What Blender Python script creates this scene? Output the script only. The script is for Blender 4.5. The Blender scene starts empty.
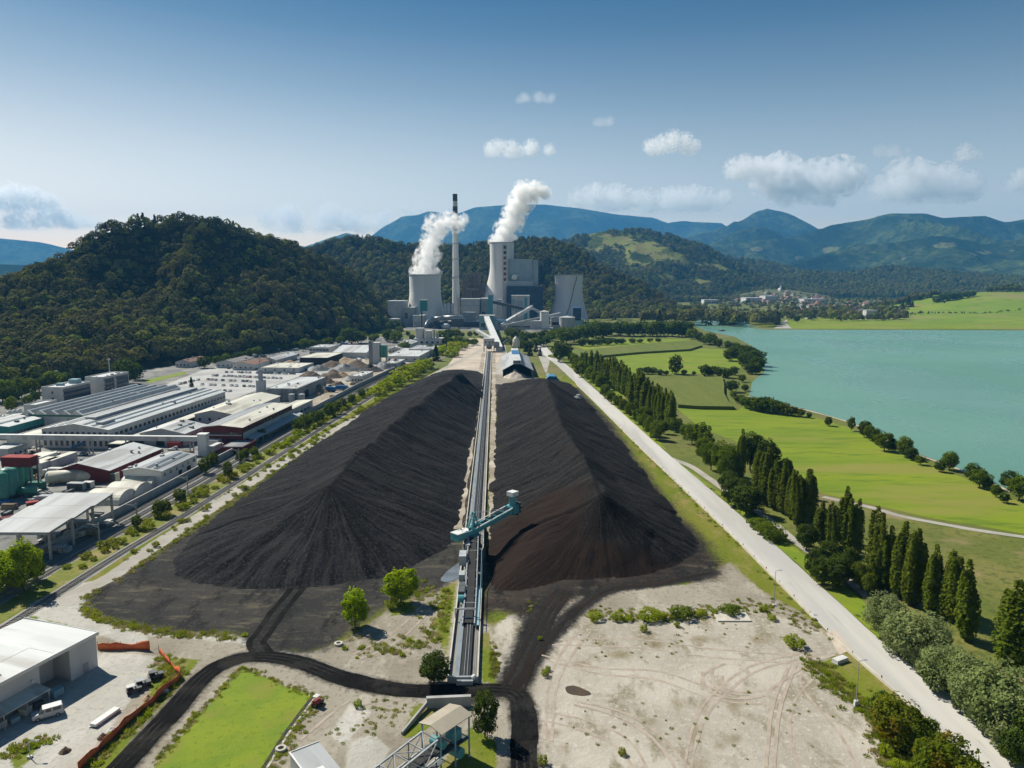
import bpy, bmesh, math, random
import numpy as np
from mathutils import Vector, Matrix
from mathutils.geometry import tessellate_polygon

random.seed(7)
RNG = np.random.default_rng(11)
SC = bpy.context.scene
COL = SC.collection
PI = math.pi
# ------------------------------------------------------------------ camera model
CAMH, FPX = 78.0, 750.0
TH = math.atan(104 / 750)
CS, SN = math.cos(TH), math.sin(TH)

def ray(px, py):
    u = (px - 512) / FPX; v = (py - 384) / FPX
    return (u, CS - SN * v, -SN - CS * v)
def G(px, py, z=0.0):
    """the place on the level z that was read off the photograph at (px, py)"""
    r = ray(px, py); t = (z - CAMH) / r[2]
    return Vector((r[0] * t, r[1] * t, z))
def R(px, py, d):
    r = ray(px, py); t = d / r[1]
    return Vector((r[0] * t, d, CAMH + r[2] * t))
def ZH(py, d): return R(512, py, d).z
def XH(px, d, z=0.0): return (px - 512) / FPX * (d * CS + (CAMH - z) * SN)

cam = bpy.data.cameras.new('camera'); camo = bpy.data.objects.new('camera', cam); COL.objects.link(camo)
cam.sensor_width = 36; cam.lens = 36 * FPX / 1024
cam.clip_start = 1; cam.clip_end = 90000
camo.location = (0, 0, CAMH); camo.rotation_euler = (PI / 2 - TH, 0, 0)
SC.camera = camo

# ------------------------------------------------------------------ noise
def _hash(ix, iy, seed):
    h = (ix.astype(np.int64) * 374761393 + iy.astype(np.int64) * 668265263 + seed * 974711) & 0x7fffffff
    h = ((h ^ (h >> 13)) * 1274126177) & 0x7fffffff
    return ((h ^ (h >> 16)) & 0xffff) / 65535.0
def vnoise(x, y, seed=0):
    x = np.asarray(x, float); y = np.asarray(y, float)
    ix = np.floor(x).astype(np.int64); iy = np.floor(y).astype(np.int64)
    fx = x - ix; fy = y - iy
    fx = fx * fx * (3 - 2 * fx); fy = fy * fy * (3 - 2 * fy)
    a = _hash(ix, iy, seed); b = _hash(ix + 1, iy, seed); c = _hash(ix, iy + 1, seed); d = _hash(ix + 1, iy + 1, seed)
    return a + (b - a) * fx + (c - a) * fy + (a - b - c + d) * fx * fy
def fbm(x, y, seed=0, octv=4, ridged=False):
    s = 0; a = 0.5; t = 0
    for k in range(octv):
        n = vnoise(np.asarray(x) * 2 ** k + 17.3 * k, np.asarray(y) * 2 ** k + 5.1 * k, seed + k)
        if ridged: n = 1 - np.abs(2 * n - 1)
        s = s + a * n; t += a; a *= 0.5
    return s / t

# ------------------------------------------------------------------ materials
def newmat(name):
    m = bpy.data.materials.new(name); m.use_nodes = True
    nt = m.node_tree; nt.nodes.clear()
    out = nt.nodes.new('ShaderNodeOutputMaterial')
    return m, nt, out
def nd(nt, t, **kw):
    n = nt.nodes.new(t)
    for k, v in kw.items(): setattr(n, k, v)
    return n
def inp(nt, n, key, v):
    s = n.inputs[key]
    if isinstance(v, bpy.types.NodeSocket): nt.links.new(v, s)
    elif isinstance(v, (tuple, list)) and len(v) == 3 and s.type == 'RGBA': s.default_value = (*v, 1)
    else: s.default_value = v
def math_(nt, op, a, b=None, clamp=False):
    n = nd(nt, 'ShaderNodeMath', operation=op); n.use_clamp = clamp
    inp(nt, n, 0, a)
    if b is not None: inp(nt, n, 1, b)
    return n.outputs[0]
def mixc(nt, f, a, b):
    n = nd(nt, 'ShaderNodeMix', data_type='RGBA')
    inp(nt, n, 0, f); inp(nt, n, 6, a); inp(nt, n, 7, b)
    return n.outputs[2]
def rng(nt, v, a, b, c=0.0, d=1.0):
    n = nd(nt, 'ShaderNodeMapRange'); n.interpolation_type = 'SMOOTHSTEP'
    inp(nt, n, 0, v); inp(nt, n, 1, a); inp(nt, n, 2, b); inp(nt, n, 3, c); inp(nt, n, 4, d)
    return n.outputs[0]
def coords(nt, kind='pos', scale=(1, 1, 1), rot=0.0):
    if kind == 'pos': s = nd(nt, 'ShaderNodeNewGeometry').outputs['Position']
    else: s = nd(nt, 'ShaderNodeTexCoord').outputs['Object']
    mp = nd(nt, 'ShaderNodeMapping'); inp(nt, mp, 'Vector', s)
    mp.inputs['Scale'].default_value = scale; mp.inputs['Rotation'].default_value = (0, 0, rot)
    return mp.outputs[0]
def noise(nt, vec, scale, detail=4, rough=0.55, dist=0.0):
    n = nd(nt, 'ShaderNodeTexNoise'); inp(nt, n, 'Vector', vec)
    n.inputs['Scale'].default_value = scale; n.inputs['Detail'].default_value = detail
    n.inputs['Roughness'].default_value = rough; n.inputs['Distortion'].default_value = dist
    return n.outputs[0]
def hexc(r, g, b): return (r, g, b)

def surf(name, c1, c2=None, s1=0.1, c3=None, s2=1.0, cover=0.5, rough=0.9, bump=0.0, bs=2.0, coord='pos', stretch=(1, 1, 1), rot=0.0, metal=0.0, spec=0.3, c4=None, s4=0.02):
    """Principled surface of up to four base colours blended by noise"""
    m, nt, out = newmat(name)
    p = nd(nt, 'ShaderNodeBsdfPrincipled')
    v = coords(nt, coord, stretch, rot)
    col = None
    if c2 is None:
        c2 = tuple(x * 0.86 for x in c1)
    col = mixc(nt, rng(nt, noise(nt, v, s1, 5), 0.38, 0.62), c1, c2)
    if c3 is not None:
        col = mixc(nt, rng(nt, noise(nt, v, s2, 6, 0.65), 1 - cover - 0.08, 1 - cover + 0.1), col, c3)
    if c4 is not None:
        col = mixc(nt, rng(nt, noise(nt, v, s4, 5, 0.6), 0.5, 0.66), col, c4)
    inp(nt, p, 'Base Color', col)
    p.inputs['Roughness'].default_value = rough; p.inputs['Metallic'].default_value = metal
    p.inputs['Specular IOR Level'].default_value = spec
    if bump:
        b = nd(nt, 'ShaderNodeBump'); b.inputs['Strength'].default_value = 1.0; b.inputs['Distance'].default_value = bump
        inp(nt, b, 'Height', noise(nt, v, bs, 4, 0.6)); inp(nt, p, 'Normal', b.outputs[0])
    nt.links.new(p.outputs[0], out.inputs[0])
    return m

def leafmat(name, c1, c2, transl=0.3, c3=None):
    m, nt, out = newmat(name)
    oi = nd(nt, 'ShaderNodeObjectInfo')
    v = coords(nt, 'pos')
    col = mixc(nt, oi.outputs['Random'], c1, c2)
    col = mixc(nt, rng(nt, noise(nt, v, 0.35, 2), 0.35, 0.7), col, tuple(x * 0.72 for x in c1))
    col = mixc(nt, rng(nt, noise(nt, v, 0.013, 4, .6), .46, .62), col, tuple(x * .62 for x in c2))
    if c3: col = mixc(nt, rng(nt, noise(nt, v, 0.22, 3), 0.5, 0.62), col, c3)
    d = nd(nt, 'ShaderNodeBsdfDiffuse'); t = nd(nt, 'ShaderNodeBsdfTranslucent')
    inp(nt, d, 'Color', col); inp(nt, t, 'Color', col)
    mx = nd(nt, 'ShaderNodeMixShader'); mx.inputs[0].default_value = transl
    nt.links.new(d.outputs[0], mx.inputs[1]); nt.links.new(t.outputs[0], mx.inputs[2]); nt.links.new(mx.outputs[0], out.inputs[0])
    return m

MT = {}
# ground
MT['ground'] = surf('meadow_ground', (.085, .11, .012), (.115, .13, .018), .03, (.06, .08, .012), .25, .42, bump=.2, bs=.8, c4=(.15, .13, .045), s4=.012)
MT['lawn'] = surf('bright_lawn', (.12, .185, .006), (.165, .215, .008), .12, (.095, .155, .004), .9, .4, bump=.12, bs=2.5, c4=(.17, .185, .02), s4=.09)
MT['meadow'] = surf('mown_meadow', (.125, .185, .003), (.165, .215, .005), .02, (.095, .15, .004), .12, .45, stretch=(.35, 1.4, 1), rot=.9, bump=.1, bs=2, c4=(.19, .19, .03), s4=.022)
MT['crop'] = surf('crop_rows', (.095, .125, .012), (.12, .14, .018), .05, (.07, .095, .010), 1.2, .45, stretch=(2, .2, 1), rot=.3, bump=.3, bs=1.5)
MT['rough_meadow'] = surf('rough_meadow', (.10, .12, .016), (.15, .145, .032), .05, (.07, .09, .012), .4, .45, bump=.3, bs=1, c4=(.21, .165, .075), s4=.04)
MT['verge'] = surf('verge_grass', (.125, .15, .010), (.18, .165, .03), .12, (.085, .11, .010), .9, .45, bump=.2, bs=1.5, c4=(.24, .19, .075), s4=.06)
MT['dirt'] = surf('pale_dirt', (.46, .385, .31), (.36, .30, .24), .06, (.25, .205, .15), .22, .36, bump=.12, bs=2.5, c4=(.52, .45, .37), s4=.03)
MT['dirt_mid'] = surf('trodden_dirt', (.33, .29, .23), (.24, .20, .15), .07, (.15, .125, .08), .3, .42, bump=.15, bs=2.5, c4=(.43, .385, .32), s4=.05)
MT['yard'] = surf('gravel_yard', (.37, .36, .32), (.30, .29, .25), .06, (.22, .205, .165), .4, .35, bump=.06, bs=4)
MT['estate'] = surf('estate_concrete', (.20, .20, .19), (.13, .13, .125), .03, (.07, .07, .067), .14, .44, bump=.03, bs=3, c4=(.28, .26, .225), s4=.05)
MT['carpark'] = surf('car_park_paving', (.40, .40, .385), (.31, .31, .30), .03, (.22, .22, .215), .15, .36)
MT['asphalt'] = surf('pale_asphalt', (.47, .455, .425), (.37, .36, .34), .07, (.30, .29, .275), .35, .34, stretch=(1.6, .12, 1), rot=-.04, rough=.85)
MT['path'] = surf('gravel_path', (.36, .34, .30), (.285, .265, .23), .08, (.19, .18, .13), .5, .35, bump=.05, bs=3)
MT['ballast'] = surf('rail_ballast', (.27, .26, .245), (.20, .195, .18), .1, (.14, .13, .115), .8, .4, stretch=(1.5, .2, 1), bump=.1, bs=3)
MT['coal_road'] = surf('coal_dusted_road', (.008, .0078, .0075), (.014, .0132, .0122), .15, (.005, .005, .005), .6, .45, bump=.1, bs=2, spec=.03, stretch=(1, 1, 1), c4=(.024, .022, .0195), s4=.12)
MT['coal_ground'] = surf('coal_stained_ground', (.055, .052, .048), (.033, .032, .031), .05, (.10, .09, .07), .10, .36, stretch=(1, 1.6, 1), bump=.2, bs=1, c4=(.022, .022, .022), s4=.05)
MT['coal_brown'] = surf('brown_coal_dust', (.026, .019, .015), (.016, .013, .011), .07, (.05, .038, .029), .16, .33, spec=.05, bump=.2, bs=1.2, c4=(.02, .018, .016), s4=.05)
MT['mud'] = surf('wet_mud', (.085, .055, .028), (.06, .045, .03), .4, rough=.45)
MT['tyre'] = surf('tyre_marks', (.30, .25, .20), (.37, .315, .255), .4)
MT['puddle'] = surf('standing_water', (.16, .18, .20), (.12, .13, .14), .3, rough=.08, spec=.6)
# water
def water():
    m, nt, out = newmat('lake_water'); p = nd(nt, 'ShaderNodeBsdfPrincipled'); v = coords(nt, 'pos')
    col = mixc(nt, rng(nt, noise(nt, v, .006, 3), .35, .65), (.105, .228, .172), (.128, .258, .200))
    inp(nt, p, 'Base Color', col); p.inputs['Roughness'].default_value = .3; p.inputs['Specular IOR Level'].default_value = .22
    inp(nt, p, 'Roughness', rng(nt, noise(nt, coords(nt, 'pos', (1, .35, 1), .4), .012, 6, .65), .35, .65, .2, .42)); b = nd(nt, 'ShaderNodeBump'); b.inputs['Distance'].default_value = .35; b.inputs['Strength'].default_value = .8
    inp(nt, b, 'Height', noise(nt, v, .35, 5, .65)); inp(nt, p, 'Normal', b.outputs[0])
    nt.links.new(p.outputs[0], out.inputs[0]); return m
MT['water'] = water()
# built
MT['concrete'] = surf('grey_concrete', (.36, .36, .35), (.30, .30, .29), .3, (.22, .22, .21), .8, .25, coord='obj', stretch=(1, 1, .25))
MT['tower_concrete'] = surf('tower_concrete', (.66, .65, .63), (.58, .575, .56), .05, (.49, .485, .475), .2, .3, coord='obj', stretch=(1, 1, .12))
MT['tower_grey'] = surf('weathered_tower_concrete', (.60, .60, .60), (.53, .535, .54), .05, (.46, .465, .47), .2, .3, coord='obj', stretch=(1, 1, .12))
MT['white_metal'] = surf('white_sheet_metal', (.62, .63, .61), (.55, .56, .54), .15, (.47, .48, .46), .5, .25, coord='obj', stretch=(.5, 2, 1), rough=.5)
MT['roof_grey'] = surf('grey_sheet_roof', (.36, .375, .38), (.30, .31, .315), .12, (.23, .24, .24), .5, .3, coord='obj', stretch=(2, .25, 1), rough=.5, c4=(.25, .25, .245), s4=.09)
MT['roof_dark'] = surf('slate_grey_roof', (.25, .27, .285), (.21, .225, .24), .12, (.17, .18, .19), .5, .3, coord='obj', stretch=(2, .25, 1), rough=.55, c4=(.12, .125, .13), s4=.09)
MT['roof_light'] = surf('pale_sheet_roof', (.52, .535, .53), (.44, .455, .45), .12, (.34, .35, .345), .4, .28, coord='obj', stretch=(2, .25, 1), rough=.5, c4=(.33, .325, .31), s4=.09)
MT['roof_tan'] = surf('weathered_tan_roof', (.36, .32, .255), (.31, .275, .215), .3, (.25, .22, .18), .8, .3, coord='obj', stretch=(1, .25, 1))
MT['roof_cream'] = surf('cream_roof', (.55, .54, .46), (.48, .47, .40), .12, (.40, .39, .33), .5, .28, coord='obj', stretch=(2, .3, 1), rough=.6, c4=(.33, .31, .26), s4=.09)
MT['wall_grey'] = surf('pale_grey_wall', (.50, .50, .49), (.43, .43, .425), .2, (.35, .35, .345), .9, .25, coord='obj', stretch=(1, 1, .3))
MT['wall_white'] = surf('white_wall', (.54, .54, .52), (.46, .46, .445), .2, (.37, .37, .355), .9, .2, coord='obj', stretch=(1, 1, .3))
MT['wall_red'] = surf('maroon_wall', (.14, .03, .03), (.11, .025, .026), .3, coord='obj')
MT['wall_blue'] = surf('dark_blue_cladding', (.012, .04, .075), (.016, .05, .09), .1, coord='obj', rough=.5)
MT['boiler_grey'] = surf('blue_grey_cladding', (.32, .38, .43), (.28, .34, .39), .04, (.25, .31, .36), .12, .3, coord='obj', rough=.55)
MT['teal'] = surf('teal_paint', (.09, .30, .33), (.075, .26, .29), .5, (.12, .27, .28), 1.5, .25, coord='obj', rough=.5)
MT['teal_dark'] = surf('dark_teal_cladding', (.03, .20, .20), (.035, .23, .22), .2, coord='obj', rough=.5)
MT['teal_light'] = surf('pale_teal_cladding', (.22, .36, .40), (.20, .33, .37), .2, coord='obj', rough=.5)
MT['green_tank'] = surf('green_tank_paint', (.07, .25, .19), (.06, .21, .16), .5, (.10, .22, .17), 1.2, .2, coord='obj', rough=.45)
MT['green_trim'] = surf('green_trim', (.05, .17, .13), (.04, .15, .115), .5, coord='obj')
MT['glass'] = surf('dark_window_glass', (.035, .045, .055), (.05, .06, .07), .5, rough=.12, spec=.6, coord='obj')
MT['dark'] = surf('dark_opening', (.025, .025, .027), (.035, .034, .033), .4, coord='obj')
MT['skylight'] = surf('grey_skylight', (.12, .14, .15), (.16, .18, .19), .5, rough=.25, coord='obj')
MT['steel'] = surf('galvanised_steel', (.36, .38, .39), (.28, .30, .31), .8, (.22, .21, .20), 2, .25, coord='obj', rough=.45, metal=.2)
MT['dark_steel'] = surf('dark_machinery_steel', (.09, .10, .105), (.06, .07, .075), .8, (.13, .12, .10), 2, .25, coord='obj', rough=.6)
MT['brown_steel'] = surf('rusted_boiler_frame', (.15, .13, .12), (.11, .10, .095), .3, (.19, .16, .13), .8, .3, coord='obj')
MT['rail_steel'] = surf('worn_rail_steel', (.27, .25, .23), (.21, .19, .17), .3, rough=.35, metal=.4)
MT['belt'] = surf('black_belt_rubber', (.014, .014, .015), (.022, .022, .022), .3, rough=.7)
MT['belt_cover'] = surf('grey_belt_cover', (.20, .235, .265), (.165, .195, .215), .3, (.12, .135, .145), 1.5, .25, rough=.5)
MT['kerb'] = surf('pale_kerb_concrete', (.50, .47, .41), (.42, .39, .34), .3, (.30, .28, .24), .8, .3)
MT['orange_net'] = surf('orange_mesh_net', (.62, .15, .05), (.52, .11, .035), .5, (.40, .10, .04), 1.5, .3)
MT['red_paint'] = surf('faded_red_paint', (.30, .05, .045), (.24, .045, .04), .5, coord='obj')
MT['band_red'] = surf('faded_chimney_red', (.22, .07, .06), (.18, .06, .055), .3, coord='obj')
MT['band_dark'] = surf('sooty_chimney_dark', (.05, .045, .045), (.07, .06, .06), .3, coord='obj')
MT['band_white'] = surf('chimney_white', (.52, .50, .48), (.45, .43, .41), .3, coord='obj')
MT['blue'] = surf('blue_paint', (.03, .13, .30), (.025, .11, .26), .3, coord='obj', rough=.5)
MT['blue_tarp'] = surf('blue_tarpaulin', (.05, .20, .34), (.04, .16, .28), .5, coord='obj', rough=.5)
MT['salt'] = surf('pale_mineral_heap', (.46, .40, .34), (.40, .345, .29), .2, (.34, .29, .24), .6, .4, bump=.2, bs=1)
MT['scrap'] = surf('rusty_scrap', (.11, .075, .05), (.06, .05, .045), .4, (.19, .13, .08), .9, .35, bump=.3, bs=1.2)
MT['log'] = surf('sawn_timber', (.33, .25, .16), (.26, .19, .12), .5, (.18, .13, .09), 1.2, .35, coord='obj')
MT['bark'] = surf('tree_bark', (.085, .068, .05), (.06, .05, .038), 1.0, coord='obj')
MT['brown_roof'] = surf('brown_tile_roof', (.20, .115, .085), (.16, .095, .07), .4, coord='obj')
MT['red_roof'] = surf('red_tile_roof', (.25, .105, .07), (.20, .09, .065), .4, coord='obj')
MT['grey_roof'] = surf('grey_tile_roof', (.20, .19, .185), (.16, .155, .15), .4, coord='obj')
MT['container'] = surf('grey_container_paint', (.36, .38, .39), (.30, .32, .33), .4, coord='obj')
MT['tyre_rubber'] = surf('tyre_rubber', (.02, .02, .02), (.03, .03, .03), 2, coord='obj')
def carpaint(n, c): return surf(n, c, tuple(x * .9 for x in c), 1.0, rough=.3, spec=.5, coord='obj')
CARP = {'white': carpaint('white_car_paint', (.68, .68, .68)), 'silver': carpaint('silver_car_paint', (.38, .40, .42)), 'dark grey': carpaint('dark_car_paint', (.05, .055, .06)), 'red': carpaint('red_car_paint', (.30, .03, .03)), 'blue': carpaint('blue_car_paint', (.04, .09, .22))}
# foliage
MT['poplar'] = leafmat('poplar_leaves', (.13, .18, .016), (.18, .225, .024), .48)
MT['broad'] = leafmat('broadleaf_leaves', (.12, .18, .014), (.17, .215, .02), .45)
MT['dark_leaf'] = leafmat('dark_leaves', (.060, .10, .016), (.10, .14, .022), .33)
MT['willow'] = leafmat('willow_leaves', (.24, .30, .10), (.30, .335, .15), .45)
MT['bright'] = leafmat('bright_leaves', (.28, .40, .010), (.36, .45, .014), .5)
MT['autumn'] = leafmat('turning_leaves', (.12, .16, .012), (.20, .21, .016), .42, (.19, .14, .012))
MT['bush'] = leafmat('bush_leaves', (.26, .34, .012), (.38, .41, .03), .48)
MT['conifer'] = leafmat('conifer_needles', (.028, .050, .018), (.042, .064, .02), .15)
MT['forest'] = leafmat('forest_leaves', (.066, .086, .027), (.215, .20, .085), .22)
MT['forest_pale'] = leafmat('lighter_forest_leaves', (.16, .21, .035), (.27, .26, .06), .28)  # paler leaf tone, mixed among the forest crowns at random
MT['weed'] = leafmat('weed_leaves', (.24, .29, .03), (.32, .33, .06), .5)

# ------------------------------------------------------------------ mesh helpers
class MB:
    def __init__(s): s.v = []; s.f = []; s.m = []
    def add(s, vs, fs, mi=0, M=None):
        b = len(s.v)
        for p in vs:
            p = Vector(p)
            if M is not None: p = M @ p
            s.v.append(tuple(p))
        for f in fs: s.f.append(tuple(b + i for i in f)); s.m.append(mi)
        return s
    def box(s, x0, x1, y0, y1, z0, z1, mi=0, M=None):
        vs = [(x0, y0, z0), (x1, y0, z0), (x1, y1, z0), (x0, y1, z0), (x0, y0, z1), (x1, y0, z1), (x1, y1, z1), (x0, y1, z1)]
        return s.add(vs, [(0, 3, 2, 1), (4, 5, 6, 7), (0, 1, 5, 4), (1, 2, 6, 5), (2, 3, 7, 6), (3, 0, 4, 7)], mi, M)
    def prism(s, poly, y0, y1, mi=0, M=None):
        """profile in x,z (counter-clockwise seen from -y) pushed along y"""
        n = len(poly); vs = [(x, y0, z) for x, z in poly] + [(x, y1, z) for x, z in poly]
        fs = [tuple(range(n)), tuple(range(2 * n - 1, n - 1, -1))] + [(i, n + i, n + (i + 1) % n, (i + 1) % n) for i in range(n)]
        fs[2:] = [tuple(reversed(f)) for f in [(i, (i + 1) % n, n + (i + 1) % n, n + i) for i in range(n)]]
        return s.add(vs, fs, mi, M)
    def tube(s, p0, p1, r0, r1=None, n=8, mi=0, cap=True):
        r1 = r0 if r1 is None else r1
        p0 = Vector(p0); p1 = Vector(p1); d = (p1 - p0)
        if d.length < 1e-6: return s
        q = d.to_track_quat('Z', 'Y')
        vs = [p0 + q @ Vector((r0 * math.cos(2 * PI * i / n), r0 * math.sin(2 * PI * i / n), 0)) for i in range(n)] + \
             [p1 + q @ Vector((r1 * math.cos(2 * PI * i / n), r1 * math.sin(2 * PI * i / n), 0)) for i in range(n)]
        fs = [(i, (i + 1) % n, n + (i + 1) % n, n + i) for i in range(n)]
        if cap: fs += [tuple(range(n - 1, -1, -1)), tuple(range(n, 2 * n))]
        return s.add(vs, fs, mi)
    def bar(s, p0, p1, w, h=None, mi=0):
        """rectangular bar between two points"""
        h = h or w
        p0 = Vector(p0); p1 = Vector(p1); d = p1 - p0; L = d.length; y = d.normalized()
        up = Vector((0, 0, 1)) if abs(y.z) < .98 else Vector((1, 0, 0))
        x = y.cross(up).normalized(); z = x.cross(y)
        M = Matrix(((x.x, y.x, z.x, p0.x), (x.y, y.y, z.y, p0.y), (x.z, y.z, z.z, p0.z), (0, 0, 0, 1)))
        return s.box(-w / 2, w / 2, 0, L, -h / 2, h / 2, mi, M)
    def lathe(s, prof, n=32, c=(0, 0, 0), mi=0):
        b = []
        for r, z in prof:
            b += [(c[0] + r * math.cos(2 * PI * i / n), c[1] + r * math.sin(2 * PI * i / n), c[2] + z) for i in range(n)]
        fs = [(k * n + i, k * n + (i + 1) % n, (k + 1) * n + (i + 1) % n, (k + 1) * n + i) for k in range(len(prof) - 1) for i in range(n)]
        return s.add(b, fs, mi)
    def sphere(s, c, r, sx=1, sy=1, sz=1, n=10, mi=0):
        prof = [(max(1e-3, math.sin(PI * k / n)), -math.cos(PI * k / n)) for k in range(n + 1)]
        vs = []; m = n * 2
        for rr, z in prof: vs += [(c[0] + r * sx * rr * math.cos(2 * PI * i / m), c[1] + r * sy * rr * math.sin(2 * PI * i / m), c[2] + r * sz * z) for i in range(m)]
        fs = [(k * m + i, k * m + (i + 1) % m, (k + 1) * m + (i + 1) % m, (k + 1) * m + i) for k in range(n) for i in range(m)]
        return s.add(vs, fs, mi)
    def mesh(s, name, mats, smooth=False):
        me = bpy.data.meshes.new(name); me.from_pydata(s.v, [], s.f)
        for m in (mats if isinstance(mats, (list, tuple)) else [mats]): me.materials.append(MT[m] if isinstance(m, str) else m)
        me.polygons.foreach_set('material_index', s.m)
        if smooth: me.polygons.foreach_set('use_smooth', [True] * len(s.f))
        me.update(); return me
    def build(s, name, mats, parent=None, smooth=False):
        o = bpy.data.objects.new(name, s.mesh(name, mats, smooth)); COL.objects.link(o)
        if parent is not None: o.parent = parent
        return o

def tag(o, label=None, cat=None, group=None, kind=None):
    if label: o['label'] = label
    if cat: o['category'] = cat
    if group: o['group'] = group
    if kind: o['kind'] = kind
    return o
def thing(name, label, cat, loc=(0, 0, 0), rz=0.0, group=None):
    o = bpy.data.objects.new(name, None); COL.objects.link(o); o.empty_display_size = .5
    o.location = loc; o.rotation_euler = (0, 0, rz)
    return tag(o, label, cat, group)
def structure(name, me, kind='structure', label=None):
    o = bpy.data.objects.new(name, me); COL.objects.link(o); o['kind'] = kind
    if label: o['label'] = label
    return o
def link_mesh(name, me, parent=None):
    o = bpy.data.objects.new(name, me); COL.objects.link(o)
    if parent is not None: o.parent = parent
    return o
def gridmesh(name, V, nx, ny, mats, keep=None, smooth=True, attrs=None):
    """V: (ny*nx, 3) row-major; keep: mask of vertices"""
    idx = np.arange(nx * ny).reshape(ny, nx)
    q = np.stack([idx[:-1, :-1], idx[:-1, 1:], idx[1:, 1:], idx[1:, :-1]], -1).reshape(-1, 4)
    if keep is not None:
        q = q[keep[q].any(1)]
        used = np.unique(q); remap = -np.ones(nx * ny, int); remap[used] = np.arange(len(used)); q = remap[q]; V = V[used]
        if attrs: attrs = {k: a[used] for k, a in attrs.items()}
    me = rawmesh(name, V, q, mats, smooth)
    for k, a in (attrs or {}).items():
        at = me.attributes.new(k, 'FLOAT', 'POINT'); at.data.foreach_set('value', a.astype(np.float32))
    return me
def rawmesh(name, V, Q, mats, smooth=False):
    me = bpy.data.meshes.new(name); n = len(Q); k = Q.shape[1]
    me.vertices.add(len(V)); me.vertices.foreach_set('co', np.asarray(V, np.float32).ravel())
    me.loops.add(n * k); me.loops.foreach_set('vertex_index', Q.ravel().astype(np.int32))
    me.polygons.add(n); me.polygons.foreach_set('loop_start', np.arange(0, n * k, k, dtype=np.int32)); me.polygons.foreach_set('loop_total', np.full(n, k, np.int32))
    if smooth: me.polygons.foreach_set('use_smooth', np.ones(n, bool))
    for m in (mats if isinstance(mats, (list, tuple)) else [mats]): me.materials.append(MT[m] if isinstance(m, str) else m)
    me.update(calc_edges=True); me.validate(); return me

# polylines
def catmull(P, n=8, closed=False):
    P = [Vector((p[0], p[1])) for p in P]; out = []; N = len(P)
    rngk = range(N if closed else N - 1)
    for k in rngk:
        if closed: a, b, c, d = P[k - 1], P[k], P[(k + 1) % N], P[(k + 2) % N]
        else: a, b, c, d = P[max(k - 1, 0)], P[k], P[k + 1], P[min(k + 2, N - 1)]
        for i in range(n):
            t = i / n
            out.append(.5 * ((2 * b) + (c - a) * t + (2 * a - 5 * b + 4 * c - d) * t * t + (3 * b - a - 3 * c + d) * t ** 3))
    if not closed: out.append(P[-1])
    return out
def densify(P, step, closed=True):
    out = []; N = len(P)
    for k in range(N if closed else N - 1):
        a = Vector(P[k][:2]); b = Vector(P[(k + 1) % N][:2]); m = max(1, min(60, int((b - a).length / step)))
        for i in range(m): out.append(a + (b - a) * i / m)
    if not closed: out.append(Vector(P[-1][:2]))
    return out
def gpx(L): return [G(*p).xy for p in L]
def tess_mesh(name, P, z, mat):
    tr = tessellate_polygon([[Vector((p[0], p[1], 0)) for p in P]])
    Q = np.array([t for t in tr], int); V = np.array([(p[0], p[1], z) for p in P])
    a = V[Q[:, 0]]; b = V[Q[:, 1]]; c = V[Q[:, 2]]
    cr = (b[:, 0] - a[:, 0]) * (c[:, 1] - a[:, 1]) - (b[:, 1] - a[:, 1]) * (c[:, 0] - a[:, 0])
    Q[cr < 0] = Q[cr < 0][:, ::-1]
    return rawmesh(name, V, Q, mat)
def sheet(name, P, z, mat, jag=.5, step=2.0, smooth=False, kind='structure', label=None):
    """flat ground sheet with an uneven edge; P in world xy"""
    if smooth: P = catmull(P, 6, True)
    P = densify(P, step)
    N = len(P); Q = []
    for k in range(N):
        t = (P[(k + 1) % N] - P[k - 1]); t = t.normalized() if t.length else Vector((1, 0)); nrm = Vector((t.y, -t.x))
        w = (float(fbm(P[k].x / (step * 3), P[k].y / (step * 3), 3, 3)) - .5) * 2 * jag
        Q.append(P[k] + nrm * w)
    return structure(name, tess_mesh(name, Q, z, mat), kind, label)
def strip_mesh(name, P, w, z, mat, jag=0.0, off=0.0, w_end=None):
    n = len(P); V = []; w_end = w if w_end is None else w_end
    for k in range(n):
        t = (P[min(k + 1, n - 1)] - P[max(k - 1, 0)]).normalized(); nr = Vector((t.y, -t.x)); ww = w + (w_end - w) * k / (n - 1)
        j1 = (float(fbm(P[k].x / 6, P[k].y / 6, 5, 3)) - .5) * 2 * jag; j2 = (float(fbm(P[k].x / 6, P[k].y / 6, 9, 3)) - .5) * 2 * jag
        a = P[k] + nr * (off - ww / 2 + j1); b = P[k] + nr * (off + ww / 2 + j2)
        V += [(a.x, a.y, z), (b.x, b.y, z)]
    Q = np.array([(2 * k, 2 * k + 1, 2 * k + 3, 2 * k + 2) for k in range(n - 1)])
    return rawmesh(name, np.array(V), Q, mat)
def strip(name, P, w, z, mat, jag=0.0, off=0.0, n=8, step=2.5, w_end=None, kind='structure'):
    P = densify(catmull(P, n), step, False)
    return structure(name, strip_mesh(name, P, w, z, mat, jag, off, w_end), kind)

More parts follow.
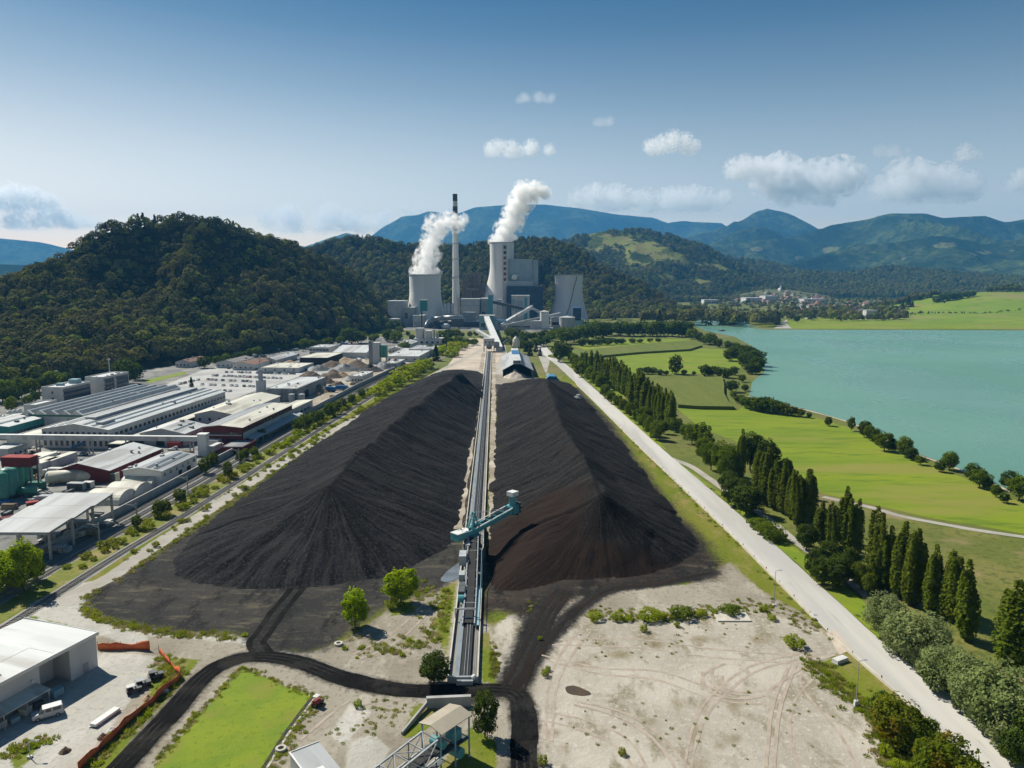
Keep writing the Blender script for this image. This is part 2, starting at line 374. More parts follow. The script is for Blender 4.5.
# point-to-polyline distance, vectorised
def polydist(X, Y, P, vals=None, closed=False):
    best = np.full(X.shape, 1e18); bv = np.zeros(X.shape); bs = np.zeros(X.shape); acc = 0; N = len(P)
    for k in range(N if closed else N - 1):
        ax, ay = P[k][0], P[k][1]; bx, by = P[(k + 1) % N][0], P[(k + 1) % N][1]
        dx, dy = bx - ax, by - ay; L2 = dx * dx + dy * dy + 1e-9
        t = np.clip(((X - ax) * dx + (Y - ay) * dy) / L2, 0, 1)
        d = (X - ax - t * dx) ** 2 + (Y - ay - t * dy) ** 2
        m = d < best; best[m] = d[m]
        if vals is not None:
            v0, v1 = vals[k], vals[(k + 1) % N]; bv[m] = (v0 + (v1 - v0) * t)[m]
        bs[m] = (acc + t * math.sqrt(L2))[m]; acc += math.sqrt(L2)
    return np.sqrt(best), bv, bs
def inside(X, Y, P):
    r = np.zeros(X.shape, bool); N = len(P)
    for k in range(N):
        ax, ay = P[k][0], P[k][1]; bx, by = P[(k + 1) % N][0], P[(k + 1) % N][1]
        c = ((ay > Y) != (by > Y)) & (X < (bx - ax) * (Y - ay) / (by - ay + 1e-12) + ax)
        r ^= c
    return r
# ================================================================== trees
def quads(C, N, size, rg, flat=.7):
    n = len(C)
    nr = N + flat * rg.normal(size=(n, 3)); nr /= np.linalg.norm(nr, axis=1, keepdims=True) + 1e-9
    a = np.cross(nr, rg.normal(size=(n, 3))); a /= np.linalg.norm(a, axis=1, keepdims=True) + 1e-9
    b = np.cross(nr, a); s = (size * rg.uniform(.6, 1.25, n))[:, None] * .5; e = s * rg.uniform(.55, 1.0, n)[:, None]
    V = np.stack([C - a * s, C - b * e, C + a * s, C + b * e], 1).reshape(-1, 3)
    return V, np.arange(4 * n).reshape(n, 4)
def unit(n, rg):
    d = rg.normal(size=(n, 3)); return d / np.linalg.norm(d, axis=1, keepdims=True)
def crown_poplar(n, leaf, seed, h=20, r=2.5):
    rg = np.random.default_rng(seed); Cs = []; Ns = []; K = 7
    for k in range(K):                       # upright limbs, each a spindle of leaves
        m = n // K; hh = h * (1.0 if k == 0 else rg.uniform(.62, .97)); a0 = k * 2.4 + rg.uniform(-.3, .3); q = 0 if k == 0 else r * rg.uniform(.28, .6)
        t = rg.uniform(0, 1, m) ** .9; an = rg.uniform(0, 2 * PI, m); prof = np.minimum(1, (t / .2) ** .6) * (1.03 - t) ** .42
        rr = r * (.62 if k == 0 else .5) * prof * (.55 + .85 * fbm(an * 1.2 + seed + k, t * 10, seed + k, 2)) * np.sqrt(rg.uniform(.2, 1, m))
        lean = np.sin(t * PI * .8); cx = math.cos(a0) * q * (.55 + .5 * lean); cy = math.sin(a0) * q * (.55 + .5 * lean)
        Cs.append(np.stack([cx + np.cos(an) * rr, cy + np.sin(an) * rr, .6 + t * (hh - .6)], 1)); Ns.append(np.stack([np.cos(an) + cx / r * .6, np.sin(an) + cy / r * .6, np.full(m, .45)], 1))
    return quads(np.concatenate(Cs), np.concatenate(Ns), leaf, rg, .5)
def crown_lobes(n, leaf, seed, h=12, r=5, z0=.12, lobes=12, droop=0.0, fill=.34, flat=.6):
    rg = np.random.default_rng(seed); Cs = []; Ns = []; zc = z0 * h + (1 - z0) * h * .5; hz = (1 - z0) * h * .5
    # the body of the crown
    m = int(n * fill); d = unit(m, rg); wob = .5 + .95 * fbm(d[:, 0] * 1.9 + seed, d[:, 1] * 1.9 + d[:, 2] * 1.6, seed, 3)
    rad = rg.uniform(.55, 1.0, m) ** .5 * wob
    Cs.append(np.array([0, 0, zc]) + d * rad[:, None] * np.array([r * .86, r * .86, hz * .95])); Ns.append(d + np.array([0, 0, .25]))
    k_ = int(n * (1 - fill)) // lobes
    for k in range(lobes):
        zz = -.75 + 1.5 * (k + .5) / lobes; an = k * 2.4 + rg.uniform(-.5, .5); q = math.sqrt(1 - zz * zz) * rg.uniform(.5, .8)
        c = np.array([q * math.cos(an) * r, q * math.sin(an) * r, zc + zz * hz * .8]); lr = r * rg.uniform(.2, .46)
        d = unit(k_, rg); rad = lr * rg.uniform(.5, 1.0, k_) ** .5 * (.75 + .5 * fbm(d[:, 0] * 2.5 + k, d[:, 1] * 2.5 + d[:, 2], seed + k, 2))
        p = c + d * rad[:, None] * np.array([1, 1, .9])
        if droop: p[:, 2] -= droop * np.linalg.norm(p[:, :2], axis=1) ** 1.6 * .1
        Cs.append(p); Ns.append(d + np.array([0, 0, .3]))
    C = np.concatenate(Cs); C[:, 2] = np.where(C[:, 2] < .2, .2 + np.abs(C[:, 2]) * .2, C[:, 2]); C[:, 2] = np.minimum(C[:, 2], h)
    return quads(C, np.concatenate(Ns), leaf, rg, flat)
def crown_dome(n, leaf, seed, h=10, r=4.6):
    """a forest crown seen from afar: an uneven dome of leaf clumps"""
    rg = np.random.default_rng(seed); d = unit(n, rg); d[:, 2] = np.abs(d[:, 2]) * 1.15 - .15
    wob = .7 + .62 * fbm(d[:, 0] * 2.2 + seed * 3, d[:, 1] * 2.2 + d[:, 2] * 2, seed, 3)
    C = np.array([0, 0, h * .48]) + d * wob[:, None] * np.array([r, r, h * .52])
    return quads(C, d + np.array([0, 0, .15]), leaf, rg, .33)
def crown_conifer(n, leaf, seed, h=14, r=3.2):
    rg = np.random.default_rng(seed); t = rg.uniform(0, 1, n) ** 1.5; an = rg.uniform(0, 2 * PI, n)
    tier = .72 + .28 * (1 - np.mod(t * 11 + .1 * np.sin(an * 3 + seed), 1))
    rr = r * (1 - t) ** .85 * tier * np.sqrt(rg.uniform(.2, 1, n)) * (.8 + .35 * fbm(an * 1.5, t * 6, seed, 2)) + .06
    C = np.stack([np.cos(an) * rr, np.sin(an) * rr, .5 + t * (h - .5)], 1)
    return quads(C, np.stack([np.cos(an), np.sin(an), np.full(n, .8)], 1), leaf, rg)
def trunk_mesh(name, h, r, seed, limbs=5, spread=.3):
    rg = random.Random(seed); b = MB(); top = Vector((rg.uniform(-.2, .2), rg.uniform(-.2, .2), h))
    mid = top * .5 + Vector((rg.uniform(-.2, .2), rg.uniform(-.2, .2), 0))
    b.tube((0, 0, -.4), mid, r, r * .62, 7, cap=False); b.tube(mid, top, r * .62, r * .18, 7)
    for k in range(limbs):
        t = rg.uniform(.35, .85); p = Vector((0, 0, 0)).lerp(top, t); a = k * 2.4
        b.tube(p, p + Vector((math.cos(a) * spread * h, math.sin(a) * spread * h, h * .22)), r * .35, r * .1, 5)
    return b.mesh(name, 'bark')
KINDS = {}
def reg(kind, nominal, crowns, mat, tr):
    KINDS[kind] = (nominal, [(rawmesh('crown', V, Q, mat), trunk_mesh('trunk', *tr, seed=i, spread=.06 if 'poplar' in kind else .22)) for i, (V, Q) in enumerate(crowns)])
reg('poplar', 20, [crown_poplar(4600, .6, s, r=2.5) for s in range(4)], 'poplar', (16, .32))
reg('poplar_far', 20, [crown_poplar(1700, .95, s + 9, r=2.7) for s in range(4)], 'poplar', (16, .32))
reg('broad', 12, [crown_lobes(5200, .58, s + 20, r=4.8) for s in range(4)], 'broad', (8.5, .3))
reg('broad_far', 12, [crown_lobes(1300, 1.05, s + 30, r=4.8, z0=.06) for s in range(4)], 'broad', (8.5, .3))
reg('dark_far', 12, [crown_lobes(1300, 1.05, s + 40, r=5, z0=.04) for s in range(4)], 'dark_leaf', (8.5, .3))
reg('dark', 12, [crown_lobes(5200, .58, s + 45, r=4.8, z0=.05) for s in range(3)], 'dark_leaf', (8.5, .3))
reg('willow', 10, [crown_lobes(6000, .44, s + 50, h=10, r=4.8, z0=.02, lobes=16, droop=.15) for s in range(3)], 'willow', (7, .3))
reg('autumn', 9, [crown_lobes(5000, .45, s + 60, h=9, r=4, z0=.03, lobes=13) for s in range(3)], 'autumn', (6, .25))
reg('bright', 9, [crown_lobes(5000, .42, s + 70, h=9, r=3.0, z0=.05, lobes=14) for s in range(3)], 'bright', (6, .22))
reg('bush', 3, [crown_lobes(1100, .34, s + 80, h=3, r=2.2, z0=.0, lobes=8) for s in range(4)], 'bush', (1.6, .09))
reg('bush_far', 3, [crown_lobes(500, .52, s + 85, h=3, r=2.3, z0=.0, lobes=7) for s in range(4)], 'bush', (1.6, .09))
reg('dark_bush', 3, [crown_lobes(1100, .36, s + 90, h=3, r=2.4, z0=.0, lobes=8) for s in range(3)], 'broad', (1.6, .09))
reg('conifer', 13, [crown_conifer(4200, .5, s + 95) for s in range(3)], 'conifer', (11, .25))
reg('conifer_far', 13, [crown_conifer(700, 1.0, s + 99) for s in range(3)], 'conifer', (11, .25))
NVAR = [0]
TREES = []
def tree(kind, x, y, h, label, group=None, ws=1.0, z=0.0, name=None, cat='tree'):
    nominal, var = KINDS[kind]; NVAR[0] += 1
    cm, tm = var[NVAR[0] % len(var)]
    nm = name or {'poplar': 'poplar_tree', 'willow': 'willow_tree', 'conifer': 'conifer_tree', 'bush': 'bush'}.get(kind.split('_')[0], 'tree')
    if kind in ('bush', 'bush_far', 'dark_bush'): nm = 'bush'; cat = 'bush'
    r = thing(nm, label, cat, (x, y, z), RNG.uniform(0, 6.28), group)
    s = h / nominal; r.scale = (s * ws * RNG.uniform(.85, 1.2), s * ws * RNG.uniform(.85, 1.2), s)
    if 'bush' not in kind: r.rotation_euler = (RNG.uniform(-.05, .05), RNG.uniform(-.05, .05), r.rotation_euler[2])
    link_mesh('crown', cm, r)
    if 'bush' not in kind or kind == 'x': link_mesh('trunk', tm, r)
    else: link_mesh('stem', tm, r)
    TREES.append(r); return r
def tree_px(kind, px, py, ptop, label, group=None, ws=1.0, **k):
    p = G(px, py); h = ZH(ptop, p.y) if True else 0
    return tree(kind, p.x, p.y, max(h, .8), label, group, ws, **k)
ORD = 'first second third fourth fifth sixth seventh eighth ninth tenth eleventh twelfth thirteenth fourteenth fifteenth sixteenth seventeenth eighteenth nineteenth twentieth'.split()
def nth(i):
    if i < 20: return ORD[i]
    t = {2: 'twenty', 3: 'thirty', 4: 'forty', 5: 'fifty', 6: 'sixty'}[(i + 1) // 10]
    o = (i + 1) % 10
    return t[:-1] + 'ieth' if o == 0 else t + '-' + ORD[o - 1]

# forest instances ---------------------------------------------------
LIB = bpy.data.collections.new('forest_tree_library')
def libcrown(name, V, Q, mat):
    o = bpy.data.objects.new(name, rawmesh(name, V, Q, mat)); LIB.objects.link(o)
for i in range(5): libcrown('forest_crown', *crown_dome(150, 1.9, i + 200), 'forest')
for i in range(2): libcrown('forest_crown_pale', *crown_dome(150, 1.8, i + 230, h=9.5), 'forest_pale')
for i in range(1): libcrown('forest_spire', *crown_conifer(110, 1.7, i + 240, h=10.5, r=3.4), 'conifer')
def forest(name, P, S, label, lib=None, count=7):
    me = bpy.data.meshes.new(name); me.vertices.add(len(P)); me.vertices.foreach_set('co', np.asarray(P, np.float32).ravel())
    at = me.attributes.new('size', 'FLOAT', 'POINT'); at.data.foreach_set('value', np.asarray(S, np.float32))
    o = structure(name, me, 'stuff', label)
    ng = bpy.data.node_groups.new(name, 'GeometryNodeTree')
    ng.interface.new_socket('Geometry', in_out='INPUT', socket_type='NodeSocketGeometry')
    ng.interface.new_socket('Geometry', in_out='OUTPUT', socket_type='NodeSocketGeometry')
    L = ng.links.new; N = ng.nodes.new
    gi = N('NodeGroupInput'); go = N('NodeGroupOutput'); iop = N('GeometryNodeInstanceOnPoints'); ci = N('GeometryNodeCollectionInfo')
    ci.inputs['Collection'].default_value = lib or LIB; ci.inputs['Separate Children'].default_value = True; ci.inputs['Reset Children'].default_value = True
    iop.inputs['Pick Instance'].default_value = True
    m2p = N('GeometryNodeMeshToPoints')
    L(gi.outputs[0], m2p.inputs['Mesh']); L(m2p.outputs[0], iop.inputs['Points']); L(ci.outputs[0], iop.inputs['Instance'])
    ri = N('FunctionNodeRandomValue'); ri.data_type = 'INT'; ri.inputs[4].default_value = 0; ri.inputs[5].default_value = count
    L(ri.outputs[2], iop.inputs['Instance Index'])
    rr = N('FunctionNodeRandomValue'); rr.data_type = 'FLOAT_VECTOR'; rr.inputs[0].default_value = (0, 0, 0); rr.inputs[1].default_value = (0, 0, 6.28); rr.inputs[8].default_value = 3
    L(rr.outputs[0], iop.inputs['Rotation'])
    na = N('GeometryNodeInputNamedAttribute'); na.data_type = 'FLOAT'; na.inputs[0].default_value = 'size'
    L(na.outputs[0], iop.inputs['Scale']); L(iop.outputs[0], go.inputs[0])
    md = o.modifiers.new('scatter', 'NODES'); md.node_group = ng
    return o

# ================================================================== terrain
def proj(X, Y, Z):
    dz = Z - CAMH; cz = Y * CS - dz * SN; v = -(Y * SN + dz * CS) / cz
    return 512 + FPX * X / cz, 384 + FPX * v
def hillmat(name, a, b, scale, open1=(.12, .13, .04), open2=(.18, .16, .07), bump=3.0, bs=.03):
    m, nt, out = newmat(name); p = nd(nt, 'ShaderNodeBsdfDiffuse'); v = coords(nt, 'pos')
    col = mixc(nt, rng(nt, noise(nt, v, scale, 6, .7), .36, .64), a, b)
    col = mixc(nt, rng(nt, noise(nt, v, scale * .12, 4, .6), .42, .6), col, tuple(x * .7 for x in a))
    op = mixc(nt, rng(nt, noise(nt, v, scale * .8, 3), .4, .6), open1, open2)
    at = nd(nt, 'ShaderNodeAttribute', attribute_name='open').outputs['Fac']
    nz = noise(nt, v, scale * .28, 7, .68)
    f = rng(nt, math_(nt, 'ADD', at, math_(nt, 'MULTIPLY', math_(nt, 'SUBTRACT', nz, .5), 2.6)), .55, .68)
    col = mixc(nt, f, col, op); inp(nt, p, 'Color', col)
    bn = nd(nt, 'ShaderNodeBump'); bn.inputs['Distance'].default_value = bump; bn.inputs['Strength'].default_value = 1
    inp(nt, bn, 'Height', noise(nt, v, bs, 6, .7)); inp(nt, p, 'Normal', bn.outputs[0])
    nt.links.new(p.outputs[0], out.inputs[0]); return m
MT['hill_floor'] = hillmat('forest_floor', (.03, .036, .014), (.045, .046, .018), .05, bump=.5, bs=.3)
MT['hill_mid'] = hillmat('wooded_hillside', (.05, .07, .02), (.09, .10, .03), .04, (.16, .19, .04), (.20, .18, .07), bump=8, bs=.05)
MT['hill_far'] = hillmat('far_wooded_mountain', (.024, .045, .017), (.095, .122, .04), .012, (.13, .15, .05), (.17, .16, .07), bump=60, bs=.012)
MT['foothill'] = hillmat('dark_spruce_foothill', (.022, .042, .018), (.045, .065, .024), .05, bump=9, bs=.06)

def hill(name, ridge, base, back, step, mat, amp, nscale, power=1.0, opens=(), seed=1, spur=0.0, label=None):
    P3 = [R(*r) for r in ridge]; rp = [(p.x, p.y) for p in P3]; rz = [p.z for p in P3]
    front = [(XH(px, d), d) for px, d in base]
    foot = front + [(p[0] * (1 + back / p[1]), p[1] + back) for p in reversed(rp)]
    xs = [p[0] for p in foot]; ys = [p[1] for p in foot]
    nx = int((max(xs) - min(xs)) / step) + 2; ny = int((max(ys) - min(ys)) / step) + 2
    X, Y = np.meshgrid(np.linspace(min(xs), max(xs), nx), np.linspace(min(ys), max(ys), ny))
    ins = inside(X, Y, foot); db, _, _ = polydist(X, Y, foot, closed=True); dr, hr, _ = polydist(X, Y, rp, rz)
    t = np.where(ins, db / (db + dr + 1e-6), 0)
    n1 = fbm(X / nscale, Y / nscale, seed, 5); n2 = fbm(X / nscale * 1.15 + 9 + 1.2 * n1, Y / nscale * .45, seed + 40, 5, True)
    w = np.clip(4 * t * (1 - t), 0, 1)
    Z = hr * (t ** power) * (1 + spur * w * (n2 - .82)) + amp * (n1 - .5) * 2 * (w * .9 + (.11 if step > 30 else .1) * t)
    Z = np.where(ins, np.maximum(Z, -2), -3)
    px, py = proj(X, Y, Z); op = np.zeros(X.shape)
    for cx, cy, rx, ry, *rot in opens:
        a = math.radians(rot[0]) if rot else 0; ux, uy = px - cx, py - cy
        e = ((ux * math.cos(a) + uy * math.sin(a)) / rx) ** 2 + ((-ux * math.sin(a) + uy * math.cos(a)) / ry) ** 2
        op = np.maximum(op, (.72 if step > 30 else .9) * np.exp(-e * .75))
    V = np.stack([X, Y, Z], -1).reshape(-1, 3)
    me = gridmesh(name, V, nx, ny, mat, keep=ins.ravel(), attrs={'open': op.ravel()})
    o = structure(name, me, label=label)
    return dict(o=o, X=X, Y=Y, Z=Z, ins=ins, t=t, dr=dr, op=op, step=step, rp=rp)
def scatter(H, spacing, seed, size=(.7, 1.15), tmin=.02, behind=.9):
    rg = np.random.default_rng(seed); X, Y = H['X'], H['Y']; nx = X.shape[1]; ny = X.shape[0]
    x0, x1, y0, y1 = X[0, 0], X[0, -1], Y[0, 0], Y[-1, 0]
    gx, gy = np.meshgrid(np.arange(x0, x1, spacing), np.arange(y0, y1, spacing))
    gx = (gx + rg.uniform(-.45, .45, gx.shape) * spacing).ravel(); gy = (gy + rg.uniform(-.45, .45, gy.shape) * spacing).ravel()
    fx = np.clip((gx - x0) / (x1 - x0) * (nx - 1), 0, nx - 1.001); fy = np.clip((gy - y0) / (y1 - y0) * (ny - 1), 0, ny - 1.001)
    ix = fx.astype(int); iy = fy.astype(int); ax = fx - ix; ay = fy - iy
    def S(A): return A[iy, ix] * (1 - ax) * (1 - ay) + A[iy, ix + 1] * ax * (1 - ay) + A[iy + 1, ix] * (1 - ax) * ay + A[iy + 1, ix + 1] * ax * ay
    z = S(H['Z']); t = S(H['t']); op = S(H['op'])
    ry = np.interp(gx, *zip(*sorted(H['rp'])))
    ok = (t > tmin) & (gy < ry + behind * spacing * 4) & (op + (fbm(gx / 45, gy / 45, 9, 3) - .5) * 1.1 < .42) & H['ins'][iy, ix]
    px, _ = proj(gx, gy, z); ok &= (px > -60) & (px < 1090)
    P = np.stack([gx, gy, z - .4], 1)[ok]
    s = rg.uniform(*size, len(P)) * (.75 + .5 * fbm(P[:, 0] / 50, P[:, 1] / 50, seed, 2))
    return P, s

# great ground sheet
structure('ground', tess_mesh('ground', [(40000 * math.cos(a * PI / 32), 40000 * math.sin(a * PI / 32)) for a in range(64)], 0, 'ground'))

HA = hill('wooded_hill', [(-330, 330, 640), (-150, 305, 740), (-60, 300, 800), (0, 290, 840), (60, 267, 880), (78, 251, 900), (100, 236, 930), (118, 227, 950), (150, 223, 980), (190, 221, 1000), (215, 225, 1030), (240, 233, 1060), (270, 241, 1110), (300, 252, 1180), (330, 264, 1260), (355, 276, 1330)],
          [(-430, 420), (-250, 460), (-60, 500), (20, 530), (90, 585), (150, 660), (210, 720), (270, 800), (330, 960), (380, 1130), (400, 1330)], 380, 9, 'hill_floor', 16, 140, .92,
          [(120, 266, 14, 5, -25), (103, 278, 8, 4, -20), (147, 259, 5, 3)], 3, .85)
P, S = scatter(HA, 7.4, 5, (.55, 1.65)); forest('forest', P, S, 'dense dark deciduous forest covering the steep hill left of the factory')
HB = hill('wooded_hill', [(200, 285, 1700), (262, 264, 1780), (320, 248, 1850), (345, 241, 1880), (372, 238, 1900), (400, 246, 1920), (425, 246, 1950), (460, 248, 1980), (490, 245, 2000), (530, 240, 2050), (550, 242, 2060), (575, 250, 2020), (605, 268, 1950), (640, 285, 1880), (668, 301, 1820)],
          [(180, 1420), (300, 1440), (400, 1460), (480, 1480), (560, 1500), (620, 1540), (660, 1600), (690, 1700)], 400, 13, 'hill_floor', 22, 230, .92,
          [(612, 287, 4, 3), (628, 276, 5, 2), (600, 265, 5, 3, 30), (545, 279, 4, 2.5)], 12, .55)
P, S = scatter(HB, 9.0, 6, (.7, 1.8)); forest('forest', P, S, 'dark forest on the hills directly behind the power station')
HD = hill('meadow_hill', [(500, 262, 3500), (560, 241, 3550), (585, 234, 3600), (612, 229, 3600), (640, 230, 3600), (670, 236, 3550), (705, 248, 3500), (740, 266, 3400), (775, 284, 3300), (800, 292, 3200)],
          [(470, 2650), (560, 2620), (640, 2600), (700, 2650), (760, 2750), (815, 2900)], 700, 26, 'hill_mid', 45, 420, .9,
          [(608, 240, 26, 8, 15), (640, 247, 34, 12, 20), (655, 256, 10, 18, 30), (685, 260, 36, 6, 16), (668, 277, 14, 4), (594, 249, 14, 5), (722, 268, 16, 4, 18), (630, 262, 9, 9), (700, 282, 10, 3)], 21, .6)
P, S = scatter(HD, 14.5, 7, (1.3, 2.0)); forest('forest', P, S, 'distant forest on the hill with pale meadows beyond the power station')
HE = hill('foothill', [(640, 282, 4000), (690, 262, 4300), (728, 256, 4400), (765, 263, 4200), (800, 272, 4000), (845, 275, 3950), (895, 267, 4100), (930, 271, 4000), (965, 275, 3950), (1030, 279, 3900), (1110, 270, 3900), (1200, 270, 3900)],
          [(660, 3050), (760, 3150), (850, 3150), (930, 3050), (1030, 2900), (1130, 2800), (1250, 2800)], 600, 26, 'foothill', 35, 380, .85,
          [(705, 284, 5, 1.5), (862, 270, 10, 2), (935, 269, 5, 2)], 31, .7)
P, S = scatter(HE, 17, 8, (1.4, 2.2)); forest('forest', P, S, 'dark blue-green spruce forest along the foothills beyond the lake')
hill('mountain', [(640, 262, 7000), (700, 244, 7200), (760, 240, 7300), (800, 234, 7400), (835, 224, 7500), (870, 219, 7500), (890, 214, 7500), (925, 213, 7500), (942, 217, 7500), (985, 214, 7500), (1005, 221, 7500), (1030, 217, 7500), (1100, 222, 7500), (1200, 228, 7500)],
     [(600, 4300), (720, 4300), (850, 4000), (1000, 3900), (1150, 3900), (1260, 4000)], 1800, 38, 'hill_far', 150, 900, .95,
     [(985, 252, 22, 5), (945, 250, 14, 5, -8), (1000, 258, 26, 4, 5), (870, 262, 9, 3), (945, 228, 7, 2.5), (830, 250, 10, 4), (900, 245, 6, 3), (800, 258, 8, 3), (760, 248, 10, 3)], 44, 1.35)
hill('mountain', [(540, 262, 9000), (600, 250, 9300), (650, 240, 9600), (690, 235, 9800), (715, 228, 9900), (740, 219, 10000), (755, 209, 10000), (767, 206, 10000), (790, 213, 10000), (812, 225, 10000), (845, 243, 10000), (900, 258, 9800), (960, 268, 9500)],
     [(520, 7600), (700, 7300), (850, 7300), (980, 7600)], 1700, 60, 'hill_far', 170, 1300, .95, [(690, 255, 14, 4), (720, 262, 12, 3), (655, 250, 14, 3), (650, 232, 16, 1.5)], 52, 1.25)
hill('mountain', [(300, 262, 12000), (335, 247, 12400), (365, 238, 12800), (400, 217, 13200), (430, 211, 13300), (455, 214, 13300), (475, 207, 13300), (510, 204, 13300), (545, 204, 13300), (580, 208, 13300), (612, 213, 13300), (650, 217, 13300), (690, 221, 13200), (722, 222, 13200), (760, 232, 13000), (840, 250, 12800), (920, 262, 12500)],
     [(260, 10800), (400, 10700), (600, 10700), (800, 10900), (940, 11200)], 1500, 85, 'hill_far', 150, 1700, .95, [], 60, 1.15)
hill('mountain', [(180, 270, 10600), (255, 252, 10800), (290, 243, 11000), (305, 246, 11000), (330, 237, 11000), (347, 232, 11000), (358, 235, 11000), (385, 252, 11000), (420, 268, 10800)],
     [(150, 9300), (300, 9300), (440, 9400)], 1300, 75, 'hill_far', 80, 1300, .95, [], 66, .9)
hill('mountain', [(-330, 235, 11500), (-200, 240, 11500), (-60, 232, 11500), (0, 237, 11500), (40, 241, 11500), (75, 249, 11500), (130, 264, 11300), (190, 276, 11000)],
     [(-420, 9500), (-100, 9500), (230, 9800)], 1300, 75, 'hill_far', 80, 1400, .95, [], 71, .9)
hill('foothill', [(-340, 262, 4600), (-80, 262, 4600), (0, 264, 4600), (30, 265, 4600), (55, 269, 4600), (95, 280, 4500), (150, 288, 4300)],
     [(-400, 3700), (-100, 3700), (60, 3800), (180, 3950)], 700, 34, 'hill_far', 40, 500, .95, [(45, 271, 10, 2)], 77, .4)

hill('mountain', [(670, 266, 7600), (692, 256, 7700), (715, 240, 7800), (740, 228, 7800), (757, 225, 7800), (775, 230, 7800), (800, 246, 7800), (822, 258, 7700), (850, 268, 7600)],
     [(640, 6500), (740, 6200), (880, 6400)], 1200, 42, 'hill_far', 110, 800, .95, [(735, 246, 8, 2), (700, 258, 9, 2)], 83, 1.1)
hill('mountain', [(770, 266, 5600), (800, 259, 5700), (835, 250, 5800), (865, 243, 5800), (900, 241, 5800), (930, 235, 5800), (955, 237, 5800), (985, 244, 5700), (1024, 239, 5800), (1090, 240, 5800), (1180, 244, 5800)],
     [(740, 4700), (850, 4500), (1000, 4400), (1200, 4400)], 1100, 32, 'hill_far', 90, 650, .95, [(870, 252, 10, 3), (945, 246, 16, 4, -8), (985, 253, 18, 4), (1010, 250, 14, 3), (905, 258, 8, 2)], 91, 1.1)
# ================================================================== ground sheets
def gs(name, L, z, mat, jag=.6, step=2.0, smooth=False, kind='structure', label=None): return sheet(name, gpx(L), z, mat, jag, step, smooth, kind, label)
W = lambda L: [Vector(p) for p in L]
sheet('estate_yard', W([(-136, 100), (-133, 200), (-131, 244), (-127, 310), (-113, 541), (-102, 652), (-92, 760), (-78, 860), (-100, 960), (-180, 1040), (-300, 1040), (-318, 800), (-322, 640), (-400, 520), (-420, 300), (-300, 100)]), .03, 'estate', 1.5, 8)
sheet('plant_yard', W([(-230, 1190), (-60, 1165), (20, 1130), (130, 1170), (150, 1300), (120, 1490), (-240, 1490)]), .03, 'estate', 4, 10)
gs('scrap_yard', [(300, 398), (332, 372), (352, 354), (400, 352), (412, 366), (372, 384), (330, 404), (312, 412)], .06, 'dirt_mid', 1.5, 5)
gs('car_park', [(150, 391), (200, 371), (228, 365), (300, 366), (336, 371), (300, 383), (262, 388), (232, 400), (214, 397), (196, 392)], .07, 'carpark', .5, 5)
WALL = [(-138, 120), (-134.5, 200), (-131, 244), (-127.2, 310), (-113, 541), (-102.4, 652), (-92, 760), (-80, 860)]
strip('railway_bed', W(WALL), 11.5, .06, 'ballast', .5, 6.8)
strip('hedge_bank', W(WALL), 7, .066, 'verge', .8, 15.5)
strip('track_bed', W(WALL), 4.2, .07, 'ballast', .35, 21.5)
gs('gravel_ground', [(470, 345), (505, 345), (512, 372), (545, 380), (552, 352), (532, 340), (545, 372), (578, 384), (560, 390), (500, 384), (492, 395), (476, 372), (440, 380), (452, 362)], .045, 'path', .5, 3)
gs('gravel_ground', [(455, 356), (470, 338), (500, 340), (502, 356), (490, 372), (470, 369), (440, 376)], .05, 'dirt', 1, 3)
# lanes
PATHL = gpx([(60, 606), (85, 590), (110, 577), (160, 543), (205, 513), (240, 489), (300, 452), (345, 424), (385, 402), (440, 371), (468, 357), (486, 348)])
strip('gravel_path', PATHL, 5.4, .075, 'path', .9, step=1)
CRP = gpx([(90, 800), (132, 755), (172, 712), (205, 676), (235, 660), (262, 657), (300, 663), (345, 679), (400, 690), (450, 691), (495, 690), (515, 694), (524, 712), (524, 745), (522, 800)])
for o_, w_, z_ in ((-1.75, .95, .084), (-.55, .8, .086), (.6, 1.0, .088), (1.75, .9, .09)):
    strip('coal_road', CRP, w_, z_, 'coal_road', .5, off=o_, step=.8)
for o_, z_ in ((-1.5, .09), (1.5, .093)):
    strip('coal_haul_track', gpx([(318, 560), (300, 585), (278, 612), (262, 634), (256, 643), (264, 655)]), 1.3, z_, 'coal_road', .35, off=o_, step=.8)
for k_, L_ in enumerate([[(540, 655), (600, 668), (660, 672), (720, 690), (780, 690)], [(545, 660), (600, 674), (655, 680), (715, 700), (770, 705)], [(560, 640), (640, 640), (720, 650), (800, 656)], [(552, 645), (636, 648), (716, 658), (806, 664)], [(690, 775), (700, 730), (720, 700), (760, 670), (820, 655)], [(684, 775), (692, 730), (710, 698), (752, 666), (815, 651)], [(800, 775), (790, 730), (796, 700), (820, 672)], [(540, 720), (580, 730), (620, 750), (640, 780)], [(546, 712), (590, 722), (630, 742), (652, 780)], [(860, 775), (840, 735), (815, 705), (800, 680), (812, 662)], [(580, 630), (560, 655), (548, 690), (545, 740)], [(590, 632), (570, 658), (556, 692), (552, 742)],
    [(300, 740), (330, 715), (350, 700)], [(360, 660), (400, 640), (430, 610)], [(352, 655), (392, 634), (424, 604)]]):
    TZ = .072 + k_ * .0012; strip('tyre_track', gpx(L_), .5, TZ, 'tyre', .25, step=1)
for o_, z_ in ((-2.2, .098), (-.6, .1), (1.4, .102)):
    strip('coal_haul_track', gpx([(562, 590), (546, 615), (531, 645), (519, 672), (509, 690)]), .9, z_, 'coal_brown', .6, off=o_, step=.8)
strip('coal_haul_track', gpx([(712, 573), (660, 583), (610, 590), (575, 612), (548, 640), (528, 668), (514, 690)]), 1.5, .095, 'coal_brown', 1.0, step=.8)
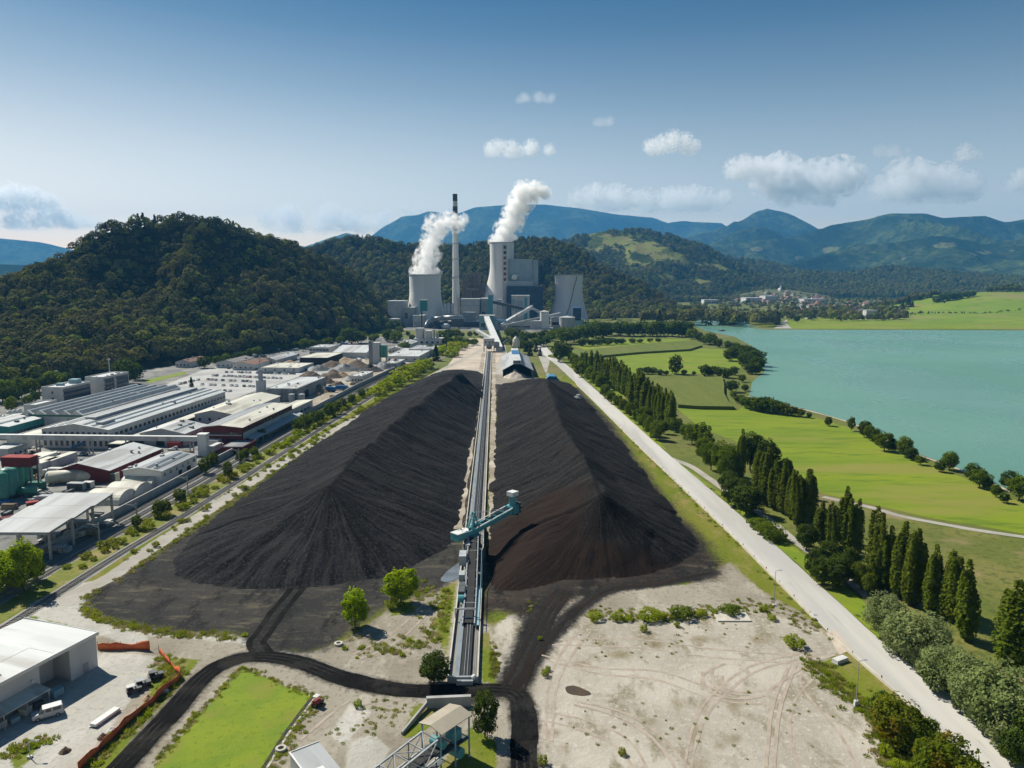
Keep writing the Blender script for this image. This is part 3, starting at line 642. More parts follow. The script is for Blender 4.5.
# the road with the concrete edge
ROADP = [(1120, 860), (1030, 786), (941, 708), (857, 639), (753, 540), (650, 447), (598, 398), (565, 368), (549, 355), (540, 343), (537, 335)]
ROAD = gpx(ROADP)
strip('road', ROAD, 9.6, .09, 'asphalt', .25)
strip('road_junction', gpx([(652, 452), (672, 459), (690, 466), (705, 476), (740, 500), (768, 519), (800, 545), (835, 570), (868, 597)]), 3.6, .08, 'path', .2, w_end=2.4)
gs('gravel_apron', [(826, 634), (840, 655), (850, 650), (858, 658), (842, 638), (834, 630)], .1, 'dirt', .3, 1)
strip('footpath', gpx([(823, 497), (850, 503), (872, 508), (900, 516), (930, 522), (975, 530), (1030, 538), (1100, 546)]), 3, .10, 'path', .3)

# ---- the coal yard ground: one sheet whose dirt, gravel, coal dust and grass run into each other
def ground_field():
    x0, x1, y0, y1, st_ = -152, 150, 96, 620, 1.0
    X, Y = np.meshgrid(np.arange(x0, x1, st_), np.arange(y0, y1, st_))
    def poly(Ls, fe):
        v = np.zeros(X.shape)
        for L in Ls:
            P = [tuple(q) for q in gpx(L)]; d, _, _ = polydist(X, Y, P, closed=True); sd = np.where(inside(X, Y, P), d, -d)
            v = np.maximum(v, np.clip(.5 + sd / (2 * fe), 0, 1))
        return v
    def lines(Ls, w):
        v = np.zeros(X.shape)
        for L, wm in Ls:
            d, _, _ = polydist(X, Y, [tuple(q) for q in catmull(gpx(L), 6)]); v = np.maximum(v, np.clip(1 - (d - wm * .35) / (w * wm), 0, 1))
        return v
    A = {}
    A['dm'] = poly([[(55, 640), (100, 622), (130, 628), (232, 636), (262, 652), (310, 652), (352, 636), (400, 600), (446, 583), (465, 560), (478, 560), (480, 600), (500, 660), (540, 700), (545, 830), (-150, 830), (-120, 690)],
                    [(530, 604), (600, 590), (690, 584), (730, 562), (760, 590), (800, 612), (826, 634), (786, 625), (700, 620), (650, 620), (600, 628)], [(452, 362), (470, 345), (505, 345), (512, 372), (545, 380), (560, 390), (492, 395), (440, 385)]], 2.5)
    A['dr'] = poly([[(478, 640), (510, 614), (560, 612), (640, 616), (722, 612), (790, 618), (826, 634), (840, 652), (822, 664), (850, 694), (878, 722), (900, 765), (925, 850), (505, 850), (508, 700)]], 2.6)
    A['gv'] = poly([[(28, 606), (62, 588), (96, 580), (112, 577), (92, 594), (84, 606), (86, 614), (110, 628), (150, 638), (130, 648), (97, 634), (60, 624), (33, 616)], [(62, 604), (88, 594), (84, 612), (110, 628), (160, 637), (235, 643), (300, 662), (340, 676), (420, 700), (470, 703), (470, 697), (420, 691), (340, 668), (300, 655), (232, 634), (180, 633), (130, 625), (96, 612), (88, 600), (60, 592), (40, 614), (28, 640)],
                    [(28, 640), (60, 650), (130, 655), (158, 656), (140, 690), (100, 740), (60, 830), (-200, 830), (-120, 690)], [(350, 704), (372, 712), (345, 745), (330, 735)], [(350, 740), (372, 735), (392, 748), (380, 775), (340, 775)]], 1.6)
    A['co'] = poly([[(84, 604), (90, 592), (128, 571), (190, 531), (262, 481), (345, 425), (400, 391), (442, 368), (490, 368), (493, 395), (466, 556), (446, 590), (400, 600), (352, 634), (330, 650), (300, 655), (262, 652), (232, 634), (180, 633), (130, 626), (95, 617)]], 4.0)
    A['br'] = poly([[(494, 384), (496, 420), (480, 560), (472, 625), (484, 622), (500, 612), (530, 622), (560, 604), (640, 586), (720, 579), (722, 560), (706, 540), (660, 490), (612, 422), (578, 388)]], 5.0)
    A['cd'] = lines([([(90, 800), (132, 755), (172, 712), (205, 676), (235, 660), (262, 657), (300, 663), (345, 679), (400, 690), (450, 691), (495, 690), (515, 694), (524, 712), (524, 745), (522, 800)], 2.6),
                     ([(318, 560), (300, 585), (278, 612), (262, 634), (258, 645), (270, 656)], 2.2), ([(560, 590), (545, 615), (530, 645), (518, 672), (508, 690)], 3.6), ([(712, 573), (660, 583), (610, 590), (575, 612), (548, 640), (528, 668), (514, 690)], 2.6), ([(455, 700), (500, 690), (520, 680)], 3)], 1.3)
    A['gr'] = poly([[(441, 590), (456, 582), (454, 612), (449, 640), (446, 655), (438, 640), (433, 622), (440, 612)], [(481, 636), (487, 632), (492, 650), (497, 665), (496, 684), (480, 684)], [(415, 704), (436, 706), (432, 725), (414, 740), (402, 738)], [(472, 726), (497, 742), (498, 790), (430, 800), (440, 768)],
                    [(815, 664), (836, 658), (852, 662), (900, 706), (960, 764), (1000, 800), (920, 810), (880, 728), (858, 700), (832, 684)], [(150, 672), (170, 658), (200, 660), (176, 690), (140, 728), (110, 768), (80, 800), (70, 780), (100, 745), (132, 722), (146, 700)], [(400, 610), (430, 600), (440, 612), (420, 640), (400, 634)][:0] or [(402, 640), (414, 636), (410, 646)],
                    [(385, 604), (412, 600), (416, 612), (392, 616)], [(0, 606), (16, 598), (26, 608), (10, 624), (-30, 650), (-60, 640)], [(10, 758), (40, 742), (36, 752), (16, 775)]], 1.6)
    P = [(704, 706, 4, 7), (735, 706, 4, 6), (695, 735, 4, 9), (750, 716, 3, 3), (735, 738, 6, 4), (720, 746, 5, 4), (554, 733, 8, 3), (565, 750, 5, 6), (676, 703, 3, 4), (650, 722, 5, 3), (700, 768, 3, 8), (580, 664, 9, 3), (655, 645, 8, 5), (620, 655, 10, 4), (700, 640, 10, 3), (760, 640, 8, 3), (800, 650, 5, 3), (545, 655, 6, 4)]
    A['mu'] = poly([[(cx + rx * math.cos(a), cy + ry * math.sin(a)) for a in np.linspace(0, 6.28, 9)[:-1]] for cx, cy, rx, ry in P], 1.3)
    left = np.interp(Y, [p_[1] for p_ in WALL], [p_[0] for p_ in WALL]) + 12.4
    rd = sorted((q.y, q.x) for q in ROAD); right = np.interp(Y, [q[0] for q in rd], [q[1] for q in rd]) - 4.2
    keep = (X > left) & (X < right)
    Z = np.full(X.shape, .05)
    me = gridmesh('yard_ground', np.stack([X, Y, Z], -1).reshape(-1, 3), X.shape[1], X.shape[0], 'yard_ground', keep=keep.ravel(), attrs={k: v.ravel() for k, v in A.items()})
    return structure('yard_ground', me)
def yardmat():
    m, nt, out = newmat('yard_ground'); p = nd(nt, 'ShaderNodeBsdfPrincipled'); v = coords(nt, 'pos'); v2 = coords(nt, 'pos', (1.0, .45, 1), .5)
    big = noise(nt, v, .035, 5, .6); mid = noise(nt, v2, .16, 6, .68); fine = noise(nt, v, .9, 6, .7); vf = noise(nt, v, 3.5, 4, .7)
    R_ = lambda n, a=.38, b=.62: rng(nt, n, a, b)
    def blend(cs):
        c = mixc(nt, R_(big), cs[0], cs[1]); c = mixc(nt, R_(mid, .48, .66), c, cs[2]); return mixc(nt, rng(nt, fine, .5, .72), c, cs[3])
    col = blend([(.105, .14, .008), (.155, .16, .02), (.22, .18, .06), (.07, .095, .008)])
    edge = math_(nt, 'ADD', math_(nt, 'MULTIPLY', math_(nt, 'SUBTRACT', mid, .5), .9), math_(nt, 'MULTIPLY', math_(nt, 'SUBTRACT', fine, .5), .9))
    for k, cs, soft in [('dm', [(.30, .27, .22), (.22, .195, .15), (.36, .33, .27), (.15, .13, .085)], .1), ('dr', [(.43, .395, .34), (.32, .29, .24), (.21, .185, .125), (.48, .445, .39)], .12), ('gv', [(.42, .405, .365), (.34, .33, .29), (.46, .44, .40), (.27, .255, .21)], .12),
                        ('mu', [(.26, .22, .16), (.20, .17, .10), (.30, .26, .19), (.13, .10, .065)], .45), ('co', [(.022, .0215, .021), (.038, .035, .031), (.013, .013, .0125), (.10, .09, .06)], .3), ('br', [(.019, .015, .012), (.036, .028, .022), (.010, .009, .008), (.085, .068, .052)], .3), ('cd', [(.013, .0122, .0115), (.022, .020, .018), (.008, .008, .0077), (.055, .048, .041)], .3), ('gr', [(.105, .15, .008), (.155, .17, .018), (.20, .175, .06), (.08, .105, .012)], .12)]:
        at = nd(nt, 'ShaderNodeAttribute', attribute_name=k).outputs['Fac']
        s = math_(nt, 'ADD', at, math_(nt, 'MULTIPLY', edge, 1.0))
        g = math_(nt, 'MULTIPLY', rng(nt, s, .5 - soft, .5 + soft), rng(nt, at, .02, .12))
        if k in ('co', 'br'):
            bc = mixc(nt, R_(big, .42, .6), cs[0], cs[1]); bc = mixc(nt, rng(nt, noise(nt, coords(nt, 'pos', (.35, 1.3, 1), .35), .22, 6, .7), .5, .7), bc, cs[3]); bc = mixc(nt, rng(nt, mid, .5, .62), bc, cs[2]); bc = mixc(nt, rng(nt, fine, .54, .74), bc, cs[3])
        else: bc = blend(cs)
        col = mixc(nt, g, col, bc)
    inp(nt, p, 'Base Color', col); p.inputs['Roughness'].default_value = .95; p.inputs['Specular IOR Level'].default_value = .15
    b = nd(nt, 'ShaderNodeBump'); b.inputs['Distance'].default_value = .25; b.inputs['Strength'].default_value = .9; inp(nt, b, 'Height', math_(nt, 'ADD', fine, math_(nt, 'MULTIPLY', vf, .35))); inp(nt, p, 'Normal', b.outputs[0])
    nt.links.new(p.outputs[0], out.inputs[0]); return m
MT['yard_ground'] = yardmat()
ground_field()
# fields
gs('lawn', [(241, 669), (312, 697), (264, 768), (235, 820), (90, 830), (152, 770)], .12, 'lawn', .55, .8)
strip('lawn_edging', gpx([(314, 697), (289, 732), (266, 768), (238, 812)]), .8, .13, 'kerb', .05, step=2)
strip('drain_ditch', gpx([(312, 698), (286, 733), (263, 769), (234, 814)]), .7, .14, 'dark', .05, step=2)
gs('meadow', [(600, 361), (632, 352), (700, 348), (730, 350), (744, 362), (738, 372), (700, 374), (640, 373), (612, 370)], .06, 'meadow', 1.5, 5)
gs('meadow', [(574, 346), (590, 338), (690, 339), (692, 344), (620, 346), (585, 350)], .06, 'meadow', 1.5, 5)
gs('meadow', [(676, 408), (738, 410), (746, 404), (800, 413), (850, 428), (905, 456), (950, 472), (1024, 504), (1140, 548), (1140, 552), (1024, 534), (930, 518), (872, 505), (823, 494), (790, 470), (760, 450), (700, 428)], .06, 'meadow', 1, 5)
gs('rough_meadow', [(826, 499), (872, 510), (930, 524), (1024, 540), (1160, 556), (1160, 760), (1024, 640), (985, 600), (940, 560), (880, 525)], .06, 'rough_meadow', 1, 4)
gs('meadow', [(940, 600), (1010, 640), (1060, 690), (1150, 790), (1150, 860), (1010, 740), (950, 680), (880, 620), (860, 600)], .055, 'rough_meadow', 1, 4)
gs('roadside_lawn', [(668, 455), (700, 478), (760, 521), (830, 575), (862, 600), (900, 650), (880, 640), (800, 566), (720, 496), (660, 452)], .06, 'lawn', .5, 2)
gs('meadow', [(560, 356), (572, 350), (600, 362), (640, 420), (668, 452), (640, 430), (600, 392)], .055, 'meadow', .8, 4)
gs('meadow', [(800, 329), (756, 327), (800, 318), (870, 312), (930, 310), (1040, 312), (1200, 316), (1200, 329), (1000, 329)], .06, 'meadow', 1, 12)
gs('path', [(774, 328.5), (782, 322), (788, 319), (786, 323), (792, 328.5)], .08, 'path', .5, 6)
def crop_block(L, h, label):
    P = densify(gpx(L), 4); b = MB(); n = len(P)
    me = tess_mesh('crop_field', P, h, 'crop'); o = structure('crop_field', me, 'stuff', label)
    s = MB()
    for k in range(n):
        a, c = P[k], P[(k + 1) % n]; s.add([(a.x, a.y, 0), (c.x, c.y, 0), (c.x, c.y, h - .01), (a.x, a.y, h - .01)], [(0, 1, 2, 3)])
    bm = bmesh.new(); bm.from_mesh(me); bm.from_mesh(s.mesh('edge', 'crop')); bm.to_mesh(me); bm.free()
    return o
crop_block([(548, 357), (585, 352), (640, 346), (688, 342), (702, 347), (690, 351), (640, 354), (598, 358), (572, 362)], 2.2, 'strip of tall olive maize across the far meadows')
crop_block([(678, 380), (722, 379), (724, 386), (724, 396), (728, 404), (734, 410), (700, 409.5), (678, 408), (672, 392)], 2.2, 'square block of tall olive maize beside the lake meadow')
# lake
sheet('lake', W([tuple(G(*p).xy) for p in [(764, 329.5), (800, 329.8), (900, 330), (1024, 330.5), (1500, 332), (1700, 700), (1300, 600), (1120, 532), (1024, 496), (952, 466), (906, 450), (882, 436), (850, 422), (812, 411), (780, 403), (749, 396), (752, 382), (764, 372), (762, 354), (748, 344), (735, 337), (706, 331), (693, 325), (697, 320), (745, 319.5), (750, 326)]]), .10, 'water', 1.2, 8)
strip('lake_shore', gpx([(1100, 525), (1024, 496.5), (952, 466.5), (906, 450.5), (882, 436.5), (850, 422.5), (812, 411.5), (780, 403.5), (749, 396.5)]), 1.6, .09, 'dirt', .5, -.4)
strip('lake_shore', gpx([(750, 327.5), (764, 329.2), (800, 329.4), (900, 329.6), (1024, 330), (1200, 330.5)]), 6, .12, 'ground', 2)
strip('jetty', gpx([(700, 325.8), (720, 326.2), (745, 326)]), 7, .4, 'rough_meadow', .5)
# tyre marks, puddles, mud
for L in ([(702, 690), (703, 676), (715, 668), (725, 664)], [(702, 672), (706, 688), (722, 697), (745, 699), (765, 696)], [(712, 668), (714, 684), (728, 693), (748, 695)], [(722, 676), (724, 688), (738, 692), (752, 693)],
          [(580, 702), (620, 712), (650, 728), (672, 748), (690, 775)], [(574, 705), (615, 716), (645, 733), (664, 752), (680, 778)], [(790, 665), (778, 690), (770, 720), (766, 775)], [(796, 665), (786, 690), (778, 720), (774, 775)], [(835, 655), (810, 664), (790, 676), (770, 690)]):
    TZ = globals().get('TZ', .053) + .0015; strip('tyre_track', gpx(L), .6, TZ, 'tyre', .15, step=1)
gs('puddle', [(455, 566), (463, 563), (461, 575), (450, 582), (441, 581), (446, 572)], .11, 'puddle', .4, 1, True)
gs('puddle', [(566, 688), (574, 686), (588, 692), (590, 695), (578, 696), (567, 693)], .12, 'mud', .4, .8, True)
# concrete pad in the yard
pad = MB(); A = G(712, 616); B = G(779, 624); pad.box(A.x + .5, B.x - 6, A.y - 3.2, A.y + 1.2, .0, .35)
tag(pad.build('concrete_pad', 'kerb'), 'flat pale concrete pad in the yard beside the green bushes', 'concrete pad')

# ================================================================== coal piles
def pilemat(name, a, b, c, d=None):
    m, nt, out = newmat(name); p = nd(nt, 'ShaderNodeBsdfPrincipled')
    s = nd(nt, 'ShaderNodeAttribute', attribute_name='along').outputs['Fac']; t = nd(nt, 'ShaderNodeAttribute', attribute_name='down').outputs['Fac']
    cv = nd(nt, 'ShaderNodeCombineXYZ'); inp(nt, cv, 0, s); inp(nt, cv, 1, math_(nt, 'MULTIPLY', t, 2.0))
    st = noise(nt, cv.outputs[0], .75, 7, .75); st2 = noise(nt, cv.outputs[0], .09, 4, .6); v = coords(nt, 'pos')
    col = mixc(nt, rng(nt, st, .40, .60), a, b)
    col = mixc(nt, rng(nt, st2, .45, .65), col, c)
    col = mixc(nt, rng(nt, noise(nt, v, 1.4, 5, .7), .5, .75), col, tuple(x * 1.9 for x in b))
    if d: col = mixc(nt, rng(nt, nd(nt, 'ShaderNodeAttribute', attribute_name='brown').outputs['Fac'], .25, .8), col, mixc(nt, rng(nt, st, .3, .7), d, tuple(x * .6 for x in d)))
    inp(nt, p, 'Base Color', col); p.inputs['Roughness'].default_value = .9; p.inputs['Specular IOR Level'].default_value = .06
    bn = nd(nt, 'ShaderNodeBump'); bn.inputs['Distance'].default_value = .6; bn.inputs['Strength'].default_value = 1
    inp(nt, bn, 'Height', math_(nt, 'ADD', math_(nt, 'MULTIPLY', st, 1.6), noise(nt, v, 1.2, 5, .7))); inp(nt, p, 'Normal', bn.outputs[0])
    nt.links.new(p.outputs[0], out.inputs[0]); return m
MT['coal_l'] = pilemat('black_coal', (.0045, .0045, .005), (.034, .033, .033), (.010, .010, .0105))
MT['coal_r'] = pilemat('brown_black_coal', (.0055, .005, .005), (.032, .029, .027), (.011, .010, .0095), (.030, .0195, .0145))
def pile(name, ridge, foot, step, mat, label, seed, brown=None):
    rw = [G(px, py, z) for px, py, z in ridge]; rp = [(p.x, p.y) for p in rw]; rz = [p.z for p in rw]
    fp = [tuple(p) for p in catmull(gpx(foot), 5, True)]
    xs = [p[0] for p in fp]; ys = [p[1] for p in fp]
    nx = int((max(xs) - min(xs)) / step) + 2; ny = int((max(ys) - min(ys)) / step) + 2
    X, Y = np.meshgrid(np.linspace(min(xs), max(xs), nx), np.linspace(min(ys), max(ys), ny))
    ins = inside(X, Y, fp); db, _, bs = polydist(X, Y, fp, closed=True); wx_ = (fbm(Y / 22, Y * 0 + 3, seed + 31, 3) - .5) * 5; dr, hr, rs = polydist(X + wx_, Y, rp, rz)
    db = np.maximum(db - 3.2 * fbm(X / 7, Y / 7, seed + 77, 4) * (fbm(X / 25, Y / 25, seed + 70, 2) > .3), 0); t = np.where(ins, db / (db + dr + 1e-6), 0); u = 1 - t
    ang = np.arctan2(Y - rp[0][1], X - rp[0][0])
    s = np.where(rs < .01, ang * 16, rs) + np.where(X > np.interp(Y, [p[1] for p in rp], [p[0] for p in rp]), 0, 500)
    prof = t * (1 - .10 * np.sin(PI * t))
    Z = hr * prof
    Z = Z + (fbm(s / 2.0, t * .6, seed, 3) - .5) * 1.25 * np.clip(4 * t * u, 0, 1) + (fbm(s / 16, t * 1.0, seed + 5, 3) - .5) * 2.8 * np.clip(5 * t * u, 0, 1)
    Z = Z + (fbm(X / 3, Y / 3, seed + 9, 3) - .5) * .7 * np.clip(t * 5, 0, 1) + (fbm(X / 11, Y / 11, seed + 19, 3) - .5) * 1.5 * np.clip(t * 2.2, 0, 1)
    Z = Z - .6 * np.clip(fbm(X / 30, Y / 14, seed + 52, 3, True) - .62, 0, 1) * 4 * np.clip(3 * t * u, 0, 1)
    Z = np.where(ins, np.maximum(Z, .02) + .02, -.2)
    s = s + (fbm(X / 9, Y / 9, seed + 44, 3) - .5) * 1.8
    at = {'along': s.ravel(), 'down': t.ravel()}
    if brown: at['brown'] = np.clip(sum(np.exp(-(((X - bx) / rx) ** 2 + ((Y - by) / ry) ** 2)) for bx, by, rx, ry in brown), 0, 1).ravel()
    me = gridmesh(name, np.stack([X, Y, Z], -1).reshape(-1, 3), nx, ny, mat, keep=ins.ravel(), attrs=at)
    o = link_mesh(name, me); tag(o, label, 'coal pile')
    def hz(x, y):
        i = int(np.clip((x - xs_[0]) / (xs_[1] - xs_[0]) * (nx - 1), 0, nx - 1)); j = int(np.clip((y - ys_[0]) / (ys_[1] - ys_[0]) * (ny - 1), 0, ny - 1)); return float(Z[j, i])
    xs_ = (X[0, 0], X[0, -1]); ys_ = (Y[0, 0], Y[-1, 0]); return hz
hzL = pile('coal_pile', [(330, 484, 17), (352, 460, 17), (395, 421, 17), (430, 394, 16.5), (461, 372, 16)],
     [(392, 393), (345, 424), (300, 453), (250, 490), (206, 522), (170, 560), (178, 582), (238, 590), (300, 590), (350, 585), (395, 574), (432, 556), (456, 540), (466, 500), (474, 450), (484, 400), (489, 381), (478, 371), (440, 371)], 1.0, 'coal_l', 'long black coal pile on the left side of the belt conveyor', 3)
hzR = pile('coal_pile', [(600, 492, 17), (585, 456, 17), (566, 428, 17), (556, 404, 16.5), (545, 378, 16)],
     [(497, 387), (494, 420), (489, 480), (484, 540), (482, 580), (500, 592), (535, 590), (575, 582), (640, 576), (690, 562), (702, 545), (690, 528), (655, 484), (615, 432), (585, 398), (572, 384), (540, 378), (510, 382)], 1.0, 'coal_r', 'long brown-black coal pile between belt conveyor and road', 8,
     [(-2, 205, 16, 18), (26, 188, 40, 12), (10, 222, 14, 18), (45, 186, 25, 8)])
# loose heaps against the shed end
# ================================================================== belt conveyor
C0 = G(468.7, 632); C1 = Vector((C0.x - math.sin(math.radians(1.3)) * 1, C0.y + 1, 0)); CD = (C1 - C0).normalized(); CN = Vector((CD.y, -CD.x, 0))
def CV(s, off=0.0, z=0.0): return C0 + CD * s + CN * off + Vector((0, 0, z))
s0 = -21.0; s1 = G(499, 352).y - C0.y
CRZ = math.atan2(-CD.x, CD.y)
con = thing('belt_conveyor', 'long black belt conveyor with pale side walls running between the coal piles', 'conveyor', CV(s0), CRZ)
Lc = s1 - s0
def conv_part(name, x0, x1, z0, z1, mat, seg=None):
    b = MB(); b.box(x0, x1, 0, Lc, z0, z1); return b.build(name, mat, con)
conv_part('base_slab', -3.2, 2.35, 0, .18, 'ballast'); conv_part('side_wall', -3.48, -3.2, 0, .95, 'kerb'); conv_part('side_wall', 2.35, 2.6, 0, .95, 'kerb')
conv_part('belt_cover', -2.05, -1.15, .18, 1.0, 'belt_cover'); conv_part('belt', -1.0, 1.0, .75, .86, 'belt')
conv_part('rail', -2.9, -2.78, .18, .34, 'rail_steel'); conv_part('rail', 1.62, 1.74, .18, .34, 'rail_steel')
for x in (-.28, .34):
    conv_part('belt_stringer', x, x + .09, .87, 1.02, 'steel')
conv_part('walkway', 1.15, 2.0, .18, .3, 'ballast')
b = MB(); b.box(-3.3, 2.6, -.5, 0, 0, 1.3); b.box(-1.6, 1.6, -1.4, -.5, 0, .9); b.build('tail_frame', 'steel', con)
b = MB(); b.sphere((1.75, -.3, 1.1), .55, n=6); b.build('tail_drum_guard', 'white_metal', con)
# weedy strip beside conveyor
for off, w in ((-6.2, 3.6), (5.0, 3.0)):
    structure('weedy_gravel', strip_mesh('weedy_gravel', [CV(s, 0).xy for s in np.arange(70 if off < 0 else 60, s1 - 8, 4)], w, .13, 'dirt_mid', .9, off))
# ================================================================== stacker reclaimer
SP = 45.0
st = thing('stacker_reclaimer', 'teal stacker reclaimer machine straddling the conveyor beside the brown coal pile', 'stacker', CV(SP), CRZ)
def spart(name, mat, fn, parent=None):
    b = MB(); fn(b); return b.build(name, mat, parent or st)
def f(b):                                   # portal on bogies
    for x in (-2.84, 1.68):
        b.box(x - .5, x + .5, -6, 6, .95, 1.9)
        for y in (-5, 5): b.bar((x, y, 1.5), (x * .6 - .2, y * .45, 6), .7)
    b.box(-2.8, 1.9, -3, 3, 5.6, 6.4); b.box(-2.9, 1.8, -3.4, -2.6, 4.4, 5.2); b.box(-2.9, 1.8, 2.6, 3.4, 4.4, 5.2)
spart('portal', 'dark_steel', f)
for x in (-2.84, 1.68):
    for y in (-5.2, -3.6, 3.6, 5.2):
        spart('wheel', 'dark_steel', lambda b: b.tube((x - .18, y, .66), (x + .18, y, .66), .33, n=12))
spart('slew_ring', 'teal', lambda b: b.lathe([(0.01, 6.4), (1.9, 6.4), (1.9, 7.2), (0.01, 7.2)], 20, (-.4, 0, 0)))
bd = Vector((.70, .72, 0)).normalized(); bn = Vector((bd.y, -bd.x, 0)); O = Vector((-.4, 0, 0))
def BP(l, o, z): return O + bd * l + bn * o + Vector((0, 0, z))
bz = lambda l: 8.0 + .16 * l
def f(b):                                   # boom: two plate girders, floor and trough
    for o in (-1.0, 1.0):
        b.bar(BP(-1, o, bz(-1)), BP(15.5, o, bz(15.5)), .3, 1.3)
    b.bar(BP(-1, 0, bz(-1) - .7), BP(15.5, 0, bz(15.5) - .7), 1.9, .2)
    for l in range(0, 16, 3): b.bar(BP(l, -1, bz(l) + .9), BP(l, 1, bz(l) + .9), .2)
spart('boom', 'teal', f)
spart('boom_belt', 'belt', lambda b: b.bar(BP(0, 0, bz(0) + .15), BP(15.5, 0, bz(15.5) + .15), 1.3, .12))
def f(b):
    for o in (-1.45, 1.45): b.bar(BP(0, o, bz(0) + 1.15), BP(15, o, bz(15) + 1.15), .45, .12)
spart('boom_walkway', 'container', f)
def f(b):                                   # boom head
    b.bar(BP(15.2, 0, bz(15.2)), BP(17.8, 0, bz(17.8)), 2.8, 2.6)
    b.bar(BP(16.6, 0, bz(16.6) + .5), BP(16.6, 0, bz(16.6) + 4.0), 2.0, 2.0)
spart('boom_head', 'teal', f)
spart('head_cab', 'white_metal', lambda b: b.bar(BP(15.3, 0, bz(16.6) + 4.7), BP(17.9, 0, bz(16.6) + 4.7), 2.5, 1.3))
def f(b):                                   # bucket wheel under the head
    c = BP(18.2, 0, bz(18) - .4)
    b.tube(c - bn * .5, c + bn * .5, 1.6, n=14)
    for k in range(8):
        a = k * PI / 4; q = c + bd * (1.75 * math.cos(a)) + Vector((0, 0, 1.75 * math.sin(a))); b.bar(q - bn * .6, q + bn * .6, .7)
spart('bucket_wheel', 'dark_steel', f)
def f(b):
    for o in (-1.0, 1.0): b.bar(BP(-4.5, o, 8.0), BP(.5, o, 8.2), .4, 1.2)
spart('counterweight_arm', 'teal', f)
cw = spart('counterweight', 'teal', lambda b: b.bar(BP(-7.0, 0, 7.9), BP(-3.8, 0, 7.9), 3.0, 1.9))
spart('counterweight_lid', 'white_metal', lambda b: b.bar(BP(-7.1, 0, 8.95), BP(-3.7, 0, 8.95), 3.1, .2), cw)
def f(b):                                   # mast
    for o in (-.9, .9):
        b.bar(BP(-1.5, o, 7.2), BP(.4, o * .5, 13.2), .35); b.bar(BP(2.0, o, 7.6), BP(.4, o * .5, 13.2), .3)
    b.bar(BP(.4, -.6, 13.2), BP(.4, .6, 13.2), .4)
spart('mast', 'teal', f)
for l, z in ((13.5, bz(13.5) + 1), (-5.0, 9.0)):
    for o in (-.8, .8): spart('stay', 'steel', lambda b: b.tube(BP(.4, o * .5, 13.2), BP(l, o, z), .07, n=5))
def f(b):
    b.box(-3.3, -1.5, -2.3, .3, 6.5, 8.8)
cabin = spart('operator_cabin', 'white_metal', f)
spart('cabin_window', 'glass', lambda b: b.box(-3.1, -1.7, -2.36, -2.3, 7.3, 8.4), cabin)
def f(b):                                   # loading gantry towards the plant
    for x in (-1.5, 1.3):
        b.bar((x, 3, 3.4), (x, 24, 3.0), .3, .8); 
        for y in (10, 17, 24): b.bar((x, y, .95), (x, y, 3.1), .3)
    for y in np.arange(4, 25, 4.0): b.bar((-1.5, y, 3.5), (1.3, y, 3.5), .45, .25)
spart('front_gantry', 'teal', f)
def f(b):                                   # inclined tripper towards the viewer
    for x in (-1.45, 1.25):
        b.bar((x, -3, 7.2), (x, -24, 1.5), .28, .9); b.bar((x, -24, 1.5), (x, -44, 1.3), .28, .7)
        for y, z in ((-10, 5.2), (-17, 3.2), (-24, 1.4), (-34, 1.2), (-43.5, 1.1)): b.bar((x, y, .95), (x, y, z), .24)
    for y in np.arange(-5, -44, -4.0): b.bar((-1.45, y, max(1.5, 7.2 + (y + 3) * .271)), (1.25, y, max(1.5, 7.2 + (y + 3) * .271)), .22)
spart('tripper_frame', 'steel', f)
spart('tripper_belt', 'belt', lambda b: (b.bar((-.1, -3, 7.1), (-.1, -24, 1.75), 1.8, .15), b.bar((-.1, -24, 1.75), (-.1, -43, 1.2), 1.8, .15)))
def f(b):
    for y in np.arange(-8, -44, -3.0): b.bar((2.3, y, 1.1 if y < -22 else 1.1 + (y + 22) * .25), (2.3, y, 2.3 if y < -22 else 2.3 + (y + 22) * .25), .08)
    b.bar((2.3, -8, 5.8), (2.3, -22, 2.3), .1); b.bar((2.3, -22, 2.3), (2.3, -44, 2.3), .1); b.box(1.45, 2.3, -44, -22, 1.05, 1.15)
spart('walkway_ladder', 'teal_light', f)
spart('machinery_house', 'container', lambda b: b.box(-3.6, -1.7, -14, -9.5, 3.3, 5.9)); spart('electrical_cabinet', 'container', lambda b: b.box(-3.4, -1.9, -20, -17, 1.4, 3.2))
spart('drive_gear', 'dark_steel', lambda b: b.box(-1.6, 1.5, -8, -3, 2.6, 5.4)); spart('drum', 'dark_steel', lambda b: b.tube((-2, -12, 2.4), (1.8, -12, 2.4), .8, n=10)); spart('gearbox', 'dark_steel', lambda b: b.box(-3.2, -1.6, -28, -22, 1.0, 2.2)); spart('cable_drum', 'teal', lambda b: b.tube((-3, -31, 1.7), (-1.6, -31, 1.7), .9, n=12)); spart('hopper', 'steel', lambda b: b.box(-2.2, -.9, -7.5, -4, 5.4, 6.6))
spart('cross_frame', 'steel', lambda b: (b.bar((-3.2, -40, 3.2), (1.6, -40, 3.2), .3), b.bar((-3.2, -40, .9), (-3.2, -40, 3.2), .25), b.bar((1.6, -40, .9), (1.6, -40, 3.2), .25)))
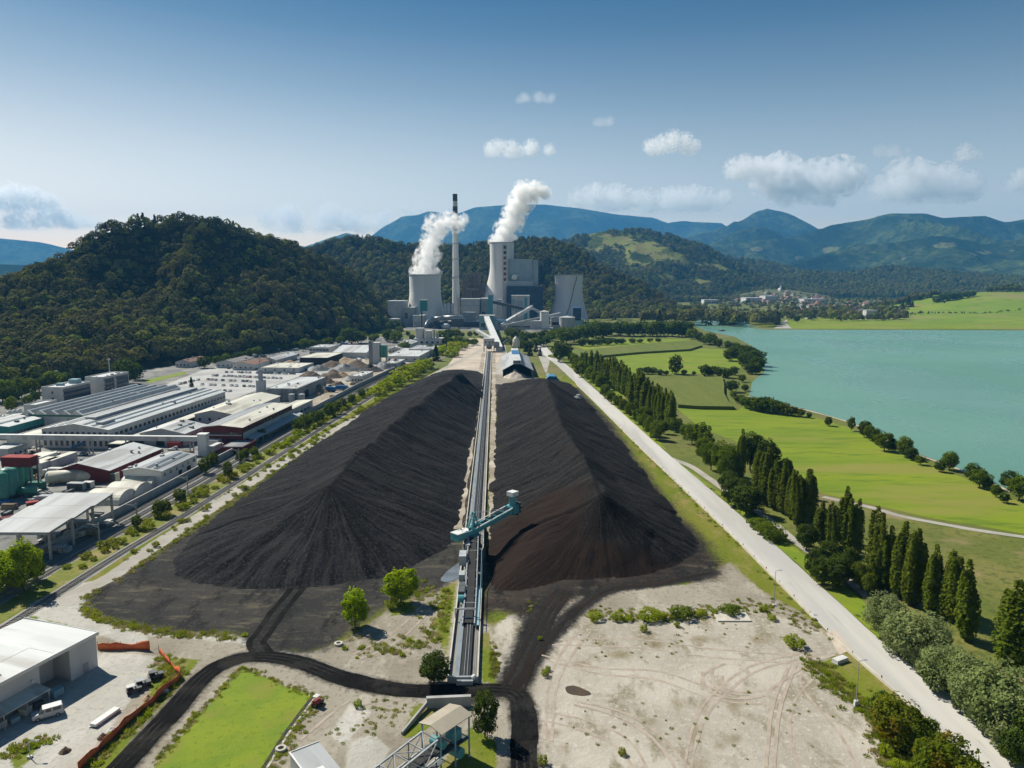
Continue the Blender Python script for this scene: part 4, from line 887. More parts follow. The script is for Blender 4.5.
# ================================================================== buildings
EU = math.radians(4.0)
FOOT = []
def roofpanel(b, p0, p1, y0, y1, th=.16, mi=0):
    """sloping sheet between two points of the x,z profile"""
    (x0, z0), (x1, z1) = p0, p1
    b.prism([(x0, z0), (x1, z1), (x1, z1 + th), (x0, z0 + th)], y0, y1, mi)
def bld_at(name, label, w, L, h, O, rz, roof='y', rise=1.6, wall='wall_grey', rmat='roof_grey', rf=.5, sky=0, skyside=(0, 1), win=(), doors=(), over=.5, cat='building', group=None, open_sides=False, parapet=.6, n=1, sw=1.1, gable=None, group_parts=True):
    t = thing(name, label, cat, O, rz, group); FOOT.append((O[0], O[1], rz, w, L))
    b = MB()
    if roof in ('y', 'x'):
        sw_ = roof == 'x'
        W_, L_ = (L, w) if sw_ else (w, L)
        M = Matrix(((0, -1, 0, w), (1, 0, 0, 0), (0, 0, 1, 0), (0, 0, 0, 1))) if sw_ else None
        r = MB(); ww = W_ / n
        for k in range(n):
            x0 = k * ww; xm = x0 + ww * rf
            if gable:
                g = MB(); g.prism([(x0 + .05, h + .0), (x0 + ww - .05, h + .0), (xm, h + rise - .03)], -.04, L_ + .04, 0, M); g.build('gable', gable, t)
                b.prism([(x0, -.3), (x0 + ww, -.3), (x0 + ww, h), (xm, h + rise - .05), (x0, h)], 0, L_, 0, M)
            else: b.prism([(x0, -.3), (x0 + ww, -.3), (x0 + ww, h), (xm, h + rise - .02), (x0, h)], 0, L_, 0, M)
            dz0 = rise / (ww * rf) * over; dz1 = rise / (ww * (1 - rf)) * over
            roofpanel(r, (x0 - (over if k == 0 else 0), h - (dz0 if k == 0 else 0) + .01), (xm, h + rise + .01), -over, L_ + over)
            roofpanel(r, (xm, h + rise + .01), (x0 + ww + (over if k == n - 1 else 0), h - (dz1 if k == n - 1 else 0) + .01), -over, L_ + over)
        if M is not None:
            r.v = [tuple(M @ Vector(p)) for p in r.v]
        b.build('wall', wall, t); ro = r.build('roof', rmat, t)
        for k in range(n):
            for side in skyside:
                for j in range(sky):
                    f = (j + 1) / (sky + 1) ; x0 = k * ww; xm = x0 + ww * rf; s = MB()
                    if side == 0: xa = x0 + (xm - x0) * f; za = h + rise * f; sl = rise / (ww * rf)
                    else: xa = xm + (x0 + ww - xm) * f; za = h + rise * (1 - f); sl = -rise / (ww * (1 - rf))
                    roofpanel(s, (xa - sw / 2, za - sl * sw / 2 + .19), (xa + sw / 2, za + sl * sw / 2 + .19), 1.2, L_ - 1.2, .12)
                    if M is not None: s.v = [tuple(M @ Vector(p)) for p in s.v]
                    s.build('skylight', 'skylight', t)
    elif roof == 'flat':
        b.box(0, w, 0, L, -.3, h); b.build('wall', wall, t)
        r = MB(); r.box(-.08, w + .08, -.08, L + .08, h - .02, h + .22); ro = r.build('roof', rmat, t)
        if parapet:
            p = MB()
            for q in ((-.1, w + .1, -.1, .25), (-.1, w + .1, L - .25, L + .1), (-.1, .25, .26, L - .26), (w - .25, w + .1, .26, L - .26)): p.box(*q, h + .225, h + .22 + parapet)
            p.build('parapet', wall, t)
        for j in range(sky):
            s = MB(); x = w * (j + 1) / (sky + 1); s.box(x - sw / 2, x + sw / 2, 1.5, L - 1.5, h + .2, h + .55); s.build('skylight', 'skylight', t)
    elif roof == 'arch':                     # barrel along x
        N = 14; r_ = L / 2; pts = [(r_ - r_ * math.cos(PI * i / N), h * math.sin(PI * i / N)) for i in range(N + 1)]
        M = Matrix(((0, -1, 0, w), (1, 0, 0, 0), (0, 0, 1, 0), (0, 0, 0, 1)))
        b.prism(pts, .2, w - .2, 0, M); b.build('end_wall', wall, t)
        r = MB()
        for i in range(N):
            (xa, za), (xb, zb) = pts[i], pts[i + 1]; r.prism([(xa, za), (xb, zb), (xb + (xb - r_) * .03, zb * 1.03 + .02), (xa + (xa - r_) * .03, za * 1.03 + .02)], 0, w, 0, M)
        ro = r.build('roof', rmat, t)
    elif roof == 'mono':                     # slopes from the left (h) to the right (h+rise)
        b.prism([(0, -.3), (w, -.3), (w, h + rise), (0, h)], 0, L); b.build('wall', wall, t)
        r = MB(); sl = rise / w; roofpanel(r, (-over, h - sl * over + .01), (w + over, h + rise + sl * over + .01), -over, L + over); ro = r.build('roof', rmat, t)
    for side, rows, cols, ww_, hh, z0, *ex in win:
        dz = ex[0] if ex else hh * 1.9; f0, f1 = ex[1:3] if len(ex) > 2 else (0, 1)
        S = {'front': w, 'back': w, 'right': L, 'left': L}[side]
        for i in range(rows):
            for j in range(cols):
                c = S * (f0 + (f1 - f0) * (j + .5) / cols); q = MB(); z = z0 + i * dz
                if side == 'front': q.box(c - ww_ / 2, c + ww_ / 2, -.07, .05, z, z + hh)
                elif side == 'back': q.box(c - ww_ / 2, c + ww_ / 2, L - .05, L + .07, z, z + hh)
                elif side == 'right': q.box(w - .05, w + .07, c - ww_ / 2, c + ww_ / 2, z, z + hh)
                else: q.box(-.07, .05, c - ww_ / 2, c + ww_ / 2, z, z + hh)
                q.build('window', 'glass', t)
    for side, c, ww_, hh in doors:
        q = MB()
        if side == 'front': q.box(c * w - ww_ / 2, c * w + ww_ / 2, -.09, .05, 0, hh)
        else: q.box(w - .05, w + .09, c * L - ww_ / 2, c * L + ww_ / 2, 0, hh)
        q.build('door', 'dark', t)
    if roof in ('y', 'flat') and L > 18 and w > 9 and name not in ('loading_canopy', 'canopy_hall'):
        q_ = random.Random(int(w * 100 + L)); zr = lambda x: h + .1 + (0 if roof == 'flat' else rise * ((x % (w / n)) / (w / n * rf) if (x % (w / n)) < w / n * rf else (w / n - x % (w / n)) / (w / n * (1 - rf))))
        for k in range(q_.randint(4, 8)):
            x = q_.uniform(.1, .9) * w; y = q_.uniform(.08, .92) * L; z = zr(x); s_ = q_.uniform(.35, .8); v_ = MB()
            if q_.random() < .5: v_.lathe([(s_ * .6, z - .3), (s_ * .6, z + s_), (s_, z + s_), (s_ * .8, z + s_ * 1.5), (.01, z + s_ * 1.6)], 10, (x, y, 0))
            else: v_.box(x - s_, x + s_, y - s_ * 1.3, y + s_ * 1.3, z - .3, z + s_ * 1.1)
            v_.build('roof_vent', q_.choice(['steel', 'container', 'dark_steel']), t)
    t['dims'] = (w, L, h)
    return t
def bld(name, label, A, B, C, h, rot=None, **k):
    """A, B, C: the near-left, near-right and far-right eave corners read off the photograph"""
    a, b, c = G(*A, h), G(*B, h), G(*C, h); an = EU if rot is None else math.radians(rot)
    u = Vector((math.sin(an), math.cos(an), 0)); v = Vector((u.y, -u.x, 0))
    w = max(2.5, (b - a).dot(v)); L = max(3, (c - b).dot(u))
    y0 = ((b - a).dot(u)) * .5
    O = a + u * y0; O.z = 0
    return bld_at(name, label, w, L, h, O, -an, **k)
def part(t, name, mat, fn, smooth=False):
    b = MB(); fn(b); return b.build(name, mat, t, smooth)

# --- office blocks at the foot of the hill
t = bld('office_block', 'white office block with dark glazed side at the foot of the hill, lower one', (42, 388), (62, 388.5), (88, 382.5), 10, roof='flat', wall='wall_white', rmat='roof_light', win=[('right', 3, 10, 2.6, 1.7, 1.2, 3.1), ('front', 2, 1, 1.2, 1.6, 2.4, 4)])
w, L, h = t['dims']; part(t, 'roof_plant', 'teal_light', lambda b: b.box(w * .3, w * .7, L * .72, L * .9, h + .2, h + 3)); part(t, 'roof_plant', 'teal_light', lambda b: b.box(w * .2, w * .5, L * .35, L * .45, h + .2, h + 1.8))
part(t, 'facade_panel', 'wall_blue', lambda b: b.box(w + .0, w + .04, .5, L - .5, .6, h - .6))
t = bld('office_block', 'taller cream office block with dark windows beside large dark tree', (87, 377.5), (101, 378.5), (122, 373), 12, roof='flat', wall='wall_white', rmat='roof_light', win=[('right', 4, 9, 2.2, 1.7, 1.2, 2.8)])
w, L, h = t['dims']; part(t, 'facade_panel', 'wall_blue', lambda b: (b.box(w, w + .04, 1.5, L * .42, .6, h - .8), b.box(w, w + .04, L * .5, L - .8, .6, h - .8)))
bld('low_shed', 'low white flat shed in front of the lower office block', (19, 407), (40, 405), (58, 400), 5, roof='flat', wall='wall_white', rmat='roof_light', win=[('right', 1, 8, 1.5, 1.6, 1.5)])
for k, (px, py) in enumerate([(10, 420), (15, 419), (20.5, 418)]):
    p = G(px, py); s = thing('silo', ['white silo, leftmost of the three beside the factory', 'white silo, middle of the three beside the factory', 'white silo, rightmost of the three beside the factory'][k], 'silo', p, 0, 'white silos at the factory')
    part(s, 'tank', 'white_metal', lambda b: b.lathe([(1.15, 0), (1.15, 4.6)], 16)); part(s, 'cap', 'wall_white', lambda b: b.lathe([(1.25, 4.6), (1.25, 4.8), (.5, 5.5), (.01, 5.6)], 16))
# --- the two great factory halls
t = bld('factory_hall', 'long white factory hall with rows of dark skylight strips, behind the other hall', (23, 414), (81, 415.5), (186, 388), 7.5, roof='y', rise=2.2, wall='wall_white', rmat='roof_light', sky=1, n=5, sw=2.0, over=.3)
part(t, 'green_gutter', 'green_trim', lambda b: b.box(-.3, t['dims'][0] + .3, -.42, -.31, 6.6, 7.4))
t = bld('factory_hall', 'long grey factory hall with arched front windows and skylit roof', (45, 428), (105, 431), (211, 392), 9, roof='y', rise=2.6, wall='wall_grey', rmat='roof_light', sky=3, sw=1.5, over=.4,
        win=[('front', 2, 12, 1.3, 2.4, 1.2, 4.2), ('right', 1, 30, 2.3, 1.6, 5.2)], doors=[('right', .12, 4, 4)])
w, L, h = t['dims']; part(t, 'roof_monitor', 'container', lambda b: (b.box(w * .42, w * .58, 12, L - 8, h + 2.1, h + 3.6), b.box(w * .7, w * .8, 6, 16, h + 1.2, h + 2.4)))
t = bld('loading_canopy', 'long pale loading canopy with dark open side along the grey factory hall', (106, 445), (122, 444), (216, 401), 4.6, roof='flat', wall='dark', rmat='roof_cream', parapet=0)  # solid near-black block: the shade under the canopy is put into its colour
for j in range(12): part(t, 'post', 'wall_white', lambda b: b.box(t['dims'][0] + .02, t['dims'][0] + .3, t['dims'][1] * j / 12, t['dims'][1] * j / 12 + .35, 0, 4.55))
t = bld('green_hall', 'low hall with green-banded wall and pale roof at left edge', (-34, 424), (0, 429), (42, 418), 6, roof='y', rise=1.4, wall='teal_dark', rmat='roof_light', sky=1, sw=1.6, win=[('right', 1, 12, 2.0, 1.4, 1.4)])
bld('cream_roof_shed', 'low flat shed with cream roof between green hall and grey factory hall', (4, 439), (34, 438), (72, 419), 4.5, roof='flat', wall='wall_white', rmat='roof_cream', parapet=.3)
bld('small_shed', 'small flat white shed at the left edge beneath the pipe bridge', (-20, 452), (13, 449), (26, 443), 4, roof='flat', wall='wall_white', rmat='roof_light', win=[('right', 1, 4, 1, 1, 1.2)])
# --- halls in the middle of the estate
bld('gabled_hall', 'pale grey gabled hall with big dark doorways behind the pipe bridge', (140, 433), (184, 434), (205, 425), 6, roof='y', rise=2.4, wall='wall_grey', rmat='roof_light', sky=1, skyside=(1,), doors=[('front', .45, 4, 4), ('front', .85, 4.5, 4)], win=[('right', 1, 5, 2, 1.2, 3)])
bld('maroon_gabled_shed', 'wide shed with maroon gable end and pale skylit roof', (58, 469.5), (109, 470.5), (163, 449), 5, roof='y', rise=2.6, wall='wall_red', rmat='roof_light', rf=.4, sky=1, skyside=(0,), sw=1.7)
bld('white_hall', 'white metal hall with two dark roof strips beside the railway', (121, 471.5), (163, 470.5), (201, 454), 6, roof='y', rise=1.3, wall='white_metal', rmat='roof_grey', rf=.42, sky=2, skyside=(1,), sw=1.4, doors=[('right', .75, 3, 3), ('right', .5, 2.4, 3)], win=[('right', 1, 6, 1.4, 1.2, 3.6)])
for k, (A, B, C) in enumerate([((119, 489), (156, 487), (158, 479)), ((104, 497.5), (141, 495), (143, 486)), ((84, 505), (126, 502), (129, 492.5))]):
    a = G(*A); b_ = G(*B); c = G(*C); u = Vector((math.sin(EU), math.cos(EU), 0)); v = Vector((u.y, -u.x, 0))
    bld_at('barrel_tent', ['cream barrel-roofed storage tent closest to the white hall', 'cream barrel-roofed storage tent, middle one of the three', 'cream barrel-roofed storage tent closest to the wide open canopy'][k], (b_ - a).dot(v), max(7, (c - b_).dot(u)), 4.0, a, -EU, roof='arch', wall='wall_grey', rmat='roof_cream', cat='storage tent', group='barrel storage tents', doors=[])
# --- open canopy
A, B, Cc = G(-2, 528, 8), G(49, 533, 8), G(113, 497.5, 8)
v = Vector((math.cos(.02), -math.sin(.02), 0)); u = Vector((.02, 1, 0)); w = (B - A).dot(v); L = (Cc - B).y
t = thing('open_canopy', 'large open-sided canopy with folded pale sheet roof on tall posts', 'canopy', (B.x - w, B.y, 0), 0)
z = 8.0
prof = [(0, 8.0), (L * .30, 8.6), (L * .36, 8.3), (L * .62, 9.0), (L * .68, 8.6), (L, 9.4)]
b = MB()
for (y0, z0), (y1, z1) in zip(prof[:-1], prof[1:]):
    b.add([(-2, y0, z0), (w, y0, z0), (w, y1, z1), (-2, y1, z1), (-2, y0, z0 + .2), (w, y0, z0 + .2), (w, y1, z1 + .2), (-2, y1, z1 + .2)], [(0, 3, 2, 1), (4, 5, 6, 7), (0, 1, 5, 4), (1, 2, 6, 5), (2, 3, 7, 6), (3, 0, 4, 7)])
b.build('roof', 'roof_grey', t)
for x in (.4, w * .5, w - .5):
    for f in (.02, .34, .66, .98): part(t, 'post', 'concrete', lambda b: b.box(x - .3, x + .3, L * f - .3, L * f + .3, 0, 8.0 + .6 * f))
part(t, 'edge_beam', 'steel', lambda b: b.bar((w - .5, 0, 7.7), (w - .5, L, 8.9), .35, .6)); part(t, 'edge_beam', 'steel', lambda b: b.bar((0, .3, 7.6), (w, .3, 7.6), .3, .6))
oc = Vector((B.x - w, B.y, 0))
for k, (fx, fy) in enumerate([(.15, .1), (.45, .12), (.75, .15), (.2, .45), (.6, .5), (.8, .55), (.3, .8), (.7, .85)]):
    b = MB(); rg = random.Random(k)
    for i in range(4):
        for j in range(3): b.box(i * 1.5, i * 1.5 + 1.3, 0, 2.6, j * .75, j * .75 + .66 if rg.random() > .25 else j * .75 + .1)
    o = b.build('pallet_stack', ['roof_cream', 'log', 'container', 'wall_white'][k % 4], None); o.location = oc + Vector((w * fx, L * fy, .05))
    tag(o, f'{["cream", "brown", "grey", "white"][k % 4]} stack of palletised goods under the {["front", "back"][k // 4]} half of the open canopy', 'pallet stack', 'stacked goods under the canopy')
# --- tanks and the big lying cylinder
for k, (px, py, h, r, m) in enumerate([(2, 502, 10, 2.4, 'green_tank'), (8, 499, 10.5, 2.4, 'green_tank'), (13.5, 497, 10, 2.1, 'green_tank'), (19, 489, 8.5, 2.0, 'green_tank'), (27, 484, 8.5, 2.3, 'green_tank')]):
    p = G(px, py); s = thing('storage_tank', ['green vertical tank at the very left edge of the tank group', 'green vertical tank, tallest of the tank group', 'green vertical tank in front of the maroon box', 'green vertical tank directly under the maroon box', 'green vertical tank at the right end of the maroon box'][k], 'tank', p, 0, 'green tanks by the estate yard')
    part(s, 'shell', m, lambda b: b.lathe([(r, 1.6), (r, h), (r * .55, h + .8), (.01, h + .9)], 20), True)
    part(s, 'skirt', 'dark_steel', lambda b: b.lathe([(r * .75, 0), (r, 1.58)], 16))
p = G(16, 492); t = thing('maroon_housing', 'maroon box housing carried above the green tanks', 'housing', (p.x - 4.5, p.y, 0), -EU)
part(t, 'box', 'wall_red', lambda b: b.box(0, 11, 0, 4.5, 9.6, 13.0)); part(t, 'roof', 'red_paint', lambda b: b.box(-.2, 11.2, -.2, 4.7, 13.0, 13.25))
for x in (.3, 10.7):
    for y in (.3, 4.2): part(t, 'leg', 'dark_steel', lambda b: b.box(x - .2, x + .2, y - .2, y + .2, 0, 9.6))
p = G(27, 497); s = thing('lying_tank', 'small green horizontal tank on saddles beside the red flatbed', 'tank', p, -EU)
part(s, 'shell', 'green_tank', lambda b: b.tube((-3.2, 0, 2.2), (2.2, 2, 2.2), 1.5, n=16), True); part(s, 'saddle', 'dark_steel', lambda b: (b.box(-2.6, -2, -.8, 1, 0, 1), b.box(1, 1.6, .6, 2.4, 0, 1)))
a = G(50, 484); c = G(93, 481); s = thing('lying_cylinder', 'long pale cylindrical tank lying beside the maroon gabled shed', 'tank', a, 0)
d = c - a; part(s, 'shell', 'roof_cream', lambda b: b.tube((0, 0, 2.6), (d.x, d.y, 2.6), 2.5, n=20), True)
part(s, 'end_cap', 'white_metal', lambda b: b.sphere((0, 0, 2.6), 2.5, .45, 1, 1, 8), True); part(s, 'end_cap', 'white_metal', lambda b: b.sphere((d.x, d.y, 2.6), 2.5, .45, 1, 1, 8), True)
for f in (.15, .5, .85): part(s, 'saddle', 'concrete', lambda b: b.box(d.x * f - .4, d.x * f + .4, d.y * f - 1.8, d.y * f + 1.8, 0, 1.0))
p = G(41, 488); s = thing('yard_mast', 'slim white lighting mast standing beside the long pale tank', 'mast', p)
part(s, 'pole', 'white_metal', lambda b: b.tube((0, 0, 0), (0, 0, 12), .32, .22)); part(s, 'lamp_head', 'steel', lambda b: b.box(-.7, .7, -.3, .3, 12, 12.5))
# flatbed, trailers, containers
def container(px, py, w, L, h, mat, label, rz=-EU, name='shipping_container', cat='container'):
    t = thing(name, label, cat, G(px, py), rz)
    def body(b):
        b.box(0, w, 0, L, .15, h)
        for i in range(int(L / .8)): b.box(w, w + .05, i * .8 + .2, i * .8 + .5, .3, h - .15); b.box(-.05, 0, i * .8 + .2, i * .8 + .5, .3, h - .15)
        b.box(-.04, w + .04, -.04, L + .04, h - .02, h + .06)
    part(t, 'body', mat, body)
    part(t, 'door', 'dark_steel', lambda b: (b.box(.08, w / 2 - .04, -.1, -.05, .3, h - .2), b.box(w / 2 + .04, w - .08, -.1, -.05, .3, h - .2)))
    part(t, 'skid', 'dark_steel', lambda b: (b.box(.1, .4, .1, L - .1, 0, .15), b.box(w - .4, w - .1, .1, L - .1, 0, .15)))
    return t
container(67, 490.5, 6.2, 2.6, 2.7, 'container', 'grey container lying crosswise in front of the long pale tank')
container(82, 489, 3.4, 2.6, 2.5, 'wall_white', 'short white container right of the grey container')
container(97, 482.5, 7.5, 3.0, 3.6, 'roof_cream', 'cream truck-sized container beside the maroon gable end')
container(26, 505, 2.6, 9, 1.2, 'red_paint', 'long low red flatbed body in the tank yard', -.9, 'flatbed_body', 'flatbed')
container(0, 521, 3, 9, 1.2, 'wall_red', 'dull red flatbed body near the left edge behind the canopy', -.7, 'flatbed_body', 'flatbed')
for k, (A, B, C, m, lb) in enumerate([((15, 461), (29, 462), (50, 452.5), 'roof_cream', 'cream-roofed white storage box row left of the maroon shed, long one'), ((29, 463.5), (42, 463.5), (55, 457), 'roof_cream', 'cream-roofed grey storage box in front of the long one'), ((44, 461), (52, 461), (70, 452), 'roof_cream', 'narrow cream-roofed white storage box next to the maroon shed')]):
    bld('storage_box', lb, A, B, C, 5, roof='flat', wall='wall_grey', rmat=m, parapet=0, doors=[('front', .5, 3, 3)])
# --- red-fronted hall and its neighbours
t = bld('maroon_hall', 'tall maroon-fronted hall with half grey half cream roof', (203, 427), (241.5, 428), (288, 405), 9.5, roof='y', rise=1.0, wall='wall_red', rmat='roof_cream', rf=.45, win=[('front', 1, 9, 1.5, 1.0, 6.2), ('right', 1, 14, 2.6, 1.1, 7.2)], doors=[('front', .7, 4, 4)])
w, L, h = t['dims']
part(t, 'roof_sheet', 'roof_dark', lambda b: roofpanel(b, (-.4, h + .15), (w * .45 - .3, h + 1.2), -.4, L + .4, .05))
part(t, 'side_cladding', 'wall_grey', lambda b: b.box(w, w + .05, 1, L - .5, 3.2, 6.8)); part(t, 'lean_to', 'roof_grey', lambda b: roofpanel(b, (w + .1, 4.4), (w + 5.0, 3.4), 2, L + 6))
part(t, 'front_band', 'wall_white', lambda b: b.box(.4, w - .4, -.06, -.01, 5.6, 6.0)); part(t, 'porch', 'wall_grey', lambda b: b.box(w * .18, w * .48, -4, -.1, 0, 4.2))
for j in range(7): part(t, 'lean_to_post', 'steel', lambda b: b.box(w + 4.6, w + 4.85, 3 + j * L / 7, 3.25 + j * L / 7, 0, 3.4))
bld('maroon_annex', 'low maroon annex at the front corner of the tall maroon hall', (222, 447), (242, 448), (249, 441), 3.2, roof='flat', wall='wall_red', rmat='roof_dark', parapet=.2)
bld('gabled_hall', 'grey gabled hall with cream-green roof behind the maroon hall', (198, 413), (231, 416), (276, 397), 6.5, roof='y', rise=2.2, wall='wall_grey', rmat='roof_cream', rf=.45, win=[('front', 1, 4, 1.3, 1.6, 3)])
bld('white_roofed_shed', 'low shed with bright pale roof behind the maroon hall next to two silos', (277, 409.5), (292, 410.5), (312, 401), 6, roof='mono', rise=.6, wall='wall_white', rmat='roof_cream', win=[('right', 1, 6, 2, 1.3, 2.5)])
t = bld('dark_sided_hall', 'hall with pale flat roof and dark side beside scrap heaps', (268, 388.5), (296, 389.5), (325, 377.5), 8, roof='flat', wall='roof_dark', rmat='roof_light', parapet=.2, doors=[('right', .3, 8, 5), ('right', .7, 8, 5)])  # slate-grey walls on every side
for k, px in enumerate((292, 302)):
    p = G(px, 402); s = thing('silo', ['grey steel silo beside scrap heaps, left of a pair', 'grey steel silo beside scrap heaps, right of a pair'][k], 'silo', p, 0, 'pair of grey silos')
    part(s, 'tank', 'steel', lambda b: b.lathe([(1.9, .2), (1.9, 5.0)], 18), True); part(s, 'cap', 'container', lambda b: b.lathe([(2.0, 5.0), (2.0, 5.15), (.01, 5.7)], 18))
p = G(260, 394); t = thing('mixing_tower', 'narrow grey tower with a thin mast above the car park', 'tower', p, -EU)
part(t, 'tower_body', 'wall_grey', lambda b: b.box(-2.6, 2.6, 0, 5, 0, 9.5)); part(t, 'upper_box', 'container', lambda b: b.box(-1.2, 1.2, 1, 3.4, 9.5, 17)); part(t, 'mast', 'steel', lambda b: b.tube((0, 2, 17), (0, 2, 27), .3, .12))
# --- far part of the estate
bld('canopy_hall', 'low open hall with pale roof behind the scrap yard', (300, 357.5), (327, 358), (334, 353), 7, roof='flat', wall='dark', rmat='roof_cream', parapet=0)  # open sides filled by a near-black block, shade painted as colour
bld('office_block', 'white two-storey flat building with dark openings at the far estate end', (310, 347.5), (328, 348), (333, 345), 8, roof='flat', wall='wall_white', rmat='roof_light', win=[('front', 2, 6, 3, 1.6, 1.5, 3.4)], parapet=.4)
bld('white_tent_hall', 'wide bright white tent-roofed hall near the white tower', (331, 353), (368, 352), (371, 346), 6, roof='x', rise=4.5, wall='wall_white', rmat='roof_light')
p = G(375, 364); t = thing('batching_tower', 'tall white tower with dark left side and green silo panel', 'tower', p, -EU)
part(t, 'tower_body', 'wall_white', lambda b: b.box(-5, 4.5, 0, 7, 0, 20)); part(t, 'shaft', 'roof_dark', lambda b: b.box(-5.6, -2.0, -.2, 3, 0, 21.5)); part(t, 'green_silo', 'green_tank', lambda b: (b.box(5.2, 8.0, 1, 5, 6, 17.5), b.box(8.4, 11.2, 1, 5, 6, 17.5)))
for x in (5.6, 10.8): part(t, 'leg', 'steel', lambda b: b.box(x - .25, x + .25, 1.2, 1.7, 0, 6))
for k, (A, B, C, h, m, lb) in enumerate([
    ((397, 344), (412, 343.6), (414, 341), 6, 'roof_light', 'long low white shed left of the large pipe ducts'),
    ((384, 357), (420, 356), (430, 348), 5, 'roof_light', 'broad low white-roofed warehouse between white tower and power station'),
    ((405, 351), (436, 348), (441, 344), 6, 'roof_grey', 'grey-roofed warehouse behind the broad white-roofed warehouse'),
    ((388, 349), (402, 348.5), (404, 345), 5, 'roof_light', 'small white-roofed shed in the middle of the far warehouses'),
    ((384, 364), (398, 363), (402, 359), 4, 'roof_light', 'small pale shed right of the white tower'),
    ((352, 376), (362, 377), (367, 372), 5, 'roof_light', 'small white shed with one dark side among the scrap heaps'),
    ((175, 362), (190, 362), (196, 358), 5, 'brown_roof', 'brown-roofed house at the hill foot, left of the trio'),
    ((234, 364), (252, 365), (258, 360), 5, 'brown_roof', 'brown-roofed house at the hill foot behind the car park'),
    ((218, 362), (233, 363), (238, 358), 5, 'grey_roof', 'grey-roofed house at the hill foot next to the brown one'),
    ((263, 360), (276, 360), (284, 354), 5, 'roof_light', 'pale-roofed house behind the yellowish sheds'),
    ((260, 368), (299, 368), (303, 363), 4, 'roof_cream', 'long low yellowish shed behind the car park')]):
    bld(['warehouse', 'house'][k in (6, 7, 8, 9)], lb, A, B, C, h, roof='y' if k in (0, 3, 6, 7, 8, 9) else 'flat', rise=2.0, wall='wall_white', rmat=m, win=[('front', 1, 4, 1.4, 1.4, 1.6)], cat=['warehouse', 'house'][k in (6, 7, 8, 9)], parapet=.2)
# process block at the end of the estate
p = G(437, 346); t = thing('process_plant', 'cluster-roofed white process block in front of the pipe ducts', 'process building', (p.x - 16, p.y, 0), -EU)
part(t, 'base_block', 'wall_white', lambda b: b.box(-12, 22, 0, 18, 0, 9)); part(t, 'upper_block', 'wall_grey', lambda b: b.box(-10, -1, 3, 14, 9, 21)); part(t, 'upper_block', 'wall_white', lambda b: b.box(2, 9, 2, 12, 9, 18)); part(t, 'stack', 'steel', lambda b: (b.tube((12, 6, 9), (12, 6, 19), 1.2), b.tube((16, 6, 9), (16, 6, 15), 1.6)))
for j in range(5): part(t, 'window', 'glass', lambda b: b.box(-10 + j * 6.4, -7 + j * 6.4, -.08, .05, 3, 5.5))
# --- pipe bridge across the estate
p0 = G(-60, 452); p1 = G(203, 455); t = thing('pipe_bridge', 'long pale enclosed pipe bridge crossing above the factory yard', 'pipe bridge', (p1.x, p1.y, 0), 0)
dx = p0 - p1
part(t, 'gallery', 'roof_light', lambda b: b.bar((0, 0, 7.4), (dx.x, dx.y, 7.4), 1.8, 2.0)); part(t, 'gallery_roof', 'white_metal', lambda b: b.bar((0, 0, 8.5), (dx.x, dx.y, 8.5), 2.2, .2))
for f in (.04, .28, .42, .62, .85):
    q = dx * f; part(t, 'support', 'steel', lambda b: (b.bar((q.x - .8, q.y, 0), (q.x - .8, q.y, 6.4), .45), b.bar((q.x + .8, q.y, 0), (q.x + .8, q.y, 6.4), .45), b.bar((q.x - .8, q.y, 3), (q.x + .8, q.y, 5.5), .25)))
part(t, 'end_tower', 'white_metal', lambda b: (b.box(-1.4, 2.4, -1.8, 1.8, 0, 9.6), b.box(-1.7, 2.7, -2.1, 2.1, 9.6, 9.9)))
t = thing('blue_skip_conveyor', 'blue sloping chute under the pipe bridge beside the factory front', 'chute', G(72, 449), 0)
part(t, 'chute', 'blue', lambda b: b.bar((0, 0, .8), (9, 3, 4.6), 2.2, .9)); part(t, 'leg', 'steel', lambda b: (b.box(7.6, 8, 2.2, 2.6, 0, 4), b.box(4, 4.4, 1, 1.4, 0, 2.2))); part(t, 'hopper', 'blue', lambda b: b.box(8.2, 11, 1.6, 5, 3, 6))
# --- noise wall and rails
def ribbon(P, z0, z1, th, b, mi=0):
    for a, c in zip(P[:-1], P[1:]): b.bar((a[0], a[1], (z0 + z1) / 2), (c[0], c[1], (z0 + z1) / 2), th, z1 - z0, mi)
b = MB(); ribbon(WALL[1:6], 0, 3.0, .5, b); o = b.build('barrier_wall', 'concrete'); tag(o, 'long grey concrete barrier wall between the factory estate and railway', 'wall')
def railpts(off):
    P = catmull(W(WALL), 4); out = []
    for k in range(len(P)):
        tt = (P[min(k + 1, len(P) - 1)] - P[max(k - 1, 0)]).normalized(); out.append(P[k] + Vector((tt.y, -tt.x)) * off)
    return out
for k, off in enumerate((3.0, 6.6, 10.2, 21.5)):
    t = thing('railway_track', ['railway track nearest to the grey barrier wall', 'middle railway track of the three beside the barrier wall', 'railway track next to the hedge, outermost of three', 'single railway track between the hedge and grassy bank'][k], 'railway track', (0, 0, 0), 0, 'railway tracks')
    for s in (-.72, .72):
        b = MB(); ribbon(railpts(off + s), .28, .44, .09, b); b.build('rail', 'rail_steel', t)
    b = MB(); P = densify(railpts(off), .75, False)
    for a, c in zip(P[:-1], P[1:]):
        if a.y > 620: break
        d = (c - a).normalized(); n_ = Vector((d.y, -d.x)); q0 = a - n_ * 1.25; q1 = a + n_ * 1.25; b.bar((q0.x, q0.y, .2), (q1.x, q1.y, .2), .26, .18)
    o = b.build('sleepers', 'ballast', t); o['kind'] = 'stuff'
